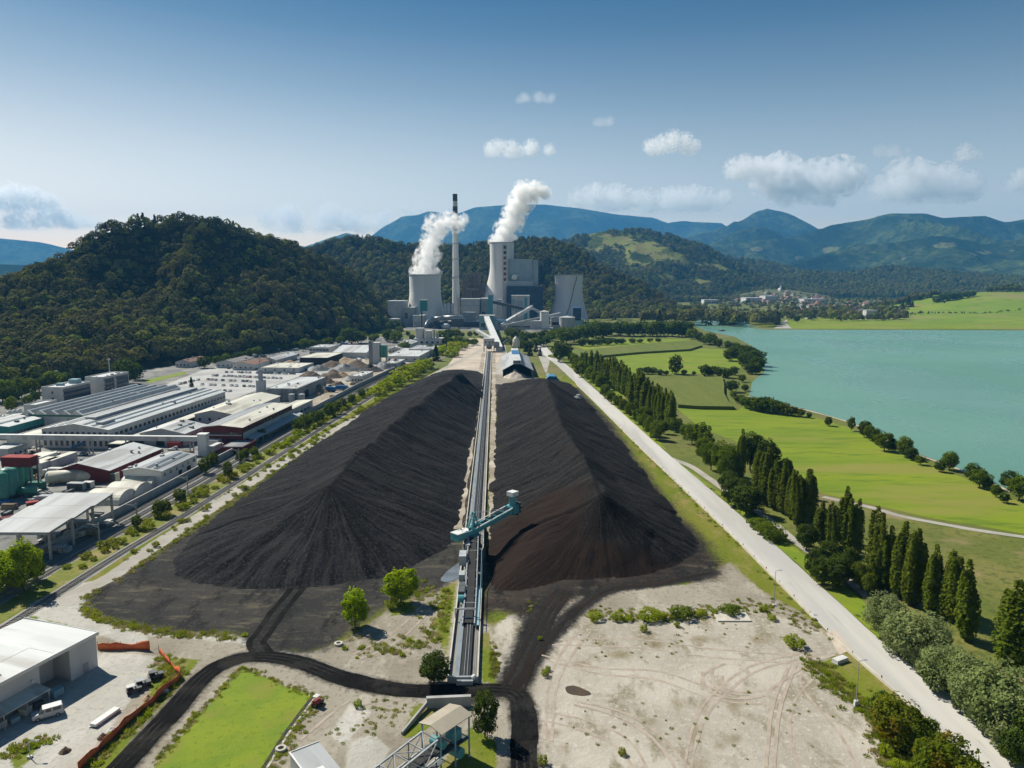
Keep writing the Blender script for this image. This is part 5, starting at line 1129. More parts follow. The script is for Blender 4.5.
for k, (y, off) in enumerate([(215, 12.4), (232, 12.2), (262, 12.0), (300, 12.0)]):
    P = railpts(off); q = min(P, key=lambda p: abs(p.y - y)); t = thing('catenary_mast', f'grey steel railway mast, {nth(k)} from the near end of the tracks', 'mast', (q.x, q.y, 0), 0, 'railway masts')
    part(t, 'pole', 'steel', lambda b: b.bar((0, 0, 0), (0, 0, 7.5), .28)); part(t, 'arm', 'steel', lambda b: (b.bar((0, 0, 6.9), (-3.2, 0, 7.2), .12), b.bar((0, 0, 6.0), (-2.2, 0, 7.1), .09)))
# --- lamp masts at the hill foot
for px, py, pt, lb in [(110, 378, 360, 'tall floodlight mast beside dark tree at the hill foot'), (186, 361, 348, 'tall pale floodlight mast at the far corner of car park road'), (57, 386, 372, 'thin lamp mast among trees behind the lower office block')]:
    p = G(px, py); h = ZH(pt, p.y); t = thing('light_mast', lb, 'light mast', p); part(t, 'pole', 'white_metal', lambda b: b.tube((0, 0, 0), (0, 0, h), .45, .3)); part(t, 'lamp_head', 'white_metal', lambda b: b.box(-1.1, 1.1, -.5, .5, h - .2, h + 1.0))
# --- cars
def carmesh(nm, paint):
    b = MB(); P = [(-2.1, .35), (2.1, .35), (2.15, .75), (1.2, .92), (-1.9, .95), (-2.15, .8)]
    M = Matrix(((0, 1, 0, 0), (1, 0, 0, 0), (0, 0, 1, 0), (0, 0, 0, 1)))
    def pr(poly, a, c, mi): b.prism(poly, a, c, mi); 
    pr(P, -.87, .87, 0); pr([(-1.75, .95), (1.15, .93), (.45, 1.42), (-1.35, 1.44)], -.78, .78, 1); pr([(-1.3, 1.44), (.42, 1.42), (.38, 1.48), (-1.25, 1.5)], -.76, .76, 0)
    for x in (-1.3, 1.35):
        for y in (-.8, .8): b.tube((x, y - .12, .33), (x, y + .12, .33), .33, n=10, mi=2)
    return b.mesh('car', [paint, MT['glass'], MT['tyre_rubber']])
CARM = {k: carmesh(k, m) for k, m in CARP.items()}
rg = random.Random(5); ck = list(CARM)
def car(p, rz, c, label, group):
    o = link_mesh('parked_car', CARM[c]); o.location = p; o.rotation_euler = (0, 0, rz); tag(o, label, 'car', group); return o
rows = [((226, 369), (300, 371)), ((222, 372.5), (296, 374.5)), ((212, 376), (282, 379)), ((206, 380), (268, 383)), ((200, 385), (256, 387)), ((190, 390.5), (236, 392)), ((178, 385), (200, 380))]
for ri, (a, c) in enumerate(rows):
    a, c = G(*a), G(*c); n = int((c - a).length / 3.4)
    for i in range(n):
        if rg.random() < .2: continue
        k = rg.choices(ck, [38, 24, 26, 7, 5])[0]; p = a.lerp(c, (i + .5) / n); p.z = .08
        car(p + Vector((rg.uniform(-.5, .5), rg.uniform(-1, 1), 0)), PI / 2 + rg.uniform(-.06, .06) + (PI if rg.random() < .5 else 0), k, f'{k} car parked in the large factory car park', 'cars parked in the factory car park')
for k, (px, py, c, lb) in enumerate([(20, 447, 'white', 'white car parked beside small white shed under the pipe bridge'), (36, 444, 'white', 'white car parked left of the grey factory front'), (50, 447, 'silver', 'silver car parked before the grey factory front windows'), (62, 446, 'white', 'white car parked under the pipe bridge by the blue chute'), (72, 455.5, 'white', 'white car, left one of two behind the maroon shed'), (84, 455, 'silver', 'silver car, right one of two behind the maroon shed'), (30, 456, 'dark grey', 'dark car beside cream-roofed storage box'), (165, 356, 'dark grey', 'dark car driving on the road below the wooded hill')]):
    p = G(px, py); p.z = .05; car(p, rg.uniform(0, 3), c, lb, None if k == 7 else 'cars in the factory yard')
t = thing('blue_truck', 'small blue truck on the road under the hill', 'truck', G(213, 352), -1.5)
part(t, 'cargo_box', 'blue', lambda b: b.box(-1.3, 1.3, -4.5, 3, .9, 4)); part(t, 'cab', 'wall_white', lambda b: b.box(-1.25, 1.25, 3.1, 5.2, .7, 3.2)); part(t, 'wheel', 'tyre_rubber', lambda b: (b.tube((-1.3, -3, .5), (1.3, -3, .5), .5), b.tube((-1.3, 4.1, .5), (1.3, 4.1, .5), .5)))
strip('estate_road', gpx([(60, 392), (128, 374), (150, 367), (186, 361), (205, 354), (240, 350), (300, 345)]), 8, .08, 'asphalt', .3)
gs('grass_patch', [(140, 381), (185, 371.5), (186, 374), (150, 383)], .09, 'lawn', .6, 4)
# --- scrap heaps and log piles
def heap(px, py, r, h, mat, label, seed, name='scrap_heap', ry=None):
    p = G(px, py); n = 22; X, Y = np.meshgrid(np.linspace(-1.15, 1.15, n), np.linspace(-1.15, 1.15, n)); D = np.sqrt(X ** 2 + Y ** 2)
    Z = np.clip(1 - D, -.05, 1) ** .8 if False else np.clip(1.02 - D, 0, 1)
    Z = h * Z * (.55 + .9 * fbm(X * 3 + seed, Y * 3, seed, 4)) + np.where(D < 1, (fbm(X * 9, Y * 9, seed + 3, 3) - .4) * h * .35, -.2)
    me = gridmesh(name, np.stack([X * r, Y * (ry or r), Z], -1).reshape(-1, 3), n, n, mat, keep=(D < 1.1).ravel(), smooth=False)
    o = link_mesh(name, me); o.location = p; tag(o, label, name.split('_')[-1] if name != 'scrap_heap' else 'scrap heap'); return o
for k, (px, py, r, h, m, lb) in enumerate([(322, 383, 7, 4, 'scrap', 'rusty scrap heap right beside the dark-sided hall'), (333, 377, 8, 4, 'scrap', 'rusty scrap heap, tallest beside the pale lane'), (320, 392, 5, 3.5, 'log', 'brown timber heap behind the pair of silos'), (345, 370, 10, 4, 'dark_steel', 'dark grey scrap heap left of the small white shed'), (357, 367, 9, 4, 'scrap', 'rusty scrap heap behind the small white shed'), (384, 368, 8, 4, 'dark_steel', 'dark tyre heap below the white tower, left one'), (395, 365, 8, 4, 'dark_steel', 'dark tyre heap below the white tower, right one'), (370, 371, 8, 3.5, 'dark', 'black scrap heap between small white shed and white tower'), (318, 370, 8, 3.5, 'dark_steel', 'dark scrap heap behind dark-sided hall'), (290, 366, 9, 3, 'log', 'pale brown timber heap on top of long yellowish shed yard'), (345, 362, 9, 3, 'log', 'pale sandy heap in front of white tent-roofed hall'), (24, 460, 4, 3, 'scrap', 'rusty heap behind the green tanks'), (13, 464, 3.6, 3, 'scrap', 'small rusty heap behind the maroon housing'), (337, 388, 6, 3.5, 'scrap', 'rust-brown heap along the pale lane by the barrier wall'), (352, 380, 6, 3, 'dark_steel', 'dark metal heap in front of the small white shed'), (332, 366, 8, 3.5, 'scrap', 'rust-brown heap behind the tallest scrap heap'), (310, 376, 6, 3, 'scrap', 'low rust-brown heap touching the dark-sided hall roof line'), (342, 377, 5, 3, 'log', 'pale timber heap among the rusty scrap heaps'), (34, 453.5, 3, 1.6, 'scrap', 'brown scrap row in the yard before the grey factory')]):
    heap(px, py, r * (1.45 if px > 200 else 1.1), h * (1.5 if px > 200 else 1.1), m, lb, k)

# --- goods, skips, lorries and small containers standing about the estate
def free(x, y, m=2.0):
    for ox, oy, rz, w, L in FOOT:
        dx, dy = x - ox, y - oy; c, s = math.cos(-rz), math.sin(-rz); lx, ly = dx * c - dy * s, dx * s + dy * c
        if -m < lx < w + m and -m < ly < L + m: return False
    return True
def m_stack(mats, seed):
    b = MB(); rg = random.Random(seed)
    b.box(-1.9, 1.9, -1.3, 1.3, 0, .14, 1)
    for i in range(3):
        for j in range(2):
            z = rg.choice([.7, 1.2, 1.7]); b.box(-1.85 + i * 1.25, -.7 + i * 1.25, -1.25 + j * 1.28, -.08 + j * 1.28, .14, z, 0)
    return b.mesh('pallets', mats)
def m_skip(mat):
    b = MB(); b.add([(-1.6, -.9, 0), (1.6, -.9, 0), (1.6, .9, 0), (-1.6, .9, 0), (-2.2, -1.0, 1.5), (2.2, -1.0, 1.5), (2.2, 1.0, 1.5), (-2.2, 1.0, 1.5), (-2.0, -.85, 1.2), (2.0, -.85, 1.2), (2.0, .85, 1.2), (-2.0, .85, 1.2)], [(0, 3, 2, 1), (0, 1, 5, 4), (1, 2, 6, 5), (2, 3, 7, 6), (3, 0, 4, 7), (4, 5, 9, 8), (5, 6, 10, 9), (6, 7, 11, 10), (7, 4, 8, 11), (8, 9, 10, 11)]); return b.mesh('skip', mat)
def m_lorry(box):
    b = MB(); b.box(-1.25, 1.25, -5, 3.2, 1.1, 3.7, 0); b.box(-1.2, 1.2, 3.4, 5.4, .7, 3.0, 1); b.box(-1.1, 1.1, 5.38, 5.44, 1.9, 2.8, 2); b.box(-.9, .9, -5, 5.2, .6, 1.08, 2)
    for y in (-3.8, -2.6, 4.3): b.tube((-1.25, y, .5), (1.25, y, .5), .5, n=10, mi=3)
    return b.mesh('lorry', [box, 'wall_white', 'glass', 'tyre_rubber'])
def m_logs(seed):
    b = MB(); rg = random.Random(seed)
    for r in range(4):
        for i in range(6 - r): b.tube((-2.2, (i - (5 - r) / 2) * .52, .27 + r * .45), (2.2 + rg.uniform(-.4, .3), (i - (5 - r) / 2) * .52, .27 + r * .45), .26, n=7)
    return b.mesh('logs', 'log')
def m_cont(mat):
    b = MB(); b.box(-3, 3, -1.22, 1.22, .12, 2.6)
    for i in range(9): b.box(-2.8 + i * .64, -2.5 + i * .64, -1.26, 1.26, .3, 2.45)
    b.box(-3.04, 3.04, -1.26, 1.26, 2.58, 2.66); b.box(-2.9, 2.9, -1.1, 1.1, 0, .12); return b.mesh('container', mat)
ITEMS = [('pallet_stack', m_stack(['roof_cream', 'log'], 1), 'cream pallet stack standing in the open factory estate yard', 'pallet stack', 16), ('pallet_stack', m_stack(['container', 'log'], 2), 'grey pallet stack standing in the open factory estate yard', 'pallet stack', 16), ('pallet_stack', m_stack(['log', 'log'], 3), 'brown timber pallet stack in the open factory estate yard', 'pallet stack', 14),
         ('pallet_stack', m_stack(['wall_white', 'log'], 4), 'white pallet stack standing in the open factory estate yard', 'pallet stack', 14), ('skip', m_skip('dark_steel'), 'dark steel waste skip in the factory estate yard', 'skip', 10), ('skip', m_skip('blue'), 'blue waste skip in the factory estate yard', 'skip', 5), ('skip', m_skip('scrap'), 'rusty waste skip in the factory estate yard', 'skip', 10),
         ('lorry', m_lorry('wall_white'), 'white box lorry parked in the factory estate yard', 'lorry', 9), ('lorry', m_lorry('blue'), 'blue box lorry parked in the factory estate yard', 'lorry', 3), ('log_pile', m_logs(1), 'stacked log pile in the factory estate yard', 'log pile', 12), ('shipping_container', m_cont('container'), 'plain grey container in the factory estate yard', 'container', 9), ('shipping_container', m_cont('red_paint'), 'red container in the factory estate yard', 'container', 4), ('shipping_container', m_cont('green_trim'), 'dark green container in the factory estate yard', 'container', 4)]
rg = random.Random(31)
for nm, me, lb, cat, cnt in ITEMS:
    k = 0; tries = 0
    while k < cnt and tries < 400:
        tries += 1; far = rg.random() < .5
        q = G(rg.uniform(250, 440), rg.uniform(342, 398)) if far else G(rg.uniform(5, 260), rg.uniform(400, 520))
        x, y = q.x, q.y; wx = np.interp(y, [p_[1] for p_ in WALL], [p_[0] for p_ in WALL])
        if x > wx - 4 or y < 190 or y > 930 or not free(x, y, 2.5): continue
        if 400 < y < 720 and x < wx - 60: continue
        o = link_mesh(nm, me); o.location = (x, y, .05); o.rotation_euler = (0, 0, -EU + rg.choice([0, PI / 2]) + rg.uniform(-.15, .15)); tag(o, lb, cat, 'goods and vehicles standing in the factory estate'); k += 1; FOOT.append((x - 2, y - 2, 0, 4, 4))
# ================================================================== power station
def boxat(b, px0, px1, ptop, d, depth, z0=0, mi=0):
    x0, x1 = XH(px0, d), XH(px1, d); b.box(x0, x1, d, d + depth, z0, ZH(ptop, d), mi); return x0, x1
def hyper(r0, rw, rt, h, zw=.72, n=26):
    out = []
    for k in range(n + 1):
        z = h * k / n; q = z / h
        if q < zw: r = rw * math.sqrt(1 + ((zw - q) / zw) ** 2 * ((r0 / rw) ** 2 - 1))
        else: r = rw + (rt - rw) * ((q - zw) / (1 - zw)) ** 1.6
        out.append((r, z))
    return out
def cooling(label, pxc, d, r0, rw, rt, ptop, mat, stair=None):
    h = ZH(ptop, d); t = thing('cooling_tower', label, 'cooling tower', (XH(pxc, d), d, 0))
    pr = [(r, z + 7) for r, z in hyper(r0, rw, rt, h - 7)]
    part(t, 'shell', mat, lambda b: b.lathe(pr + [(r - 1.2, z) for r, z in reversed(pr[14:])], 64), True)
    part(t, 'rim', 'concrete', lambda b: b.lathe([(rt + .05, h - 1.6), (rt + .8, h - 1.2), (rt + .8, h), (rt - .6, h)], 64))
    for k in range(28):
        a0 = 2 * PI * k / 28; a1 = 2 * PI * (k + .5) / 28
        part(t, 'column', 'concrete', lambda b: (b.bar((r0 * 1.03 * math.cos(a0), r0 * 1.03 * math.sin(a0), 0), (r0 * math.cos(a1), r0 * math.sin(a1), 7.2), .9), ))
    if stair:
        pts = [pr[int(k * 25 / 22)] for k in range(23)]
        def f(b):
            q = []
            for k, (r, z) in enumerate(pts):
                a = -PI / 2 + stair[0] + (stair[1] - stair[0]) * k / 22; q.append(((r + .35) * math.cos(a), (r + .35) * math.sin(a), z))
            for a, c in zip(q[:-1], q[1:]): b.bar(a, c, .7, 1.1)
        part(t, 'stairway', 'dark_steel', f)
    return t, h
D1 = 1320
ct1, h1 = cooling('squat white cooling tower with white steam, left of the tall chimney', 425.7, D1, 36, 27.0, 27.5, 274.5, 'tower_concrete')
D2 = 1440
ct2, h2 = cooling('tallest pale cooling tower with a banded shaft beside it', 502, D2, 52, 22.4, 23.0, 242.5, 'tower_concrete')
D3 = 1400
ct3, h3 = cooling('squat grey cooling tower without steam, crossed by a diagonal stairway', 568.5, D3, 37, 25.0, 26.5, 274.5, 'tower_grey', (-.28, .5))
# chimney
D4 = 1370; hc = ZH(194, D4); t = thing('chimney', 'very tall slim concrete chimney with dark sooty top bands', 'chimney', (XH(456.3, D4), D4, 0))
rr = lambda z: 7.6 + (4.0 - 7.6) * (z / hc) ** .8
part(t, 'shaft', 'tower_concrete', lambda b: b.lathe([(rr(z), z) for z in np.linspace(0, hc - .5, 30)] + [(1.8, hc - .5)], 24), True)
for k, (f0, f1, m) in enumerate([(.945, 1.0, 'band_dark'), (.905, .945, 'band_white'), (.855, .905, 'band_dark'), (.83, .855, 'band_white'), (.79, .83, 'band_red'), (.755, .79, 'band_white'), (.72, .755, 'band_red')]):
    part(t, 'band', m, lambda b: b.lathe([(rr(z) + .15, z) for z in np.linspace(hc * f0, hc * f1, 4)], 24), True)
for f in (.5, .62, .36): part(t, 'platform', 'steel', lambda b: b.lathe([(rr(hc * f), hc * f), (rr(hc * f) + 1.2, hc * f), (rr(hc * f) + 1.2, hc * f + 1.2), (rr(hc * f), hc * f + 1.3)], 24))
# service shaft of the big tower
D5 = 1385; hs = ZH(243.5, D5); x = XH(505, D5); t = thing('service_shaft', 'slim white service shaft with red squares in front of tallest tower', 'shaft tower', (x, D5, 0))
part(t, 'shaft', 'band_white', lambda b: b.box(-4.5, 4.5, 0, 9, 0, hs))
for k in range(7):
    z = hs - 4 - k * 9.6; part(t, 'band', 'band_dark' if k < 2 else 'band_red', lambda b: b.box(-2.6, 2.6, -.2, .0, z - 5.6, z))
part(t, 'base', 'wall_grey', lambda b: b.box(-9, 7, -2, 12, 0, 38)); part(t, 'vent', 'dark', lambda b: b.box(-7.6, -4.2, -2.15, -2, 28, 36))
# boiler house
t = thing('boiler_house', 'huge blue-grey boiler house block beside the tallest tower', 'boiler house', (0, 0, 0))
d = 1380
part(t, 'upper_block', 'boiler_grey', lambda b: boxat(b, 508, 532, 259, d + 12, 50, 20)); part(t, 'side_bay', 'boiler_grey', lambda b: boxat(b, 532.2, 538, 260, d + 16, 44, 20))
part(t, 'lower_block', 'wall_blue', lambda b: boxat(b, 506.5, 543, 286.5, d, 70, 0)); part(t, 'ledge', 'boiler_grey', lambda b: b.box(XH(507, d), XH(533, d), d + 4, d + 11.9, ZH(286.2, d), ZH(281, d)))
part(t, 'vent_dome', 'white_metal', lambda b: b.sphere((XH(514.5, d), d + 7, ZH(277, d)), 6, .9, .6, 1), True); part(t, 'exhaust_pipe', 'white_metal', lambda b: b.bar((XH(511, d), d + 9, ZH(278, d)), (XH(519, d), d + 9, ZH(275, d)), 2))
for k in range(5): part(t, 'cladding_rib', 'boiler_grey', lambda b: b.box(XH(510 + k * 5, d + 12) - .5, XH(510 + k * 5, d + 12) + .5, d + 11.2, d + 12.1, ZH(280, d), ZH(259.5, d)))
# old steel boiler frames behind
t = thing('old_boiler_house', 'old brown-grey steel boiler frame standing between chimney and tallest tower', 'boiler frame', (0, 0, 0)); d = 1420
xs = [XH(p, d) for p in (463, 467, 471, 475, 479, 484)]; zt = ZH(273, d)
for x in xs:
    for y in (d, d + 25, d + 50): part(t, 'column', 'brown_steel', lambda b: b.box(x - .8, x + .8, y, y + 1.6, 0, zt - 4 * abs(math.sin(x)) ))
for k in range(5):
    z = 20 + k * (zt - 24) / 4; part(t, 'floor_beam', 'brown_steel', lambda b: (b.box(xs[0], xs[-1], d - .4, d + .8, z, z + 1.8), b.box(xs[0], xs[-1], d + 50, d + 51.6, z, z + 1.8)))
for px0, px1, z0, z1 in [(464, 470, 25, 78), (472, 478, 30, 92), (479, 483.5, 22, 70)]: part(t, 'boiler', 'brown_steel', lambda b: b.box(XH(px0, d), XH(px1, d), d + 8, d + 40, z0, z1))
part(t, 'duct', 'brown_steel', lambda b: (b.tube((xs[1], d - 3, 60), (xs[4], d - 3, 60), 2.4), b.tube((xs[2], d - 3, 24), (xs[2], d - 3, 60), 2)))
# blocks
def plantblk(name, label, px0, px1, ptop, d, depth, mat, roof=None, win=None, cat='plant building', z0=0):
    x0, x1 = XH(px0, d), XH(px1, d); h = ZH(ptop, d); t = thing(name, label, cat, (x0, d, 0)); w = x1 - x0
    part(t, 'wall', mat, lambda b: b.box(0, w, 0, depth, z0, h)); part(t, 'roof', roof or 'roof_light', lambda b: b.box(-.5, w + .5, -.5, depth + .5, h, h + 1.0))
    for (fx, fz, fw, fh, m) in (win or ()): part(t, 'window' if m == 'glass' else 'panel', m, lambda b: b.box(w * fx, w * (fx + fw), -.25, .0, h * fz, h * (fz + fh)))
    t['dims'] = (w, depth, h); return t
plantblk('turbine_block', 'large plain pale block at the left end of power station', 388, 405, 301.5, 1270, 40, 'wall_grey', win=[(.0, .1, .96, .02, 'steel')])
plantblk('turbine_annex', 'stepped pale annex in front of the large plain block', 382, 399, 319.5, 1235, 30, 'wall_grey')
plantblk('switch_building', 'grey building with dark recess right of the large plain block', 404.6, 414, 308, 1262, 30, 'concrete', win=[(.05, .45, .3, .3, 'glass'), (.5, .1, .3, .5, 'teal_light')])
plantblk('low_plant_building', 'pale building at the foot of the white cooling tower', 413, 424, 316, 1245, 30, 'wall_grey', win=[(.1, .2, .8, .3, 'steel')])
t = plantblk('lift_tower', 'narrow teal lift tower in front of the white cooling tower', 420.3, 427.2, 300.5, 1225, 12, 'teal_dark', 'wall_white', z0=28)
part(t, 'mast', 'dark_steel', lambda b: b.box(1.2, 3.2, 3, 6, 0, 28))
for k, px in enumerate((445.3, 448.8, 452.6)):
    d = 1300; h = ZH([303, 302.6, 303.2][k], d); s = thing('flue_tank', f'white vertical flue tank, {["left", "middle", "right"][k]} of three beside the chimney', 'tank', (XH(px, d), d, 0), 0, 'white flue tanks')
    part(s, 'shell', 'white_metal', lambda b: b.lathe([(3.0, 0), (3.0, h - 2)], 18), True); part(s, 'cap', 'wall_white', lambda b: b.lathe([(3.15, h - 2), (1.5, h), (.01, h + .2)], 18))
plantblk('flue_building', 'white base building below the three flue tanks', 443, 456, 315, 1285, 24, 'wall_white')
plantblk('machine_hall', 'large pale machine hall right of the chimney foot', 461, 480, 299.5, 1330, 50, 'wall_grey', 'roof_light', win=[(.02, .74, .96, .03, 'steel'), (.02, .4, .96, .03, 'steel'), (.985, .0, .02, 1, 'teal')])
plantblk('machine_hall', 'grey machine hall next to the teal lift shaft', 481, 492, 299, 1335, 50, 'concrete', 'roof_light', win=[(.1, .1, .3, .4, 'glass'), (.55, .1, .35, .3, 'glass')])
t = plantblk('lift_tower', 'slim teal lift shaft in the middle of power station', 488.2, 493, 295.5, 1255, 9, 'teal', 'teal_light')
plantblk('round_roof_hall', 'low grey hall right of the big pipe ducts', 463, 475, 313, 1290, 24, 'concrete', 'roof_dark')
plantblk('dark_shed', 'low dark shed below the grey hall with pipes', 464, 479, 322, 1255, 20, 'dark_steel', 'roof_grey')
plantblk('crusher_house', 'pale blue-grey house where the long gallery ends', 479.5, 494.5, 316, 1180, 22, 'teal_light', 'roof_light', win=[(.75, .1, .2, .8, 'teal'), (.1, .2, .3, .3, 'glass')])
plantblk('crusher_annex', 'low pale annex with blue trim right of the crusher house', 494.8, 506, 321, 1185, 22, 'wall_white', 'blue', win=[(.3, .55, .5, .3, 'blue')])
t = plantblk('absorber_building', 'white and teal panelled building in front of the dark blue block', 511.5, 529.5, 296, 1290, 30, 'wall_white', 'roof_light', win=[(.2, .45, .45, .4, 'boiler_grey'), (.72, .05, .16, .9, 'teal'), (.2, .08, .25, .28, 'wall_grey'), (.05, .5, .1, .4, 'teal_light')])
plantblk('service_building', 'small white service building left of the absorber building', 496.5, 502, 300, 1310, 20, 'wall_white')
plantblk('low_hall', 'long low pale hall in front of the absorber building', 507, 538, 323, 1200, 24, 'wall_grey', 'roof_light', win=[(.1, .3, .8, .2, 'glass')])
plantblk('dark_tower_block', 'small dark blue tower block at the foot of grey tower', 573, 581, 308.5, 1240, 14, 'wall_blue', 'blue', z0=12); plantblk('tower_block_base', 'pale base building below the dark blue tower block', 572, 582.5, 319.5, 1242, 18, 'teal_light')
plantblk('pump_house', 'low grey pump house between white tank and round tank', 551, 560, 318, 1230, 20, 'concrete', 'roof_dark', win=[(.1, .3, .8, .3, 'dark')])
plantblk('pump_house', 'low pale wall-like building left of the white tank', 530, 541, 321.5, 1195, 16, 'wall_grey')
d = 1200; s = thing('white_silo', 'bright white cylindrical silo in front of grey cooling tower', 'silo', (XH(544.5, d), d, 0)); h = ZH(311, d)
part(s, 'shell', 'white_metal', lambda b: b.lathe([(7.4, 0), (7.4, h - 1.2)], 28), True); part(s, 'cap', 'wall_white', lambda b: b.lathe([(7.7, h - 1.2), (7.7, h - .5), (.01, h + 1)], 28)); part(s, 'plinth', 'wall_white', lambda b: b.box(-12, 14, -9, 8, 0, 2.2))
d = 1190; s = thing('round_tank', 'low wide grey round tank right of white silo', 'tank', (XH(567, d), d, 0)); h = ZH(317.5, d)
part(s, 'shell', 'concrete', lambda b: b.lathe([(12.5, 0), (12.5, h)], 32), True); part(s, 'roof', 'roof_light', lambda b: b.lathe([(12.9, h), (12.9, h + .6), (.01, h + 2.6)], 32))
# pipe ducts
d = 1230; t = thing('flue_duct', 'bundle of huge curved grey flue ducts beside the trees', 'flue ducts', (0, 0, 0))
def duct(pts, r, mat):
    def f(b):
        P = [R(px, py, d + k) for px, py, k in pts]
        for a, c in zip(P[:-1], P[1:]): b.tube(a, c, r, n=12)
        for a in P[1:-1]: b.sphere(a, r * 1.01, n=6)
    part(t, 'duct', mat, f, True)
duct([(426, 329, 0), (428, 323, 0), (433, 319.5, 0), (444, 318, 0), (460, 317.5, 0), (464, 320, 4)], 4.2, 'steel'); duct([(428, 330, -8), (430, 326, -8), (436, 323.5, -8), (448, 322.5, -8), (460, 322, -8)], 3.6, 'dark_steel'); duct([(433, 330, -14), (438, 327, -14), (446, 326, -14)], 3, 'dark_steel')
for px in (430, 440, 450, 459): part(t, 'support', 'dark_steel', lambda b: b.box(XH(px, d) - 1, XH(px, d) + 1, d - 1, d + 1, 0, ZH(319.5, d)))
part(t, 'fan_house', 'roof_light', lambda b: b.sphere((XH(447, d), d - 22, 4), 6, 1.2, 1, .8), True); part(t, 'pipe_rack', 'dark_steel', lambda b: b.box(XH(452, d), XH(464, d), d - 14, d - 6, 4, 16))
# galleries
def gallery(name, label, P, w, h, mat, roof, legs=()):
    a, c = P; t = thing(name, label, 'conveyor gallery', (a.x, a.y, 0)); o = Vector((a.x, a.y, 0)); a0 = a - o; c0 = c - o
    part(t, 'gallery', mat, lambda b: b.bar(a0, c0, w, h)); part(t, 'roof', roof, lambda b: b.bar(a0 + Vector((0, 0, h / 2 + .3)), c0 + Vector((0, 0, h / 2 + .3)), w + .6, .4))
    for f in legs:
        q = a0.lerp(c0, f); part(t, 'trestle', 'steel', lambda b: (b.bar((q.x - w * .6, q.y, 0), (q.x - w * .3, q.y, q.z - h / 2), .7), b.bar((q.x + w * .6, q.y, 0), (q.x + w * .3, q.y, q.z - h / 2), .7), b.bar((q.x - w * .5, q.y, q.z * .5), (q.x + w * .5, q.y, q.z * .5), .5)))
    return t
gallery('conveyor_gallery', 'long pale sloping conveyor gallery rising from coal yard to power station', (R(499, 349, 830), R(486.5, 318, 1178)), 7.5, 4.5, 'roof_light', 'white_metal', (.3, .6, .9))
gallery('conveyor_gallery', 'pale diagonal conveyor gallery climbing to the right in the power station', (R(500, 326, 1180), R(532, 307, 1230)), 5.5, 5, 'roof_light', 'roof_light', (.3, .7))
gallery('conveyor_gallery', 'dark level conveyor gallery leading from the teal lift shaft', (R(492, 302, 1262), R(524, 309, 1262)), 5, 4.5, 'dark_steel', 'roof_dark', (.5,))
gallery('conveyor_gallery', 'short pale conveyor gallery descending right toward the white silo', (R(532, 308, 1228), R(546, 316, 1225)), 4, 3.5, 'roof_light', 'roof_light', (.5,))
gallery('conveyor_gallery', 'low pale pipe gallery crossing in front of the absorber building', (R(503, 326, 1175), R(540, 318, 1180)), 3, 2.6, 'roof_light', 'roof_light', (.2, .5, .8))
gallery('conveyor_gallery', 'low grey side gallery left of the long sloping gallery', (R(477, 331, 1050), R(495, 341, 900)), 4, 3, 'roof_grey', 'roof_light', (.4, .8))
gallery('pipe_gallery', 'grey pipe bridge between the white silo and round tank', (R(549, 316, 1215), R(560, 313.5, 1260)), 2.6, 2.2, 'roof_light', 'roof_light', (.5,))
# transfer tower above the belt head
p = CV(s1 + 2); t = thing('transfer_tower', 'grey transfer station where belt meets the long sloping gallery', 'transfer station', p, CRZ)
part(t, 'house', 'wall_grey', lambda b: b.box(-6.5, 5.5, 0, 11, 6.5, 14)); part(t, 'roof', 'roof_light', lambda b: b.box(-7, 6, -.5, 11.5, 14, 14.6)); part(t, 'annex', 'roof_grey', lambda b: b.box(5.5, 11, 2, 9, 4, 10.5))
for x in (-6, 5):
    for y in (.6, 10): part(t, 'leg', 'steel', lambda b: b.box(x - .5, x + .5, y - .5, y + .5, 0, 6.5))
part(t, 'chute', 'steel', lambda b: b.tube((-.3, -1.5, 5.2), (-.3, 3, 6.4), 2.6, 3.2, 16)); part(t, 'feed_frame', 'dark_steel', lambda b: (b.box(-3.2, -2.8, -4, 1, .2, 6.5), b.box(2.2, 2.6, -4, 1, .2, 6.5), b.box(-3.2, 2.6, -4, -3.4, 4, 4.8)))
for x in (-4, 0, 3.5): part(t, 'window', 'glass', lambda b: b.box(x - .8, x + .8, -.1, .05, 9.5, 11.5))
# storage shed with open gable
a = G(504, 378); w = XH(533, a.y) - XH(502.5, a.y); L = 108
t = thing('bulk_shed', 'white open-ended bulk storage shed with blue monitor roof by the coal pile', 'storage shed', (XH(502.5, a.y), a.y + 6, 0), math.radians(1.0))
rise = 6.5; h = 5.5; xm = w * .48
part(t, 'side_wall', 'wall_white', lambda b: b.box(0, .4, 0, L, 0, h)); part(t, 'side_wall', 'wall_white', lambda b: b.box(w - .4, w, 0, L, 0, h)); part(t, 'end_wall', 'wall_white', lambda b: b.prism([(.4, 0), (w - .4, 0), (w - .4, h), (xm, h + rise), (.4, h)], L - .6, L))
r = MB(); roofpanel(r, (-.8, h - .4), (xm - 2.4, h + rise * .82), -1, L + .6, .3); roofpanel(r, (xm + 2.4, h + rise * .82), (w + .8, h - .4), -1, L + .6, .3); r.build('roof', 'roof_grey', t)
part(t, 'monitor', 'roof_light', lambda b: b.box(xm - 3.2, xm + 3.2, -1.2, L, h + rise * .8, h + rise * .8 + 3.0)); part(t, 'monitor_window', 'blue', lambda b: b.box(xm - 3.25, xm + 3.25, L * .45, L * .8, h + rise * .8 + 3.0, h + rise * .8 + 3.15)); 
for k in range(4): part(t, 'monitor_louvre', 'dark', lambda b: b.box(xm - 2.6 + k * 1.4, xm - 1.7 + k * 1.4, -1.3, -1.15, h + rise * .8 + .5, h + rise * .8 + 2.4))
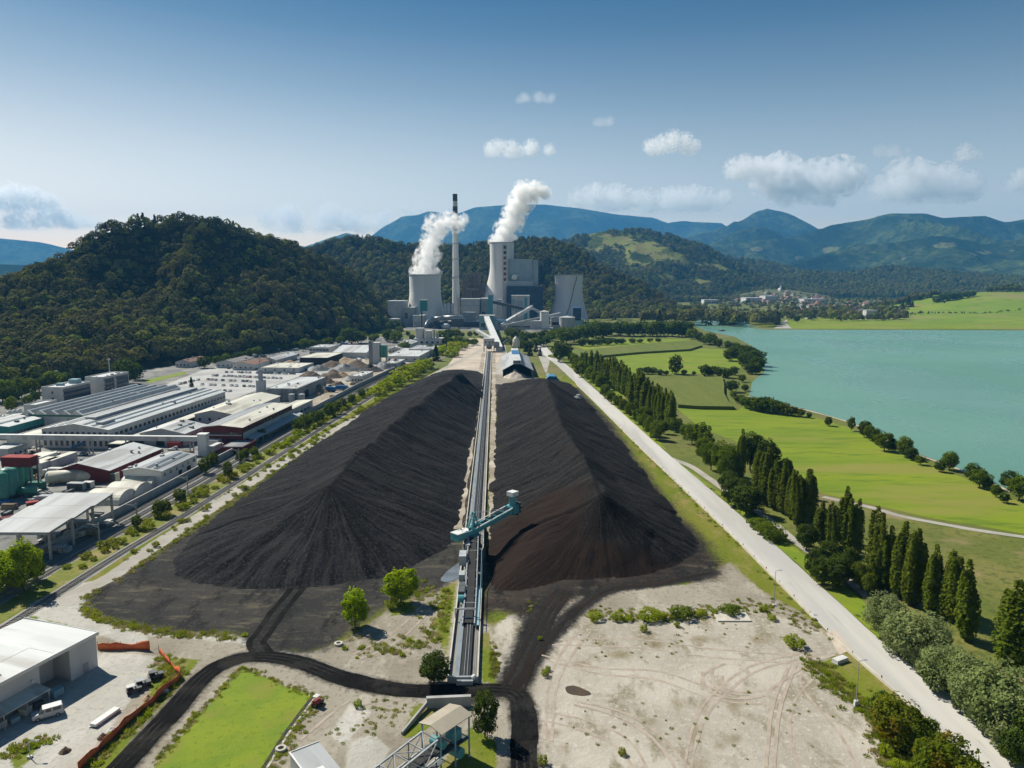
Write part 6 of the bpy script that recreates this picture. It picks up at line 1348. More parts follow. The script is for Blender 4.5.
for k in range(6): part(t, 'roof_rib', 'roof_light', lambda b: (roofpanel(b, (-.8, h - .05), (xm - 3.3, h + rise * .77), k * L / 6 + 4, k * L / 6 + 4.5, .2), roofpanel(b, (xm + 3.3, h + rise * .77), (w + .8, h - .05), k * L / 6 + 4, k * L / 6 + 4.5, .2)))
heap(515, 377, 9.5, 6.2, 'salt', 'pale mineral heap spilling out of the open white shed', 41, 'mineral_heap', 14)
p = G(519, 350); t = thing('feed_hopper', 'cream-coloured hopper tower at the far end of the bulk shed', 'hopper', (XH(516, 800), 800, 0))
part(t, 'hopper', 'roof_cream', lambda b: b.lathe([(1.2, 3), (4, 8), (4, 13), (3.0, 16), (.3, 19)], 14)); part(t, 'pipe', 'dark_steel', lambda b: (b.tube((-1, 0, 12), (-9, 0, 15), .8), b.tube((-9, 0, 15), (-14, 0, 11), .8))); part(t, 'frame', 'steel', lambda b: (b.box(-4, -3.4, -3, 3, 0, 8), b.box(3.4, 4, -3, 3, 0, 8)))
a = G(551, 381); t = thing('tarp_store', 'blue tarpaulin-covered store beside the end of right coal pile', 'store', (a.x - 3, a.y, 0), 0)
part(t, 'tarpaulin', 'blue_tarp', lambda b: b.prism([(0, 0), (8, 0), (8, 2.4), (6.4, 3.6), (1.6, 3.8), (0, 2.6)], 0, 15)); part(t, 'base_wall', 'concrete', lambda b: b.box(-.4, 8.4, -.4, 15.4, 0, 1.0))
part(t, 'weight_strap', 'white_metal', lambda b: [b.prism([(-.05, 1), (8.05, 1), (8.05, 2.45), (6.42, 3.66), (1.58, 3.86), (-.05, 2.62)], y, y + .3) for y in (3, 7.5, 12)])
t = thing('yard_loader', 'small pale machine parked on the right coal pile flank', 'loader', (G(578, 408).x, G(578, 408).y, max(.1, hzR(G(578, 408).x, G(578, 408).y))), .6)
part(t, 'body', 'container', lambda b: (b.box(-1.4, 1.4, -2.2, 2.2, .7, 1.9), b.box(-1.1, 1.1, -1.2, .6, 1.9, 3.1))); part(t, 'bucket', 'dark_steel', lambda b: b.prism([(2.6, .2), (4.0, .2), (4.0, .5), (2.9, .6), (2.7, 1.5)], -1.5, 1.5, 0, Matrix.Rotation(PI / 2, 4, 'Z')))
for x in (-1.4, 1.4):
    for y in (-1.4, 1.4): part(t, 'wheel', 'tyre_rubber', lambda b: b.tube((x - .3, y, .7), (x + .3, y, .7), .7, n=12))

# ================================================================== near foreground objects
# truss conveyor bridge with roof house
A, B, Cc, Dd = G(420, 724, 7.5), G(451, 704.5, 7.5), G(471, 714.5, 7.5), G(440, 735, 7.5)
ux = ((B - A) + (Cc - Dd)).normalized(); Lr = ((B - A).length + (Cc - Dd).length) / 2; uy = Vector((-ux.y, ux.x, 0)); Wr = abs((Dd - A).dot(uy))
cen = (A + B + Cc + Dd) / 4; rz = math.atan2(ux.y, ux.x)
t = thing('conveyor_bridge', 'pale steel truss conveyor bridge ending under a small brown roof', 'conveyor bridge', (cen.x, cen.y, 0), rz)
hl, hw = Lr / 2, Wr / 2
part(t, 'roof', 'roof_tan', lambda b: (b.add([(-hl, -hw - .3, 7.5), (hl, -hw - .3, 7.5), (hl, 0, 8.1), (-hl, 0, 8.1), (-hl, -hw - .3, 7.62), (hl, -hw - .3, 7.62), (hl, 0, 8.22), (-hl, 0, 8.22)], [(0, 3, 2, 1), (4, 5, 6, 7), (0, 1, 5, 4), (1, 2, 6, 5), (2, 3, 7, 6), (3, 0, 4, 7)]), b.add([(-hl, 0, 8.1), (hl, 0, 8.1), (hl, hw + .3, 7.5), (-hl, hw + .3, 7.5), (-hl, 0, 8.22), (hl, 0, 8.22), (hl, hw + .3, 7.62), (-hl, hw + .3, 7.62)], [(0, 3, 2, 1), (4, 5, 6, 7), (0, 1, 5, 4), (1, 2, 6, 5), (2, 3, 7, 6), (3, 0, 4, 7)])))
for x in (-hl + .3, 0, hl - .3):
    for y in (-hw + .2, hw - .2): part(t, 'column', 'teal_light', lambda b: b.bar((x, y, 0), (x, y, 7.5), .22))
part(t, 'deck', 'dark_steel', lambda b: b.box(-hl, hl, -hw + .3, hw - .3, 3.2, 3.4)); part(t, 'drive_unit', 'teal', lambda b: (b.box(hl * .1, hl * .7, -hw * .5, hw * .2, 3.4, 5.2), b.tube((-hl * .5, -hw * .6, 4.4), (-hl * .5, hw * .6, 4.4), .7, n=12), b.tube((hl * .2, -hw - .4, 2.2), (hl * .2, hw * .2, 2.2), .9, n=12)))
xe = -hl - 24; zf = lambda x: 3.4 + (x + hl) * .10; ztp = lambda x: 6.4 + (x + hl) * .10
for y in (-hw + .5, hw - .5):
    part(t, 'top_chord', 'steel', lambda b: b.bar((-hl, y, ztp(-hl)), (xe, y, ztp(xe)), .26)); part(t, 'bottom_chord', 'steel', lambda b: b.bar((-hl, y, zf(-hl)), (xe, y, zf(xe)), .26))
    for k in range(8):
        xa = -hl - k * 3.0; xb = xa - 3.0
        part(t, 'diagonal', 'steel', lambda b: b.bar((xa, y, zf(xa) if k % 2 else ztp(xa)), (xb, y, ztp(xb) if k % 2 else zf(xb)), .16)); part(t, 'post', 'steel', lambda b: b.bar((xb, y, zf(xb)), (xb, y, ztp(xb)), .16))
for k in range(9):
    xa = -hl - k * 3.0; part(t, 'cross_beam', 'steel', lambda b: b.bar((xa, -hw + .5, ztp(xa)), (xa, hw - .5, ztp(xa)), .16))
    if k < 8: part(t, 'top_brace', 'steel', lambda b: b.bar((xa, (-1) ** k * (hw - .5), ztp(xa)), (xa - 3, -(-1) ** k * (hw - .5), ztp(xa - 3)), .12))
part(t, 'belt', 'belt', lambda b: b.bar((hl * .6, 0, zf(-hl) + .55), (xe, 0, zf(xe) + .45), hw * 1.0, .12)); part(t, 'walkway', 'dark_steel', lambda b: b.bar((-hl, -hw - .5, zf(-hl)), (xe, -hw - .5, zf(xe)), .9, .1)); part(t, 'handrail', 'teal_light', lambda b: b.bar((-hl, -hw - .95, zf(-hl) + 1.1), (xe, -hw - .95, zf(xe) + 1.1), .07))
for f in (.3, .75): xa = -hl - 24 * f; part(t, 'trestle', 'steel', lambda b: (b.bar((xa, -hw, 0), (xa, -hw + .5, zf(xa)), .24), b.bar((xa, hw, 0), (xa, hw - .5, zf(xa)), .24)))
# retaining wall behind
a, c = G(427, 708), G(471, 706); b = MB(); b.bar((a.x, a.y, .9), (c.x, c.y, .9), .5, 2.2); b.bar((a.x, a.y, .9), (G(402, 735).x, G(402, 735).y, .2), .35, .9); b.bar((a.x - .1, a.y, 2.05), (c.x, c.y, 2.05), .8, .14)
tag(b.build('retaining_wall', 'concrete'), 'grey concrete retaining wall behind the brown-roofed conveyor bridge', 'wall')
# grey flat building at the lower edge
A, B, Cc = G(290, 754, 5), G(318.5, 743, 5), G(359, 766, 5)
ux = (B - A).normalized(); w = (B - A).length; uy = Vector((ux.y, -ux.x, 0)); L = max(9, (Cc - B).dot(uy) * 1.35)
t = thing('metal_shed', 'grey flat-roofed metal shed cut off by the lower picture edge', 'shed', (A.x, A.y, 0), math.atan2(ux.y, ux.x))
part(t, 'wall', 'roof_grey', lambda b: b.box(0, w, -L, 0, -.1, 5)); part(t, 'roof', 'roof_grey', lambda b: b.box(-.1, w + .1, -L - .1, .1, 5, 5.16)); part(t, 'roof_edge', 'white_metal', lambda b: (b.box(-.16, .1, -L - .14, .14, 5.16, 5.3), b.box(.1, w + .14, -.0, .14, 5.16, 5.3))); part(t, 'roof_hatch', 'white_metal', lambda b: b.box(w * .25, w * .55, -L * .72, -L * .55, 5.16, 5.8))
# white hall at left
A, B, Cc = G(-8, 662, 7), G(95.5, 634, 7), G(33, 615.5, 7)
Fr = G(-4, 696, 7.0)
ux = Vector((math.sin(math.radians(19)), math.cos(math.radians(19)), 0)); L = 32.0; uy = Vector((-ux.y, ux.x, 0)); w = abs((Cc - B).dot(uy)); h = 7.0
O = B - ux * L; O.z = 0
t = thing('white_hall', 'big white flat-roofed hall at the left edge with a van beside it', 'hall', (O.x, O.y, 0), math.atan2(ux.y, ux.x))
# local x along the long wall (towards B), y back
def f(b):
    b.add([(x, y, z) for z in (-.2, h - .1) for x, y in ((0, 0), (L - 12.6, 0), (L - 12.6, 4.5), (L - 6.2, 4.5), (L - 6.2, 0), (L, 0), (L, w), (0, w))], [(8, 9, 10, 11, 12, 13, 14, 15)] + [(i, (i + 1) % 8, 8 + (i + 1) % 8, 8 + i) for i in range(8)])
part(t, 'wall', 'wall_grey', f)
part(t, 'roof', 'roof_light', lambda b: (b.box(-.3, L + .3, -.3, w * .52, h, h + .3), b.add([(-.3, w * .52, h), (L + .3, w * .52, h), (L + .3, w + .3, h - .2), (-.3, w + .3, h - .2), (-.3, w * .52, h + .3), (L + .3, w * .52, h + .3), (L + .3, w + .3, h + .1), (-.3, w + .3, h + .1)], [(0, 3, 2, 1), (4, 5, 6, 7), (0, 1, 5, 4), (1, 2, 6, 5), (2, 3, 7, 6), (3, 0, 4, 7)])))
part(t, 'roof_edge', 'white_metal', lambda b: (b.box(-.4, L + .42, -.42, -.3, h - .25, h + .42), b.box(L + .3, L + .42, -.3, w + .35, h - .25, h + .42)))
part(t, 'roof_seam', 'roof_grey', lambda b: (b.box(-.3, L - 9, w * .34, w * .345, h + .3, h + .33), b.box(L - 9.1, L - 9, .4, w * .34, h + .3, h + .33)))
for x, y in ((L - 19, 4), (L - 22, 1.4), (L - 24, 6.5)): part(t, 'roof_dormer', 'wall_white', lambda b: b.add([(x, y, h + .3), (x + 1.2, y - .9, h + .3), (x + 1.2, y + .9, h + .3), (x - 2.6, y, h + .3), (x + 1.2, y - .9, h + 1.7), (x + 1.2, y + .9, h + 1.7)], [(1, 2, 5, 4), (1, 4, 3), (2, 3, 5), (3, 4, 5)])); part(t, 'dormer_opening', 'dark', lambda b: b.box(x + 1.21, x + 1.26, y - .7, y + .7, h + .4, h + 1.5))
part(t, 'door', 'concrete', lambda b: (b.box(L - 3.4, L - 2.2, -.08, .05, 0, 2.2))); part(t, 'side_door', 'concrete', lambda b: b.box(L - .05, L + .08, 2, 4.5, 0, 3))
part(t, 'wall_lamp', 'white_metal', lambda b: b.box(L - 14.6, L - 14.2, -.5, 0, 4.4, 4.7))
aw = part(t, 'awning', 'roof_cream', lambda b: b.add([(L - 27, -3.6, 3.0), (L - 13.4, -3.6, 3.0), (L - 13.4, -.05, 3.5), (L - 27, -.05, 3.5), (L - 27, -3.6, 3.15), (L - 13.4, -3.6, 3.15), (L - 13.4, -.05, 3.65), (L - 27, -.05, 3.65)], [(0, 3, 2, 1), (4, 5, 6, 7), (0, 1, 5, 4), (1, 2, 6, 5), (2, 3, 7, 6), (3, 0, 4, 7)]))
for k in range(4): b = MB(); b.bar((L - 26.6 + k * 4.3, -3.4, 0), (L - 26.6 + k * 4.3, -3.4, 3.0), .14); b.build('awning_post', 'steel', aw)
rg = random.Random(9)
HM = Matrix.Translation(O) @ Matrix.Rotation(math.atan2(ux.y, ux.x), 4, 'Z')
for k, (x, y, m, s, lb) in enumerate([(L - 24.5, -2.2, 'wall_white', 1.0, 'white crate under the hall awning, closest to the van'), (L - 22, -1.6, 'container', 1.2, 'grey crate in the middle under the hall awning'), (L - 19.8, -2.4, 'teal_light', .9, 'pale blue crate under the hall awning'), (L - 17.2, -1.8, 'roof_cream', 1.1, 'cream crate under the hall awning, nearest the doorway'), (L - 15, -2.2, 'dark_steel', 1.0, 'dark crate at the doorway end of the hall awning'), (L - 11, -1.8, 'teal_light', 1.3, 'pale blue bin standing before the dark doorway recess')]):
    b = MB(); b.box(-s * .8, s * .8, -s * .6, s * .6, .12, s); b.box(-s * .84, s * .84, -s * .64, s * .64, s, s + .08); b.box(-s * .7, -s * .4, -s * .6, s * .6, 0, .12); b.box(s * .4, s * .7, -s * .6, s * .6, 0, .12)
    for q in (-.5, 0, .5): b.box(s * (q - .06), s * (q + .06), -s * .66, -s * .6, .12, s)
    o = b.build('storage_crate', m); p = HM @ Vector((x, y, .08)); o.location = p; o.rotation_euler = (0, 0, math.atan2(ux.y, ux.x) + rg.uniform(-.3, .3)); tag(o, lb, 'crate', 'crates under the hall awning')
# van
def van(p, rz, label):
    t = thing('van', label, 'van', p, rz)
    M = Matrix.Rotation(PI / 2, 4, 'Z')
    pr = lambda b, poly, a, c: b.prism(poly, a, c)
    part(t, 'body', CARP['silver'], lambda b: pr(b, [(-2.4, .38), (2.35, .38), (2.45, .85), (2.35, 1.15), (1.45, 1.28), (-2.4, 1.3), (-2.48, .8)], -.92, .92))
    part(t, 'cabin', 'glass', lambda b: pr(b, [(-2.38, 1.3), (1.4, 1.28), (.75, 1.92), (-2.2, 1.94)], -.86, .86))
    for x in (-2.3, -.8, .35): part(t, 'pillar', CARP['silver'], lambda b: pr(b, [(x, 1.28), (x + .22, 1.28), (x + .2, 1.95), (x - .02, 1.95)], -.89, .89))
    part(t, 'roof', CARP['white'], lambda b: pr(b, [(-2.25, 1.94), (.78, 1.92), (.7, 2.02), (-2.15, 2.04)], -.86, .86))
    for x in (-1.5, 1.55):
        for y in (-.85, .85):
            w_ = part(t, 'wheel', 'tyre_rubber', lambda b: b.tube((x, y - .12, .36), (x, y + .12, .36), .36, n=14)); b2 = MB(); b2.tube((x, y - .14, .36), (x, y + .14, .36), .2, n=10); b2.build('rim', 'steel', w_)
    for y in (-.65, .65): part(t, 'headlight', 'white_metal', lambda b: b.box(2.36, 2.47, y - .18, y + .18, .85, 1.05))
    part(t, 'bumper', 'dark_steel', lambda b: (b.box(2.4, 2.55, -.85, .85, .4, .62), b.box(-2.58, -2.44, -.85, .85, .4, .62)))
    return t
p = G(48, 717); van((p.x, p.y, .07), math.radians(215), 'silver-blue van with white roof parked beside the white hall')
# three little carts by the fence
def cart(p, rz, label, top):
    t = thing('buggy', label, 'buggy', p, rz)
    part(t, 'chassis', 'dark_steel', lambda b: (b.box(-1.3, 1.3, -.65, .65, .35, .7), b.box(.4, 1.35, -.6, .6, .7, .95)))
    part(t, 'hood', top, lambda b: b.prism([(-1.25, 1.45), (.3, 1.45), (.25, 1.56), (-1.2, 1.56)], -.62, .62)); part(t, 'seat', 'dark', lambda b: (b.box(-.9, -.1, -.5, .5, .7, 1.0), b.box(-1.1, -.9, -.5, .5, .7, 1.35)))
    for x in (-1.15, .25):
        for y in (-.56, .56): part(t, 'post', 'dark_steel', lambda b: b.bar((x, y, .7), (x, y, 1.46), .07))
    for x in (-.85, .9):
        for y in (-.65, .65): part(t, 'wheel', 'tyre_rubber', lambda b: b.tube((x, y - .12, .34), (x, y + .12, .34), .34, n=12))
for px, py, m, lb in [(134, 693, 'wall_white', 'white-topped buggy, leftmost of three by the orange fence'), (143.5, 687, 'container', 'grey-topped dark buggy, middle of three by the orange fence'), (156, 678.5, 'dark_steel', 'all-dark buggy, rightmost of three by the orange fence')]:
    p = G(px, py); cart((p.x, p.y, .13), math.radians(35), lb, m)
# white beam lying in the yard
a, c = G(93, 728), G(117.5, 711); b = MB(); d = c - a; b.bar((0, 0, .45), (d.x, d.y, .45), 1.3, .5); b.bar((d.x * .1 - .8, d.y * .1 - .6, .1), (d.x * .1 + .8, d.y * .1 + .6, .1), .2, .2); b.bar((d.x * .9 - .8, d.y * .9 - .6, .1), (d.x * .9 + .8, d.y * .9 + .6, .1), .2, .2)
o = b.build('white_beam', 'white_metal'); o.location = (a.x, a.y, .08); tag(o, 'long white box beam lying on the gravel yard', 'beam')
# orange net fences
def netfence(L, label, h=1.3):
    P = densify(catmull(gpx(L), 5), .9, False); t = thing('net_fence', label, 'fence', (P[0].x, P[0].y, 0)); o = P[0]
    V = []; Q = []
    for k, p in enumerate(P):
        wob = Vector((vnoise(k * .7, 1, 3) - .5, vnoise(k * .7, 5, 4) - .5)) * .7; hh = h * (.72 + .55 * float(vnoise(k * .45, 0, 7)))
        q = p - o
        for z, f in ((.0, 0), (.5, .6), (1.0, .15)): V.append((q.x + wob.x * f, q.y + wob.y * f, .05 + z * hh))
    for k in range(len(P) - 1):
        for j in range(2): Q.append((3 * k + j, 3 * k + 3 + j, 3 * k + 4 + j, 3 * k + 1 + j))
    link_mesh('net', rawmesh('net', np.array(V), np.array(Q), 'orange_net'), t).modifiers.new('thickness', 'SOLIDIFY').thickness = .05
    for k in range(0, len(P), 4): q = P[k] - o; part(t, 'stake', 'dark_steel', lambda b: b.tube((q.x, q.y, 0), (q.x, q.y, h + .25), .05, n=6))
netfence([(98, 650), (112, 650.5), (128, 650), (150, 650.5)], 'straight orange net fence beside the corner of white hall', 1.7)
netfence([(159, 653), (166, 662), (173, 670), (180, 677), (178, 682), (168, 690), (155, 702), (140, 714), (125, 727), (110, 742), (95, 756), (78, 772)], 'long curved orange net fence along the black coal road', 1.5)
# rubbish beside the fence
for k, (px, py, m, s, lb, nm) in enumerate([(163, 692, 'wall_white', 1.3, 'white plastic sheet heap against the orange fence near buggies', 'plastic_heap'), (113, 731, 'wall_white', 1.1, 'white rubbish heap at the fence near the white beam', 'plastic_heap'), (103, 738, 'scrap', 1.0, 'rusty rubbish heap at the fence below the white beam', 'rubbish_heap'), (65, 752, 'scrap', 1.0, 'small dark rubbish heap in the gravel yard', 'rubbish_heap'), (148, 699, 'log', 1.1, 'timber offcut heap behind the buggies', 'timber_heap')]):
    heap(px, py, s, .9, m, lb, 60 + k, nm)
# small red machine and rings
p = G(317, 706); t = thing('small_roller', 'small faded red machine with white top beside the lawn corner', 'roller', p, 1.1)
part(t, 'body', 'red_paint', lambda b: b.box(-.7, .7, -.45, .45, .5, 1.3)); part(t, 'canopy', 'wall_white', lambda b: (b.box(-.6, .5, -.5, .5, 2.0, 2.1), b.box(-.5, -.42, -.42, -.34, 1.3, 2.0), b.box(-.5, -.42, .34, .42, 1.3, 2.0))); part(t, 'drum', 'dark_steel', lambda b: b.tube((.9, -.5, .5), (.9, .5, .5), .5, n=14)); part(t, 'wheel', 'tyre_rubber', lambda b: (b.tube((-.6, -.55, .4), (-.6, -.3, .4), .4), b.tube((-.6, .3, .4), (-.6, .55, .4), .4)))
for px, py, lb in [(281, 750.5, 'white concrete manhole ring at the lawn edging'), (338.5, 645, 'pale concrete manhole ring on the bank above coal road')]:
    p = G(px, py); o = MB().lathe([(.9, 0), (.9, .45), (.5, .45), (.5, .0)], 20).build('manhole_ring', 'kerb'); o.location = p + Vector((0, 0, .1)); tag(o, lb, 'manhole ring')
# street lamps, signs, road barrier
for px, py, pt, lb in [(856, 706, 661, 'slim grey lamp post with cabinet by the road barrier'), (774, 606, 571, 'thin grey lamp post on the grass strip beside yard'), (30, 758, 742, 'short bent lamp post in the gravel yard corner')]:
    p = G(px, py); h = ZH(pt, p.y); t = thing('lamp_post', lb, 'lamp post', p); part(t, 'pole', 'steel', lambda b: b.tube((0, 0, 0), (0, 0, h), .1, .06, 8)); part(t, 'arm', 'steel', lambda b: b.tube((0, 0, h), (1.2, .2, h + .15), .05, n=6)); part(t, 'lamp_head', 'container', lambda b: b.box(.9, 1.6, .05, .35, h + .1, h + .24)); part(t, 'base_cabinet', 'wall_white', lambda b: b.box(-.35, .35, -.3, .3, 0, 1.1 if px == 856 else .4))
P = densify(ROAD, 3.0, False); t = thing('road_barrier', 'low pale concrete barrier along the left edge of the road', 'barrier', (P[0].x, P[0].y, 0)); b = MB(); o = P[0]; q = []
for k in range(len(P)):
    d = (P[min(k + 1, len(P) - 1)] - P[max(k - 1, 0)]).normalized(); nrm = Vector((d.y, -d.x)); q.append(P[k] - nrm * 5.2 - o)
gap = G(838, 645).y
for lo, hi in ((0, 152), (164, 560)):
    b = MB()
    for k in range(len(q) - 1):
        if not lo <= q[k].y + o.y < hi: continue
        b.bar((q[k].x, q[k].y, .32), (q[k + 1].x, q[k + 1].y, .32), .42, .6); b.bar((q[k].x, q[k].y, .66), (q[k + 1].x, q[k + 1].y, .66), .26, .12)
    b.build('barrier_run', 'kerb', t)
for k in range(0, len(q), 3):
    if q[k].y + o.y < 420: part(t, 'reflector_post', 'red_paint' if k % 2 else 'wall_white', lambda b: b.box(q[k].x - .09, q[k].x + .09, q[k].y - .09, q[k].y + .09, .7, 1.15))
p = G(840, 662); t = thing('barrier_end_block', 'white concrete block at the yard entrance beside the road', 'block', (p.x, p.y, .1), .5); part(t, 'block', 'wall_white', lambda b: b.box(-1.6, 1.6, -.7, .7, 0, .8)); part(t, 'footing', 'concrete', lambda b: b.box(-1.8, 1.8, -.8, .8, -.1, .12))
car(G(552.5, 356) + Vector((3, 0, .12)), 1.5, 'dark grey', 'dark car parked beside far end of the road', None)
# ================================================================== trees that can be told apart
def row(L, kind, fmt, group, ws=1.0, far=False, **k):
    if 'poplar' in str(kind): ws *= 1.18; L = [(q[0], q[1], q[2] - 1) + ((q[3] * 1.25,) if len(q) > 3 else ()) for q in L]
    """L: (px, base py, top py); labelled by their order in the row"""
    for i, q in enumerate(L):
        tree_px(kind if isinstance(kind, str) else kind[i % len(kind)], q[0], q[1], q[2], fmt.format(nth(i)), group, (q[3] if len(q) > 3 else ws), **k)
# roadside poplars, from the far end to the near end
row([(583, 371, 353), (586, 372, 352), (591, 374, 351), (597, 376, 351.5), (601, 380, 355)], 'poplar_far', 'dark poplar, {} from left in the farthest roadside clump', 'poplars along the road', 1.15)
row([(604, 386, 362), (606.5, 385, 359), (609, 388, 358), (612, 388, 357), (614, 390, 358), (617, 391, 360), (619, 392, 361), (622, 394, 363), (625, 396, 366), (628, 399, 370)], 'poplar_far', 'dark poplar, {} from left in the densest far roadside clump', 'poplars along the road', 1.2)
row([(632, 407, 376), (634, 410, 374), (638, 411, 373), (641, 412, 372), (645, 415, 378)], 'poplar_far', 'dark poplar, {} from left of the separate roadside clump beside the pair of meadows', 'poplars along the road', 1.15)
row([(649, 419, 388), (652, 420, 382), (655, 422, 384), (658, 424, 386), (661, 426, 388), (664, 427, 389), (668, 429, 391), (671, 430, 393)], 'poplar', 'tall poplar, {} from left in the clump above the road junction', 'poplars along the road', 1.15)
row([(739, 482, 430), (759, 500, 451, 1.2), (767, 506, 449), (774, 510, 460), (783, 514, 461), (790, 519, 470), (797, 527, 472), (805, 527, 470), (811, 521, 470)], 'poplar', 'tall poplar, {} from left in the middle roadside row', 'poplars along the road', 1.05)
row([(822, 545, 503, 1.3), (832, 553, 503), (841, 543, 487), (848, 556, 499, 1.15), (856, 556, 500), (872, 588, 508), (880, 590, 527), (890, 592, 527), (898, 598, 521), (909, 605, 530), (916, 605, 529), (930, 615, 545), (944, 620, 552), (951, 622, 551), (966, 640, 560, 1.15)], 'poplar', 'tall poplar, {} from left in the near roadside row', 'poplars along the road', 1.05)
row([(1006, 668, 580, 1.2), (1022, 672, 592, 1.1)], 'poplar', 'tall poplar, {} from left of the pair at the right picture edge', 'poplars along the road', 1.2)
row([(676, 432, 417, 1.1), (684, 437, 424), (692, 444, 422), (700, 447, 421), (706, 450, 430)], 'broad_far', 'round green tree, {} from left behind the road junction', 'broad trees by the road', .95)
row([(703, 462, 436), (711, 470, 440), (720, 475, 440), (728, 481, 444)], 'broad', 'tall leafy green tree, {} from left in the dense roadside thicket', 'broad trees by the road', .8)
row([(750, 470, 431), (760, 468, 434), (768, 474, 438)], 'dark', 'broad dark tree, {} from left rising behind the middle poplars', 'broad trees by the road', 1.0)
row([(735, 506, 476), (746, 514, 482), (742, 500, 478), (728, 494, 470)], 'dark', 'low dark tree, {} in the group below the middle poplars', 'broad trees by the road', 1.15)
row([(786, 478, 456), (814, 500, 486)], 'dark', 'small dark tree standing behind the middle poplar row, {} from left', 'broad trees by the road', .8)
row([(765, 535, 520), (772, 540, 524), (757, 528, 517), (779, 542, 532)], 'dark_bush', 'round bush, {} from left beside the side path', 'bushes by the side path', 1.1)
row([(806, 550, 521), (812, 575, 548), (822, 585, 556), (833, 588, 554), (842, 582, 552), (828, 570, 540), (850, 572, 545), (803, 545, 530)], 'dark', 'dark leafy tree, {} in the thicket below the near poplars', 'broad trees by the road', .95)
row([(861, 590, 560), (868, 596, 572)], 'broad', 'green tree between thicket and near poplars, {} from left', 'broad trees by the road', .8)
row([(884, 634, 592, 1.0), (899, 655, 612, .9), (916, 664, 612, 1.2), (922, 672, 645, .9), (932, 655, 620, .9)], 'willow', 'grey-green willow, {} from left in the upper roadside willow group', 'willows by the road', 1.0)
row([(945, 690, 645, 1.1), (960, 700, 650, 1.0), (977, 722, 658, 1.0), (985, 728, 668, .9), (1004, 740, 662, 1.15), (1020, 755, 690, 1.0)], 'willow', 'grey-green willow, {} from left in the lower roadside willow group', 'willows by the road', 1.0)
row([(995, 742, 700), (1015, 768, 725), (1030, 770, 700), (930, 690, 662), (960, 712, 690)], 'dark', 'dark tree under the lower willows, {} from left', 'willow undergrowth', .9)
row([(884, 730, 692), (899, 746, 697, 1.1), (922, 756, 716), (928, 776, 740), (942, 800, 736, 1.05), (958, 800, 752), (913, 752, 722), (970, 815, 760)], ['dark', 'autumn', 'broad', 'autumn', 'autumn', 'autumn', 'autumn', 'autumn'], 'broad tree with turning leaves, {} along the lower right roadside', 'autumn trees by the road', .95)
row([(886, 756, 745), (899, 772, 760), (918, 778, 765)], 'bush', 'yellow-green bush, {} from top below the turning trees', 'bushes below the turning trees')
# yard bushes and single trees in front
tree_px('bright', 355, 627, 588, 'bright yellow-green slim tree at the coal pile foot, left of two', 'bright trees before the coal pile', .95)
tree_px('bright', 401, 604, 566, 'bright yellow-green round tree at the coal pile foot, right of two', 'bright trees before the coal pile', 1.25)
tree_px('dark', 434, 684, 651, 'round dark green tree left of the conveyor end', None, 1.05)
tree_px('dark', 485, 738, 688, 'tall dark tree beside the brown-roofed conveyor bridge', None, .72)
tree_px('bush', 391, 609, 599, 'small bright bush beside the right bright tree')
for k, (px, py, pt, ws) in enumerate([(595, 620, 609, 1), (617, 620, 609, .8), (650, 619, 606, 1.4), (660, 619, 608, 1.1), (682, 617, 602, 1.1), (702, 616, 607, .9), (715, 614, 608, .9), (730, 614, 601, 1.1), (763, 611, 603, .8), (772, 620, 612, 1), (794, 646, 633, 1.5), (644, 632, 622, .6), (677, 627, 619, .6), (548, 671, 664, .7), (628, 621, 614, 1)]):
    tree_px('dark_bush' if k in (4, 7) else 'bush', px, py, pt + (py - pt) * .28, f'green bush, {nth(k)} in the scattered line across the pale dirt yard', 'bushes in the dirt yard', ws * 1.35)
for k, (px, py, pt) in enumerate([(543, 765, 755), (622, 755, 748), (545, 676, 669), (358, 707, 700), (540, 640, 636)]):
    tree_px('bush', px, py, pt, ['leafy weed clump at the lower edge beside the black road', 'small weed clump in the middle of lower dirt yard', 'small weed clump right of the black track bend', 'single yellow-green weed clump below the gravel lane', 'tiny weed clump beside the coal track'][k], 'weed clumps', .9)
# bottom-left trees by the rails
row([(8, 588, 545, 1.1), (24, 592, 538, 1.0), (36, 580, 548, .9), (-6, 600, 560, 1.2)], 'bright', 'bright yellow-green tree, {} in the group beside the railway at left edge', 'trees at the left edge', 1.05)
row([(137, 529, 514, .9), (158, 517, 500), (165, 515, 498), (180, 503, 488), (205, 474, 456), (214, 466, 452), (240, 463, 450), (246, 460, 448), (255, 458, 446), (228, 478, 460, .7), (262, 440, 428)], 'broad_far', 'small round tree, {} from the left along the railway', 'small trees along the railway', .95)
row([(299, 432, 417), (306, 428, 413), (313, 425, 411), (320, 423, 409), (330, 417, 402), (336, 414, 400), (343, 409, 397), (352, 404, 393), (362, 398, 388)], 'broad_far', 'round green tree, {} from left in the row above the hedge bank', 'trees above the hedge bank', 1.05)
tree_px('conifer_far', 436, 361, 346, 'single dark conical tree on the green bank above the railway', None, 1.6)
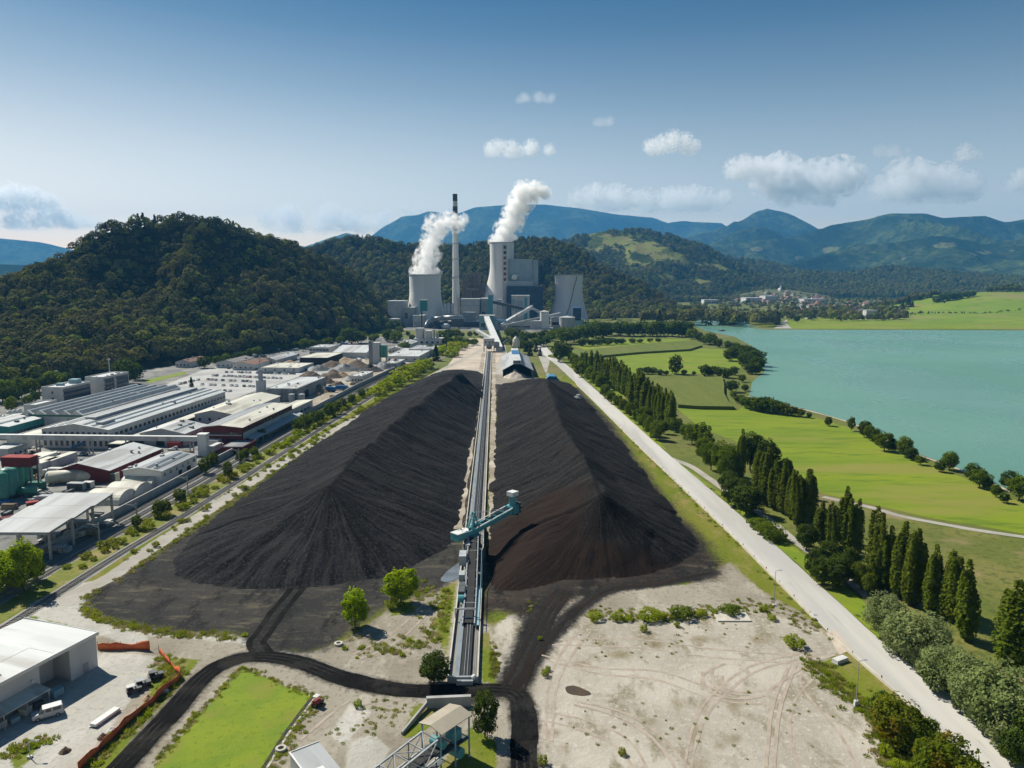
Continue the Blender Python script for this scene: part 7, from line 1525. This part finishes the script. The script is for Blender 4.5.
# hedge bushes on the bank
n = 0
P = railpts(15.5); P2 = railpts(13.6)
for y in np.arange(196, 640, 5.2):
    i = min(range(len(P)), key=lambda k: abs(P[k].y - y)); j = (i + 1) % len(P); base = P[i].lerp(P[min(i + 1, len(P) - 1)], .5); q = Vector((np.interp(y, [p.y for p in P], [p.x for p in P]), y))
    for o in (-2.0, 1.6):
        if RNG.uniform() < .2: continue
        tree('bush' if y < 330 else 'bush_far', q.x + o + RNG.uniform(-.8, .8), y + RNG.uniform(-2, 2), RNG.uniform(1.2, 2.9), 'yellow-green bush in the dense hedge between railway and grassy bank', 'hedge bushes along the railway', RNG.uniform(1.0, 1.5))
for y in np.arange(200, 640, 5.5):
    q = Vector((np.interp(y, [p.y for p in P], [p.x for p in P]) + 10.2, y))
    for o in (0, 3.6):
        if RNG.uniform() < .3: continue
        tree('bush' if y < 330 else 'bush_far', q.x + o + RNG.uniform(-1.2, 1.2), y + RNG.uniform(-4, 4), RNG.uniform(.8, 1.9), 'low bush on the grassy bank beside the gravel path', 'low bushes on the grassy bank', RNG.uniform(1.0, 1.6))
for k, (px, py, pt) in enumerate([(410, 376, 364), (418, 372, 361), (425, 369, 358), (446, 355, 345), (455, 350, 341), (463, 348, 341), (452, 357, 349), (472, 344, 339), (402, 381, 370), (395, 386, 375), (387, 390, 381), (379, 395, 386)]):
    tree_px('bush_far', px, py, pt, f'bright bush, {nth(k)} on the bank towards the power station', 'bushes on the bank near the power station', 1.5)
# trees behind the offices and at the hill foot
row([(3, 402, 378), (12, 404, 384), (22, 398, 376), (32, 395, 378), (40, 392, 376), (52, 391, 370), (60, 386, 371), (68, 384, 372), (78, 380, 369), (86, 378, 368), (96, 376, 367), (12, 412, 396), (28, 406, 394), (36, 402, 390)], ['broad_far', 'dark_far', 'broad_far'], 'leafy tree, {} in the belt behind the lower office block', 'trees behind the office blocks', 1.15)
row([(126, 384, 358, 1.2), (136, 380, 362, 1.0)], 'dark_far', 'large dark tree, {} from left beside the taller office block', 'trees behind the office blocks', 1.2)
tree_px('dark_far', 204, 368, 355, 'single dark round tree at the car park corner', None, 1.2)
tree_px('conifer_far', 192, 392, 378, 'small dark tree standing on the car park edge behind the factory hall', None, 1.3)
row([(217, 365, 355), (226, 364, 353), (238, 361, 351), (250, 357, 348), (257, 357, 346), (268, 352, 344), (276, 351, 343), (285, 350, 343), (296, 349, 341), (304, 349, 338), (312, 349, 339), (320, 348, 340), (328, 348, 337), (341, 345, 336), (352, 344, 326), (361, 343, 331), (372, 343, 334), (388, 342, 328), (396, 343, 330), (376, 340, 333), (412, 341, 334), (420, 341, 335)], ['broad_far', 'broad_far', 'dark_far'], 'leafy tree, {} from left in the row at the hill foot beyond the car park', 'trees along the hill foot', 1.35)
row([(394, 331, 319), (400, 334, 326), (408, 336, 331), (441, 340, 330), (449, 339, 328), (456, 338, 328), (462, 337, 332), (470, 337, 331), (476, 336, 331), (510, 338, 327), (516, 340, 328), (524, 341, 330), (531, 340, 332)], ['dark_far', 'broad_far'], 'leafy tree, {} from left in front of the power station buildings', 'trees before the power station', 1.4)
# the belt of trees on the right of the plant
row([(538, 340, 331), (545, 338, 329), (552, 341, 330), (558, 339, 327), (566, 344, 326), (574, 342, 328), (580, 341, 325), (588, 340, 322), (596, 338, 320), (603, 339, 321), (520, 348, 339), (528, 350, 340)], ['broad_far', 'dark_far'], 'dark leafy tree, {} from left in the belt below the grey cooling tower', 'tree belt below the grey cooling tower', 1.5)
row([(560, 362, 339, .9), (567, 358, 343, 1.0)], 'dark_far', 'large round dark tree, {} from left at the far road end', 'trees at the far road end', 1.2)
row([(574, 367, 353), (578, 372, 356), (571, 362, 352), (582, 377, 360), (590, 382, 366), (596, 386, 370), (601, 390, 374)], 'broad_far', 'green tree, {} from left along the far roadside', 'trees along the far roadside', 1.1)
row([(605, 398, 384), (611, 404, 390), (618, 408, 394), (624, 413, 398), (630, 418, 402), (636, 424, 408), (643, 430, 412), (650, 436, 416), (656, 440, 420), (645, 422, 406), (664, 434, 420)], 'broad', 'low leafy tree, {} from far end below the roadside poplars', 'low trees below the roadside poplars', .95)
row([(612, 335, 321), (620, 336, 320), (628, 336.5, 321), (634, 336, 322), (642, 336, 320), (650, 336.5, 321), (657, 336, 320), (664, 336, 321), (672, 336.5, 320), (679, 337, 320), (686, 337, 321), (692, 339, 328), (698, 341, 331), (704, 344, 334), (710, 345, 332), (606, 336, 323)], ['dark_far', 'dark_far', 'broad_far'], 'dark round tree, {} from left in the long row behind the far meadow', 'long row of dark trees behind the far meadow', 1.35)
row([(583, 346, 338), (592, 346, 339), (600, 345, 338), (608, 345, 338), (616, 344, 338), (622, 344, 338), (632, 343, 338), (640, 343, 338.5), (650, 342, 338), (658, 342, 338)], 'dark_far', 'low dark hedge tree, {} from left across the far meadow', 'hedge across the far meadow', 1.9)
tree_px('dark_far', 675, 374, 354, 'lone round dark tree in the bright meadow', None, 1.05)
row([(640, 374, 367), (647, 374, 366), (653, 374, 367), (660, 375, 369), (666, 375, 370), (684, 375, 369), (694, 375, 371), (705, 376, 364), (712, 376, 365), (720, 377, 366), (727, 378, 368), (734, 375, 366)], 'dark_far', 'low dark hedge tree, {} from left between the two meadows', 'hedge between the meadows', 1.5)
row([(730, 361, 348), (735, 358, 345), (741, 358, 344), (748, 362, 345), (754, 366, 348), (758, 370, 355), (746, 368, 352), (736, 351, 342), (728, 349, 340), (718, 347, 338), (756, 374, 362), (750, 374, 362)], 'dark_far', 'dark shore tree, {} from left on the wooded lake peninsula', 'trees on the lake peninsula', 1.35)
row([(732, 392, 379), (742, 382, 374), (745, 391, 384), (733, 398, 391), (739, 403, 394), (745, 408, 396), (752, 410, 396), (758, 411, 397), (764, 412, 395), (770, 413, 398), (777, 414, 400), (784, 415, 402), (792, 416, 405), (801, 417, 408), (809, 418, 412)], ['dark_far', 'broad_far'], 'shore tree, {} from left along the bushy lake bay', 'trees along the lake bay', 1.35)
row([(828, 426, 416), (851, 431, 416, .8), (864, 437, 419, .9), (869, 440, 425), (876, 444, 428, 1.0), (884, 451, 431), (892, 452, 438), (905, 457, 436, .9), (911, 460, 446), (920, 465, 455), (940, 472, 460), (949, 470, 451, 1.1), (972, 480, 462, 1.2), (979, 488, 468), (987, 490, 476), (996, 497, 484), (1010, 490, 470, 1.0), (1019, 500, 474), (1004, 503, 492)], ['dark', 'broad'], 'round shore tree, {} from left along the near lake bank', 'trees along the near lake bank', 1.1)
# far shore
row([(797, 322, 315, 1.1)], 'dark_far', 'lone round tree on the far lake shore meadow', None, 1.3)
row([(902, 312, 301), (908, 311, 297), (912, 311, 302), (932, 311, 304, .8), (944, 311, 302), (949, 311, 304), (953, 311, 303), (958, 311, 305), (966, 311, 307)], 'conifer_far', 'dark spruce, {} from left on the far lake meadow', 'spruces on the far lake meadow', 1.5)
# ================================================================== the knoll on the far right
HK = hill('meadow_knoll', [(880, 303, 2050), (920, 296.5, 2050), (960, 292.5, 2050), (1000, 291, 2050), (1050, 291, 2050), (1150, 291, 2050)], [(850, 1420), (900, 1380), (960, 1360), (1020, 1330), (1090, 1300), (1180, 1300)], 400, 25, 'meadow', 3, 300, .8)
MT['knoll'] = surf('knoll_meadow', (.12, .19, .006), (.165, .215, .012), .004, (.09, .145, .008), .03, .42, c4=(.19, .18, .05), s4=.005)
HK['o'].data.materials[0] = MT['knoll']
def kz(x, y):
    X, Y, Z = HK['X'], HK['Y'], HK['Z']; i = int(np.clip((x - X[0, 0]) / (X[0, -1] - X[0, 0]) * (X.shape[1] - 1), 0, X.shape[1] - 1)); j = int(np.clip((y - Y[0, 0]) / (Y[-1, 0] - Y[0, 0]) * (Y.shape[0] - 1), 0, Y.shape[0] - 1)); return max(0, float(Z[j, i]))
for k, (px, d, h) in enumerate([(941, 1950, 22), (948, 1950, 26), (954, 1960, 22), (960, 1960, 20), (966, 1970, 18), (972, 1980, 17), (936, 1940, 18), (990, 2060, 14), (1000, 2060, 20), (1008, 2060, 22), (1016, 2060, 18), (1024, 2060, 20), (915, 2050, 20), (908, 2050, 18)]):
    x = XH(px, d); tree('dark_far', x, d, h, f'dark tree, {nth(k)} from left along the top of the meadow knoll', 'trees on the meadow knoll', 1.3, kz(x, d))
# ================================================================== town beyond the lake
rg = random.Random(21)
def housemesh(w, L, h, rise, roof, wall):
    b = MB(); b.prism([(0, 0), (w, 0), (w, h), (w / 2, h + rise), (0, h)], 0, L, 0); roofpanel(b, (-.6, h - .45), (w / 2, h + rise), -.5, L + .5, .25, 1); roofpanel(b, (w / 2, h + rise), (w + .6, h - .45), -.5, L + .5, .25, 1)
    b.box(w * .25, w * .35, L * .3, L * .4, h + rise * .3, h + rise + 1.0, 0)
    for j in range(3): b.box(w * (.12 + .3 * j), w * (.12 + .3 * j) + 1.2, -.06, .04, 1.2, 2.6, 2); b.box(w - .04, w + .06, L * (.12 + .3 * j), L * (.12 + .3 * j) + 1.2, 1.2, 2.6, 2)
    return b.mesh('house', [wall, roof, 'glass'])
HM_ = [(housemesh(10, 12, 5.5, 3.5, 'red_roof', 'wall_white'), 'red'), (housemesh(11, 13, 6, 3.6, 'brown_roof', 'wall_white'), 'brown'), (housemesh(10, 14, 6, 3.2, 'grey_roof', 'wall_white'), 'grey'), (housemesh(9, 11, 5, 3.5, 'red_roof', 'roof_cream'), 'red')]
MT['village_ground'] = surf('village_ground', (.075, .095, .03), (.11, .11, .045), .02, (.05, .065, .022), .1, .45)
HV = hill('village_rise', [(735, 295, 2950), (765, 289, 3000), (790, 289.5, 3000), (830, 295, 2950)], [(710, 2420), (770, 2380), (850, 2420)], 200, 20, 'village_ground', 4, 200, .9)
def vz(H, x, y):
    X, Y, Z = H['X'], H['Y'], H['Z']
    if not (X[0, 0] < x < X[0, -1] and Y[0, 0] < y < Y[-1, 0]): return 0
    i = int((x - X[0, 0]) / (X[0, -1] - X[0, 0]) * (X.shape[1] - 1)); j = int((y - Y[0, 0]) / (Y[-1, 0] - Y[0, 0]) * (Y.shape[0] - 1)); return max(0, float(Z[j, i]))
def town(n, pxr, dr, where, group):
    for i in range(n):
        px = rg.uniform(*pxr); d = rg.uniform(*dr); m, c = HM_[rg.randrange(4)]
        o = link_mesh('house', m); x = XH(px, d); o.location = (x, d, vz(HV, x, d)); o.rotation_euler = (0, 0, rg.choice([0, .3, 1.57, -.4]) + rg.uniform(-.2, .2)); s = rg.uniform(.9, 1.35); o.scale = (s, s, s)
        tag(o, f'small pale house with {c} roof {where}', 'house', group)
town(46, (592, 690), (1530, 2050), 'in the town between grey cooling tower and lake', 'houses of the town by the power station')
town(80, (735, 825), (2400, 2950), 'on the village rise beyond the lake', 'houses of the village rise')
town(75, (790, 905), (1500, 2500), 'on the far lake shore right of the village rise', 'houses behind the far lake shore')
def scat(n, pxr, dr, label, hr=(8, 15)):
    P = []; S = []
    for i in range(n):
        px = rg.uniform(*pxr); d = rg.uniform(*dr); x = XH(px, d); P.append((x, d, vz(HV, x, d) - .3)); S.append(rg.uniform(*hr) / 10)
    forest('forest', P, S, label)
scat(260, (586, 705), (1440, 2000), 'dark leafy trees among the houses near the grey cooling tower', (11, 19))
scat(70, (640, 735), (1300, 1420), 'tall dark wood behind the long meadow row', (18, 28))
scat(60, (728, 778), (1260, 1450), 'dark wood on the far shore left of the far meadow', (14, 24))
scat(230, (785, 905), (1430, 1900), 'dark leafy trees among the houses behind far lake meadow', (9, 18))
scat(620, (690, 915), (1800, 3050), 'leafy trees among the houses of the village rise', (8, 14))
# long white factory sheds in the town
for px0, px1, pt, d, dp, lb in [(746, 762, 298, 2500, 60, 'long low white factory hall across the lake, left one'), (765, 776, 296.3, 2500, 60, 'bright white factory block across the lake'), (804, 825, 299.3, 2500, 50, 'long white-roofed hall right of the bright white factory block'), (704, 719, 300, 2500, 40, 'low white factory hall left end of the town'), (866, 877, 310.6, 1500, 16, 'long low white house on the far meadow edge'), (650, 656, 297, 2250, 25, 'small white tower-like building in the distant town')]:
    plantblk('factory_hall', lb, px0, px1, pt, d, dp, 'wall_white', 'roof_light', win=[(.05, .2, .4, .3, 'glass'), (.55, .2, .4, .3, 'glass')], cat='factory')
dq = next((d for d in range(1480, 2050, 4) if vz(HB, XH(599.5, d), d) >= ZH(297.5, d)), 1640)
plantblk('quarry_building', 'pale building on the wooded slope above the town', 597, 602, 293, dq, 16, 'wall_white', 'roof_cream', win=[(.1, .93, .3, .03, 'glass'), (.6, .93, .3, .03, 'glass')])
def church(x, d, z):
    t = thing('church', 'small white church with pointed spire on top of the village rise', 'church', (x, d, z))
    part(t, 'nave', 'wall_white', lambda b: b.prism([(0, 0), (9, 0), (9, 9), (4.5, 14), (0, 9)], 0, 20)); part(t, 'tower', 'wall_white', lambda b: b.box(1.5, 7.5, -6, 0, 0, 22)); part(t, 'spire', 'grey_roof', lambda b: b.add([(1.2, -6.3, 22), (7.8, -6.3, 22), (7.8, .3, 22), (1.2, .3, 22), (4.5, -3, 36)], [(0, 1, 4), (1, 2, 4), (2, 3, 4), (3, 0, 4)]))
x = XH(779, 2960); church(x, 2960, vz(HV, x, 2960))
p = G(722, 331); t = thing('raft', 'small dark raft boat near the lake inlet', 'boat', (p.x, p.y, .12)); part(t, 'hull', 'dark_steel', lambda b: b.prism([(-4, 0), (4, 0), (5, 1), (-5, 1)], -2, 2)); part(t, 'cabin', 'roof_dark', lambda b: b.box(-2, 2, -1.4, 1.4, 1, 2.6))

row([(404, 352, 341), (430, 352, 344), (440, 351, 343), (448, 346, 336), (458, 344, 335), (466, 346, 338), (474, 345, 338), (505, 344, 336), (514, 347, 337), (522, 346, 335), (536, 347, 337), (544, 346, 335)], ['broad_far', 'dark_far'], 'leafy tree, {} from left in the scrub around the transfer station', 'trees around the transfer station', 1.6)
row([(536, 352, 344), (540, 356, 348), (530, 356, 347), (526, 352, 344)], 'conifer_far', 'small dark conifer, {} of four beside the bulk shed', 'conifers beside the bulk shed', 1.8)

# hedgerow belts across the knoll and the far meadows
PH = []; SH = []
for (pa, da), (pb, db_), n_, hh in [((1000, 1600), (1180, 1700), 40, 5), ((860, 1480), (930, 1640), 26, 7), ((930, 1640), (1000, 1600), 24, 4), ((880, 2010), (940, 2040), 40, 15), ((985, 2045), (1100, 2050), 50, 13), ((840, 1440), (905, 1450), 24, 8)]:
    for i in range(n_):
        f = (i + rg.random()) / n_; d = da + (db_ - da) * f; x = XH(pa + (pb - pa) * f, d); PH.append((x, d + rg.uniform(-6, 6), kz(x, d) - .3)); SH.append(hh / 10 * rg.uniform(.7, 1.3))
forest('hedgerow', PH, SH, 'dark hedgerow belts dividing the meadow knoll across the lake')

# grass tufts and weeds that fray the edges of the near ground
TL = bpy.data.collections.new('tuft_library')
def tuft(seed, n, h, r, mat):
    rg_ = np.random.default_rng(seed); a = rg_.uniform(0, 6.28, n); q = r * np.sqrt(rg_.uniform(0, 1, n)); x = np.cos(a) * q; y = np.sin(a) * q; hh = h * rg_.uniform(.5, 1, n) * (1.1 - q / r * .6)
    b = rg_.uniform(0, 6.28, n); w_ = .10; V = np.stack([np.stack([x - np.cos(b) * w_, y - np.sin(b) * w_, x * 0], 1), np.stack([x + np.cos(b) * w_, y + np.sin(b) * w_, x * 0], 1), np.stack([x * 1.5, y * 1.5, hh], 1)], 1).reshape(-1, 3)
    o = bpy.data.objects.new('tuft', rawmesh('tuft', V, np.arange(3 * n).reshape(n, 3), mat)); TL.objects.link(o)
MT['dry_weed'] = leafmat('dry_weed_leaves', (.38, .33, .12), (.46, .39, .17), .45)
for i in range(3): tuft(i, 46, .75, .65, 'weed')
for i in range(2): tuft(i + 5, 46, .6, .6, 'dry_weed')
tuft(9, 60, 1.1, .5, 'bush')
PT = []; ST = []
def along(L, n, spread, s0=.5, s1=1.2, px=True):
    P = densify(catmull(gpx(L) if px else L, 5), 1.0, False)
    for i in range(n):
        q = P[rg.randrange(len(P))]; PT.append((q.x + rg.gauss(0, spread), q.y + rg.gauss(0, spread), .05)); ST.append(rg.uniform(s0, s1))
along([(84, 604), (95, 617), (130, 627), (180, 634), (232, 636)], 260, .9)
along([(86, 598), (128, 572), (190, 532), (262, 482), (345, 425), (400, 391)], 700, 1.2)
along([(62, 600), (110, 574), (160, 540), (205, 510), (240, 486), (300, 449), (345, 421), (440, 368)], 600, 1.0)
along([(530, 606), (600, 614), (650, 617), (700, 613), (770, 608), (800, 622), (826, 632)], 380, 1.9, .4, 1.0)
along([(815, 664), (832, 684), (858, 702), (880, 730), (900, 768)], 420, 1.6)
along([(830, 634), (760, 560), (700, 505), (640, 446), (600, 406)], 500, 1.6, .4, .9)
along([(400, 604), (430, 590), (446, 600), (440, 630), (410, 646), (360, 650)], 260, 2.2)
along([(482, 636), (494, 662), (496, 686)], 120, .8)
along([(241, 668), (312, 696)], 130, .5, .3, .7); along([(240, 670), (196, 718), (150, 770)], 170, .5, .3, .7); along([(318, 700), (292, 735), (268, 772)], 150, .9, .3, .8)
along([(160, 660), (176, 684), (140, 722), (95, 765)], 260, 1.2); along([(10, 755), (30, 745), (44, 742)], 60, 1.0)
along([(560, 640), (640, 650), (700, 632), (780, 640)], 45, 4, .25, .6); along([(560, 740), (640, 720), (720, 730), (800, 715), (860, 740)], 50, 5, .25, .6); along([(330, 735), (400, 715), (380, 700)], 60, 2.0, .3, .7)
along([(870, 640), (930, 700), (990, 755)], 260, .8); along([(700, 482), (770, 545), (850, 620)], 300, 1.0, .4, .9)
A_ = np.array(PT); dr_, _, _ = polydist(A_[:, 0], A_[:, 1], [tuple(q) for q in ROAD]); ok_ = dr_ > 5.4
for L_, w_ in (([(90, 800), (132, 755), (172, 712), (205, 676), (235, 660), (262, 657), (300, 663), (345, 679), (400, 690), (450, 691), (495, 690), (515, 694), (524, 712), (524, 745), (522, 800)], 3.6), ([(562, 590), (546, 615), (531, 645), (519, 672), (509, 690)], 4), ([(318, 560), (300, 585), (278, 612), (262, 634), (256, 643), (264, 655)], 3.2), ([(712, 573), (660, 583), (610, 590), (575, 612), (548, 640), (528, 668), (514, 690)], 2.6), ([(468.7, 632), (490, 345)], 5), ([(468.7, 632), (465, 690)], 5)):
    d_, _, _ = polydist(A_[:, 0], A_[:, 1], [tuple(q) for q in gpx(L_)]); ok_ &= d_ > w_
d_, _, _ = polydist(A_[:, 0], A_[:, 1], [tuple(q) for q in catmull(PATHL, 5)]); ok_ &= d_ > 2.4
PT = A_[ok_]; ST = np.array(ST)[ok_]
forest('weeds', PT, ST, 'rough grass tufts and weeds fringing the tracks, banks and dirt yard', TL, 5)
# ================================================================== steam, clouds, air, light
def volmat(name, puffs, dens, color, nscale, namp, flat=None, gain=3.0, detail=5, thresh=.0, aniso=.3):
    m, nt, out = newmat(name); v = coords(nt, 'obj')
    nv = nd(nt, 'ShaderNodeTexNoise'); inp(nt, nv, 'Vector', v); nv.inputs['Scale'].default_value = nscale; nv.inputs['Detail'].default_value = detail; nv.inputs['Roughness'].default_value = .6
    f = None
    for (c, r) in puffs:
        dn = nd(nt, 'ShaderNodeVectorMath', operation='DISTANCE'); inp(nt, dn, 0, v); dn.inputs[1].default_value = c
        q = math_(nt, 'SUBTRACT', 1.0, math_(nt, 'DIVIDE', dn.outputs['Value'], r))
        f = q if f is None else math_(nt, 'MAXIMUM', f, q)
    e = math_(nt, 'ADD', math_(nt, 'SUBTRACT', f, thresh), math_(nt, 'MULTIPLY', math_(nt, 'SUBTRACT', nv.outputs[0], .5), namp))
    e = math_(nt, 'MULTIPLY', e, gain, True)
    if flat is not None:
        z = nd(nt, 'ShaderNodeSeparateXYZ'); inp(nt, z, 0, v)
        e = math_(nt, 'MULTIPLY', e, rng(nt, z.outputs[2], flat[0], flat[1]))
    pv = nd(nt, 'ShaderNodeVolumePrincipled'); pv.inputs['Color'].default_value = (*color, 1); pv.inputs['Anisotropy'].default_value = aniso
    pv.inputs['Density Attribute'].default_value = ''
    inp(nt, pv, 'Density', math_(nt, 'MULTIPLY', e, dens)); nt.links.new(pv.outputs[0], out.inputs['Volume'])
    return m
def volume_thing(name, label, cat, loc, puffs, voxel, mat, scale=(1, 1, 1), group=None, grow=1.0):
    b = MB()
    for c, r in puffs: b.sphere(c, r * grow, n=8)
    o = b.build(name, [mat]); md = o.modifiers.new('join', 'REMESH'); md.mode = 'VOXEL'; md.voxel_size = voxel
    dg = bpy.context.evaluated_depsgraph_get(); me = bpy.data.meshes.new_from_object(o.evaluated_get(dg)); o.modifiers.clear(); old = o.data; o.data = me; me.name = name
    if not me.materials: me.materials.append(mat)
    bpy.data.meshes.remove(old)
    o.location = loc; o.scale = scale; tag(o, label, cat, group); return o
def wpuff(L, d, loc):
    out = []
    for px, py, rpx in L:
        p = R(px, py, d) - Vector(loc); out.append((tuple(p), rpx * d / FPX * (1.08 if len(out) < 3 else 1.28)))
    return out
loc = (XH(425.7, D1), D1, h1)
PF = wpuff([(420, 272, 11), (431, 272, 11), (425, 270, 14), (427, 262, 12.5), (429, 254, 11.5), (430.5, 247, 10.5), (432, 240, 10), (436, 233, 10), (440, 226, 11), (449, 222, 9.5), (432, 222, 8), (457, 223, 8.5), (463, 220, 6), (428, 228, 6)], D1, loc)
MT['steam_a'] = volmat('white_steam_volume', PF, .17, (1, 1, 1), .10, 3.8, gain=1.5, thresh=.24, detail=6)
volume_thing('steam_plume', 'white steam plume drifting right from the squat white cooling tower', 'steam', loc, PF, 2.5, MT['steam_a'])
loc = (XH(502, D2), D2, h2)
PF = wpuff([(497, 241, 9), (506, 241, 9), (502, 239, 11.5), (506, 232, 11.5), (510, 225, 11), (513, 218, 11), (515.5, 211, 11.5), (519, 204, 12), (523, 197, 12.5), (529, 193, 11), (536, 191, 9.5), (542, 192, 7), (547, 194, 5), (521, 190, 8)], D2, loc)
MT['steam_b'] = volmat('white_steam_volume', PF, .2, (1, 1, 1), .09, 3.2, gain=1.8, thresh=.2, detail=6)
volume_thing('steam_plume', 'dense white steam plume rising tall from the tallest cooling tower', 'steam', loc, PF, 2.5, MT['steam_b'])
# clouds far beyond the mountains
rg = random.Random(12)
def cloud(px, py, w, h, label, d=21000, dens=.006, n=10, thresh=.2, gain=2.0):
    dens *= .9; n = int(n * 1.7)
    c = R(px, py, d); k = d / FPX; W_, H_ = w * k * .5, h * k * .5; puffs = []
    for i in range(n):
        x = rg.uniform(-1, 1); env = math.sqrt(max(.05, 1 - x * x)); r = H_ * rg.uniform(.55, 1.0) * (.55 + .5 * env)
        puffs.append(((x * W_ * .82, rg.uniform(-.4, .4) * W_ * .5, rg.uniform(-.5, .55 * env) * H_), r * 1.3))
    m = volmat('cloud_volume', puffs, dens, (1, 1, 1), 6.5 / (H_ * 2), 4.6, (-H_ * 1.1, -H_ * .5), gain, 7, thresh, .45)
    volume_thing('cloud', label, 'cloud', c, puffs, max(40, H_ * .16), m, (1, 1, 1), 'clouds over the mountains')
cloud(519, 149, 74, 17, 'small flat grey-white cloud high above the tallest steam plume')
cloud(674, 147, 62, 19, 'isolated white cloud in the middle of the right sky', n=9)
cloud(745, 170, 60, 22, 'left lobe of the largest cloud bank over the conical mountain', n=8)
cloud(805, 180, 110, 42, 'largest grey-bottomed cloud above the conical mountain', n=14)
cloud(805, 201, 80, 14, 'low thin cloud strip beneath the largest cloud', n=8, dens=.004)
cloud(925, 184, 105, 40, 'broad soft cloud over the right mountains', n=14, dens=.0045)
cloud(968, 154, 26, 16, 'tiny cloud puff at upper right', n=5, dens=.004)
cloud(1022, 182, 36, 20, 'white cloud cut by the right picture edge', n=6)
cloud(645, 200, 190, 26, 'long low white cloud bank behind the central mountains', n=20, dens=.005)
cloud(20, 201, 90, 22, 'grey-white cloud at the left edge above far mountains', n=10)
cloud(48, 219, 110, 24, 'lower wide pale cloud at left above the wooded hill', n=12, dens=.004)
cloud(330, 222, 150, 26, 'soft pale cloud bank over the left hills', n=16, dens=.004)
cloud(410, 212, 60, 14, 'thin cloud left of the chimney top', n=8, dens=.003)
cloud(535, 98, 50, 10, 'faint wisp cloud highest in the sky', n=7, dens=.0014, thresh=.0)
cloud(605, 122, 26, 10, 'faint small wisp to the right of the highest wisp', n=5, dens=.0014, thresh=.0)
cloud(890, 152, 40, 12, 'faint wisp above the broad soft cloud', n=6, dens=.0014, thresh=.0)
# haze
HZ_D = 6e-5
m, nt, out = newmat('haze'); pv = nd(nt, 'ShaderNodeVolumePrincipled'); pv.inputs['Color'].default_value = (.11, .41, .84, 1); pv.inputs['Density'].default_value = HZ_D; pv.inputs['Anisotropy'].default_value = .1
nt.links.new(pv.outputs[0], out.inputs['Volume'])
b = MB(); b.box(-15000, 15000, -1500, 16500, -6, 1520); MT['haze'] = m
o = b.build('haze', 'haze'); o['kind'] = 'stuff'
# light
SUN_AZ = math.radians(-52); SUN_EL = math.radians(46)
w = bpy.data.worlds.new('World'); SC.world = w; w.use_nodes = True
nt = w.node_tree; nt.nodes.clear(); out = nt.nodes.new('ShaderNodeOutputWorld'); bg = nt.nodes.new('ShaderNodeBackground'); sk = nt.nodes.new('ShaderNodeTexSky')
sk.sky_type = 'NISHITA'; sk.sun_disc = False; sk.sun_elevation = SUN_EL; sk.sun_rotation = SUN_AZ % (2 * PI); sk.altitude = 400; sk.air_density = 1.0; sk.dust_density = 1.2; sk.ozone_density = 2.0
gz = nd(nt, 'ShaderNodeSeparateXYZ'); inp(nt, gz, 0, nd(nt, 'ShaderNodeTexCoord').outputs['Generated'])
cr = nd(nt, 'ShaderNodeValToRGB'); inp(nt, cr, 0, gz.outputs[2]); e = cr.color_ramp.elements
e[0].position = 0.0; e[0].color = (3.1, 2.2, 1.6, 1); e[1].position = 1.0; e[1].color = (.42, .56, .66, 1)
for po, co in ((.07, (2.7, 1.98, 1.46, 1)), (.15, (1.95, 1.5, 1.1, 1)), (.23, (1.06, .98, .82, 1)), (.30, (.46, .60, .63, 1)), (.37, (.15, .38, .50, 1))): q = e.new(po); q.color = co
ml = nd(nt, 'ShaderNodeMix', data_type='RGBA', blend_type='MULTIPLY'); inp(nt, ml, 0, 1.0); inp(nt, ml, 6, sk.outputs[0]); inp(nt, ml, 7, cr.outputs[0])
nt.links.new(ml.outputs[2], bg.inputs[0]); bg.inputs[1].default_value = .06; nt.links.new(bg.outputs[0], out.inputs[0])
sun = bpy.data.lights.new('sun', 'SUN'); sun.energy = 5.0; sun.angle = math.radians(.53); sun.color = (1, .94, .82)
so = bpy.data.objects.new('sun', sun); COL.objects.link(so)
sd = Vector((math.sin(SUN_AZ) * math.cos(SUN_EL), math.cos(SUN_AZ) * math.cos(SUN_EL), math.sin(SUN_EL)))
so.rotation_euler = (-sd).to_track_quat('-Z', 'Y').to_euler(); so.location = (0, 0, 1400)
SC.view_settings.view_transform = 'Standard'; SC.view_settings.look = 'None'; SC.view_settings.exposure = 0.62; SC.view_settings.gamma = 1.0
cy = SC.cycles; cy.use_denoising = True; cy.max_bounces = 10; cy.diffuse_bounces = 2; cy.glossy_bounces = 2; cy.transmission_bounces = 2; cy.volume_bounces = 8; cy.transparent_max_bounces = 16
cy.volume_step_rate = .7; cy.volume_max_steps = 256; cy.use_adaptive_sampling = True; cy.adaptive_threshold = .02; cy.sample_clamp_indirect = 6
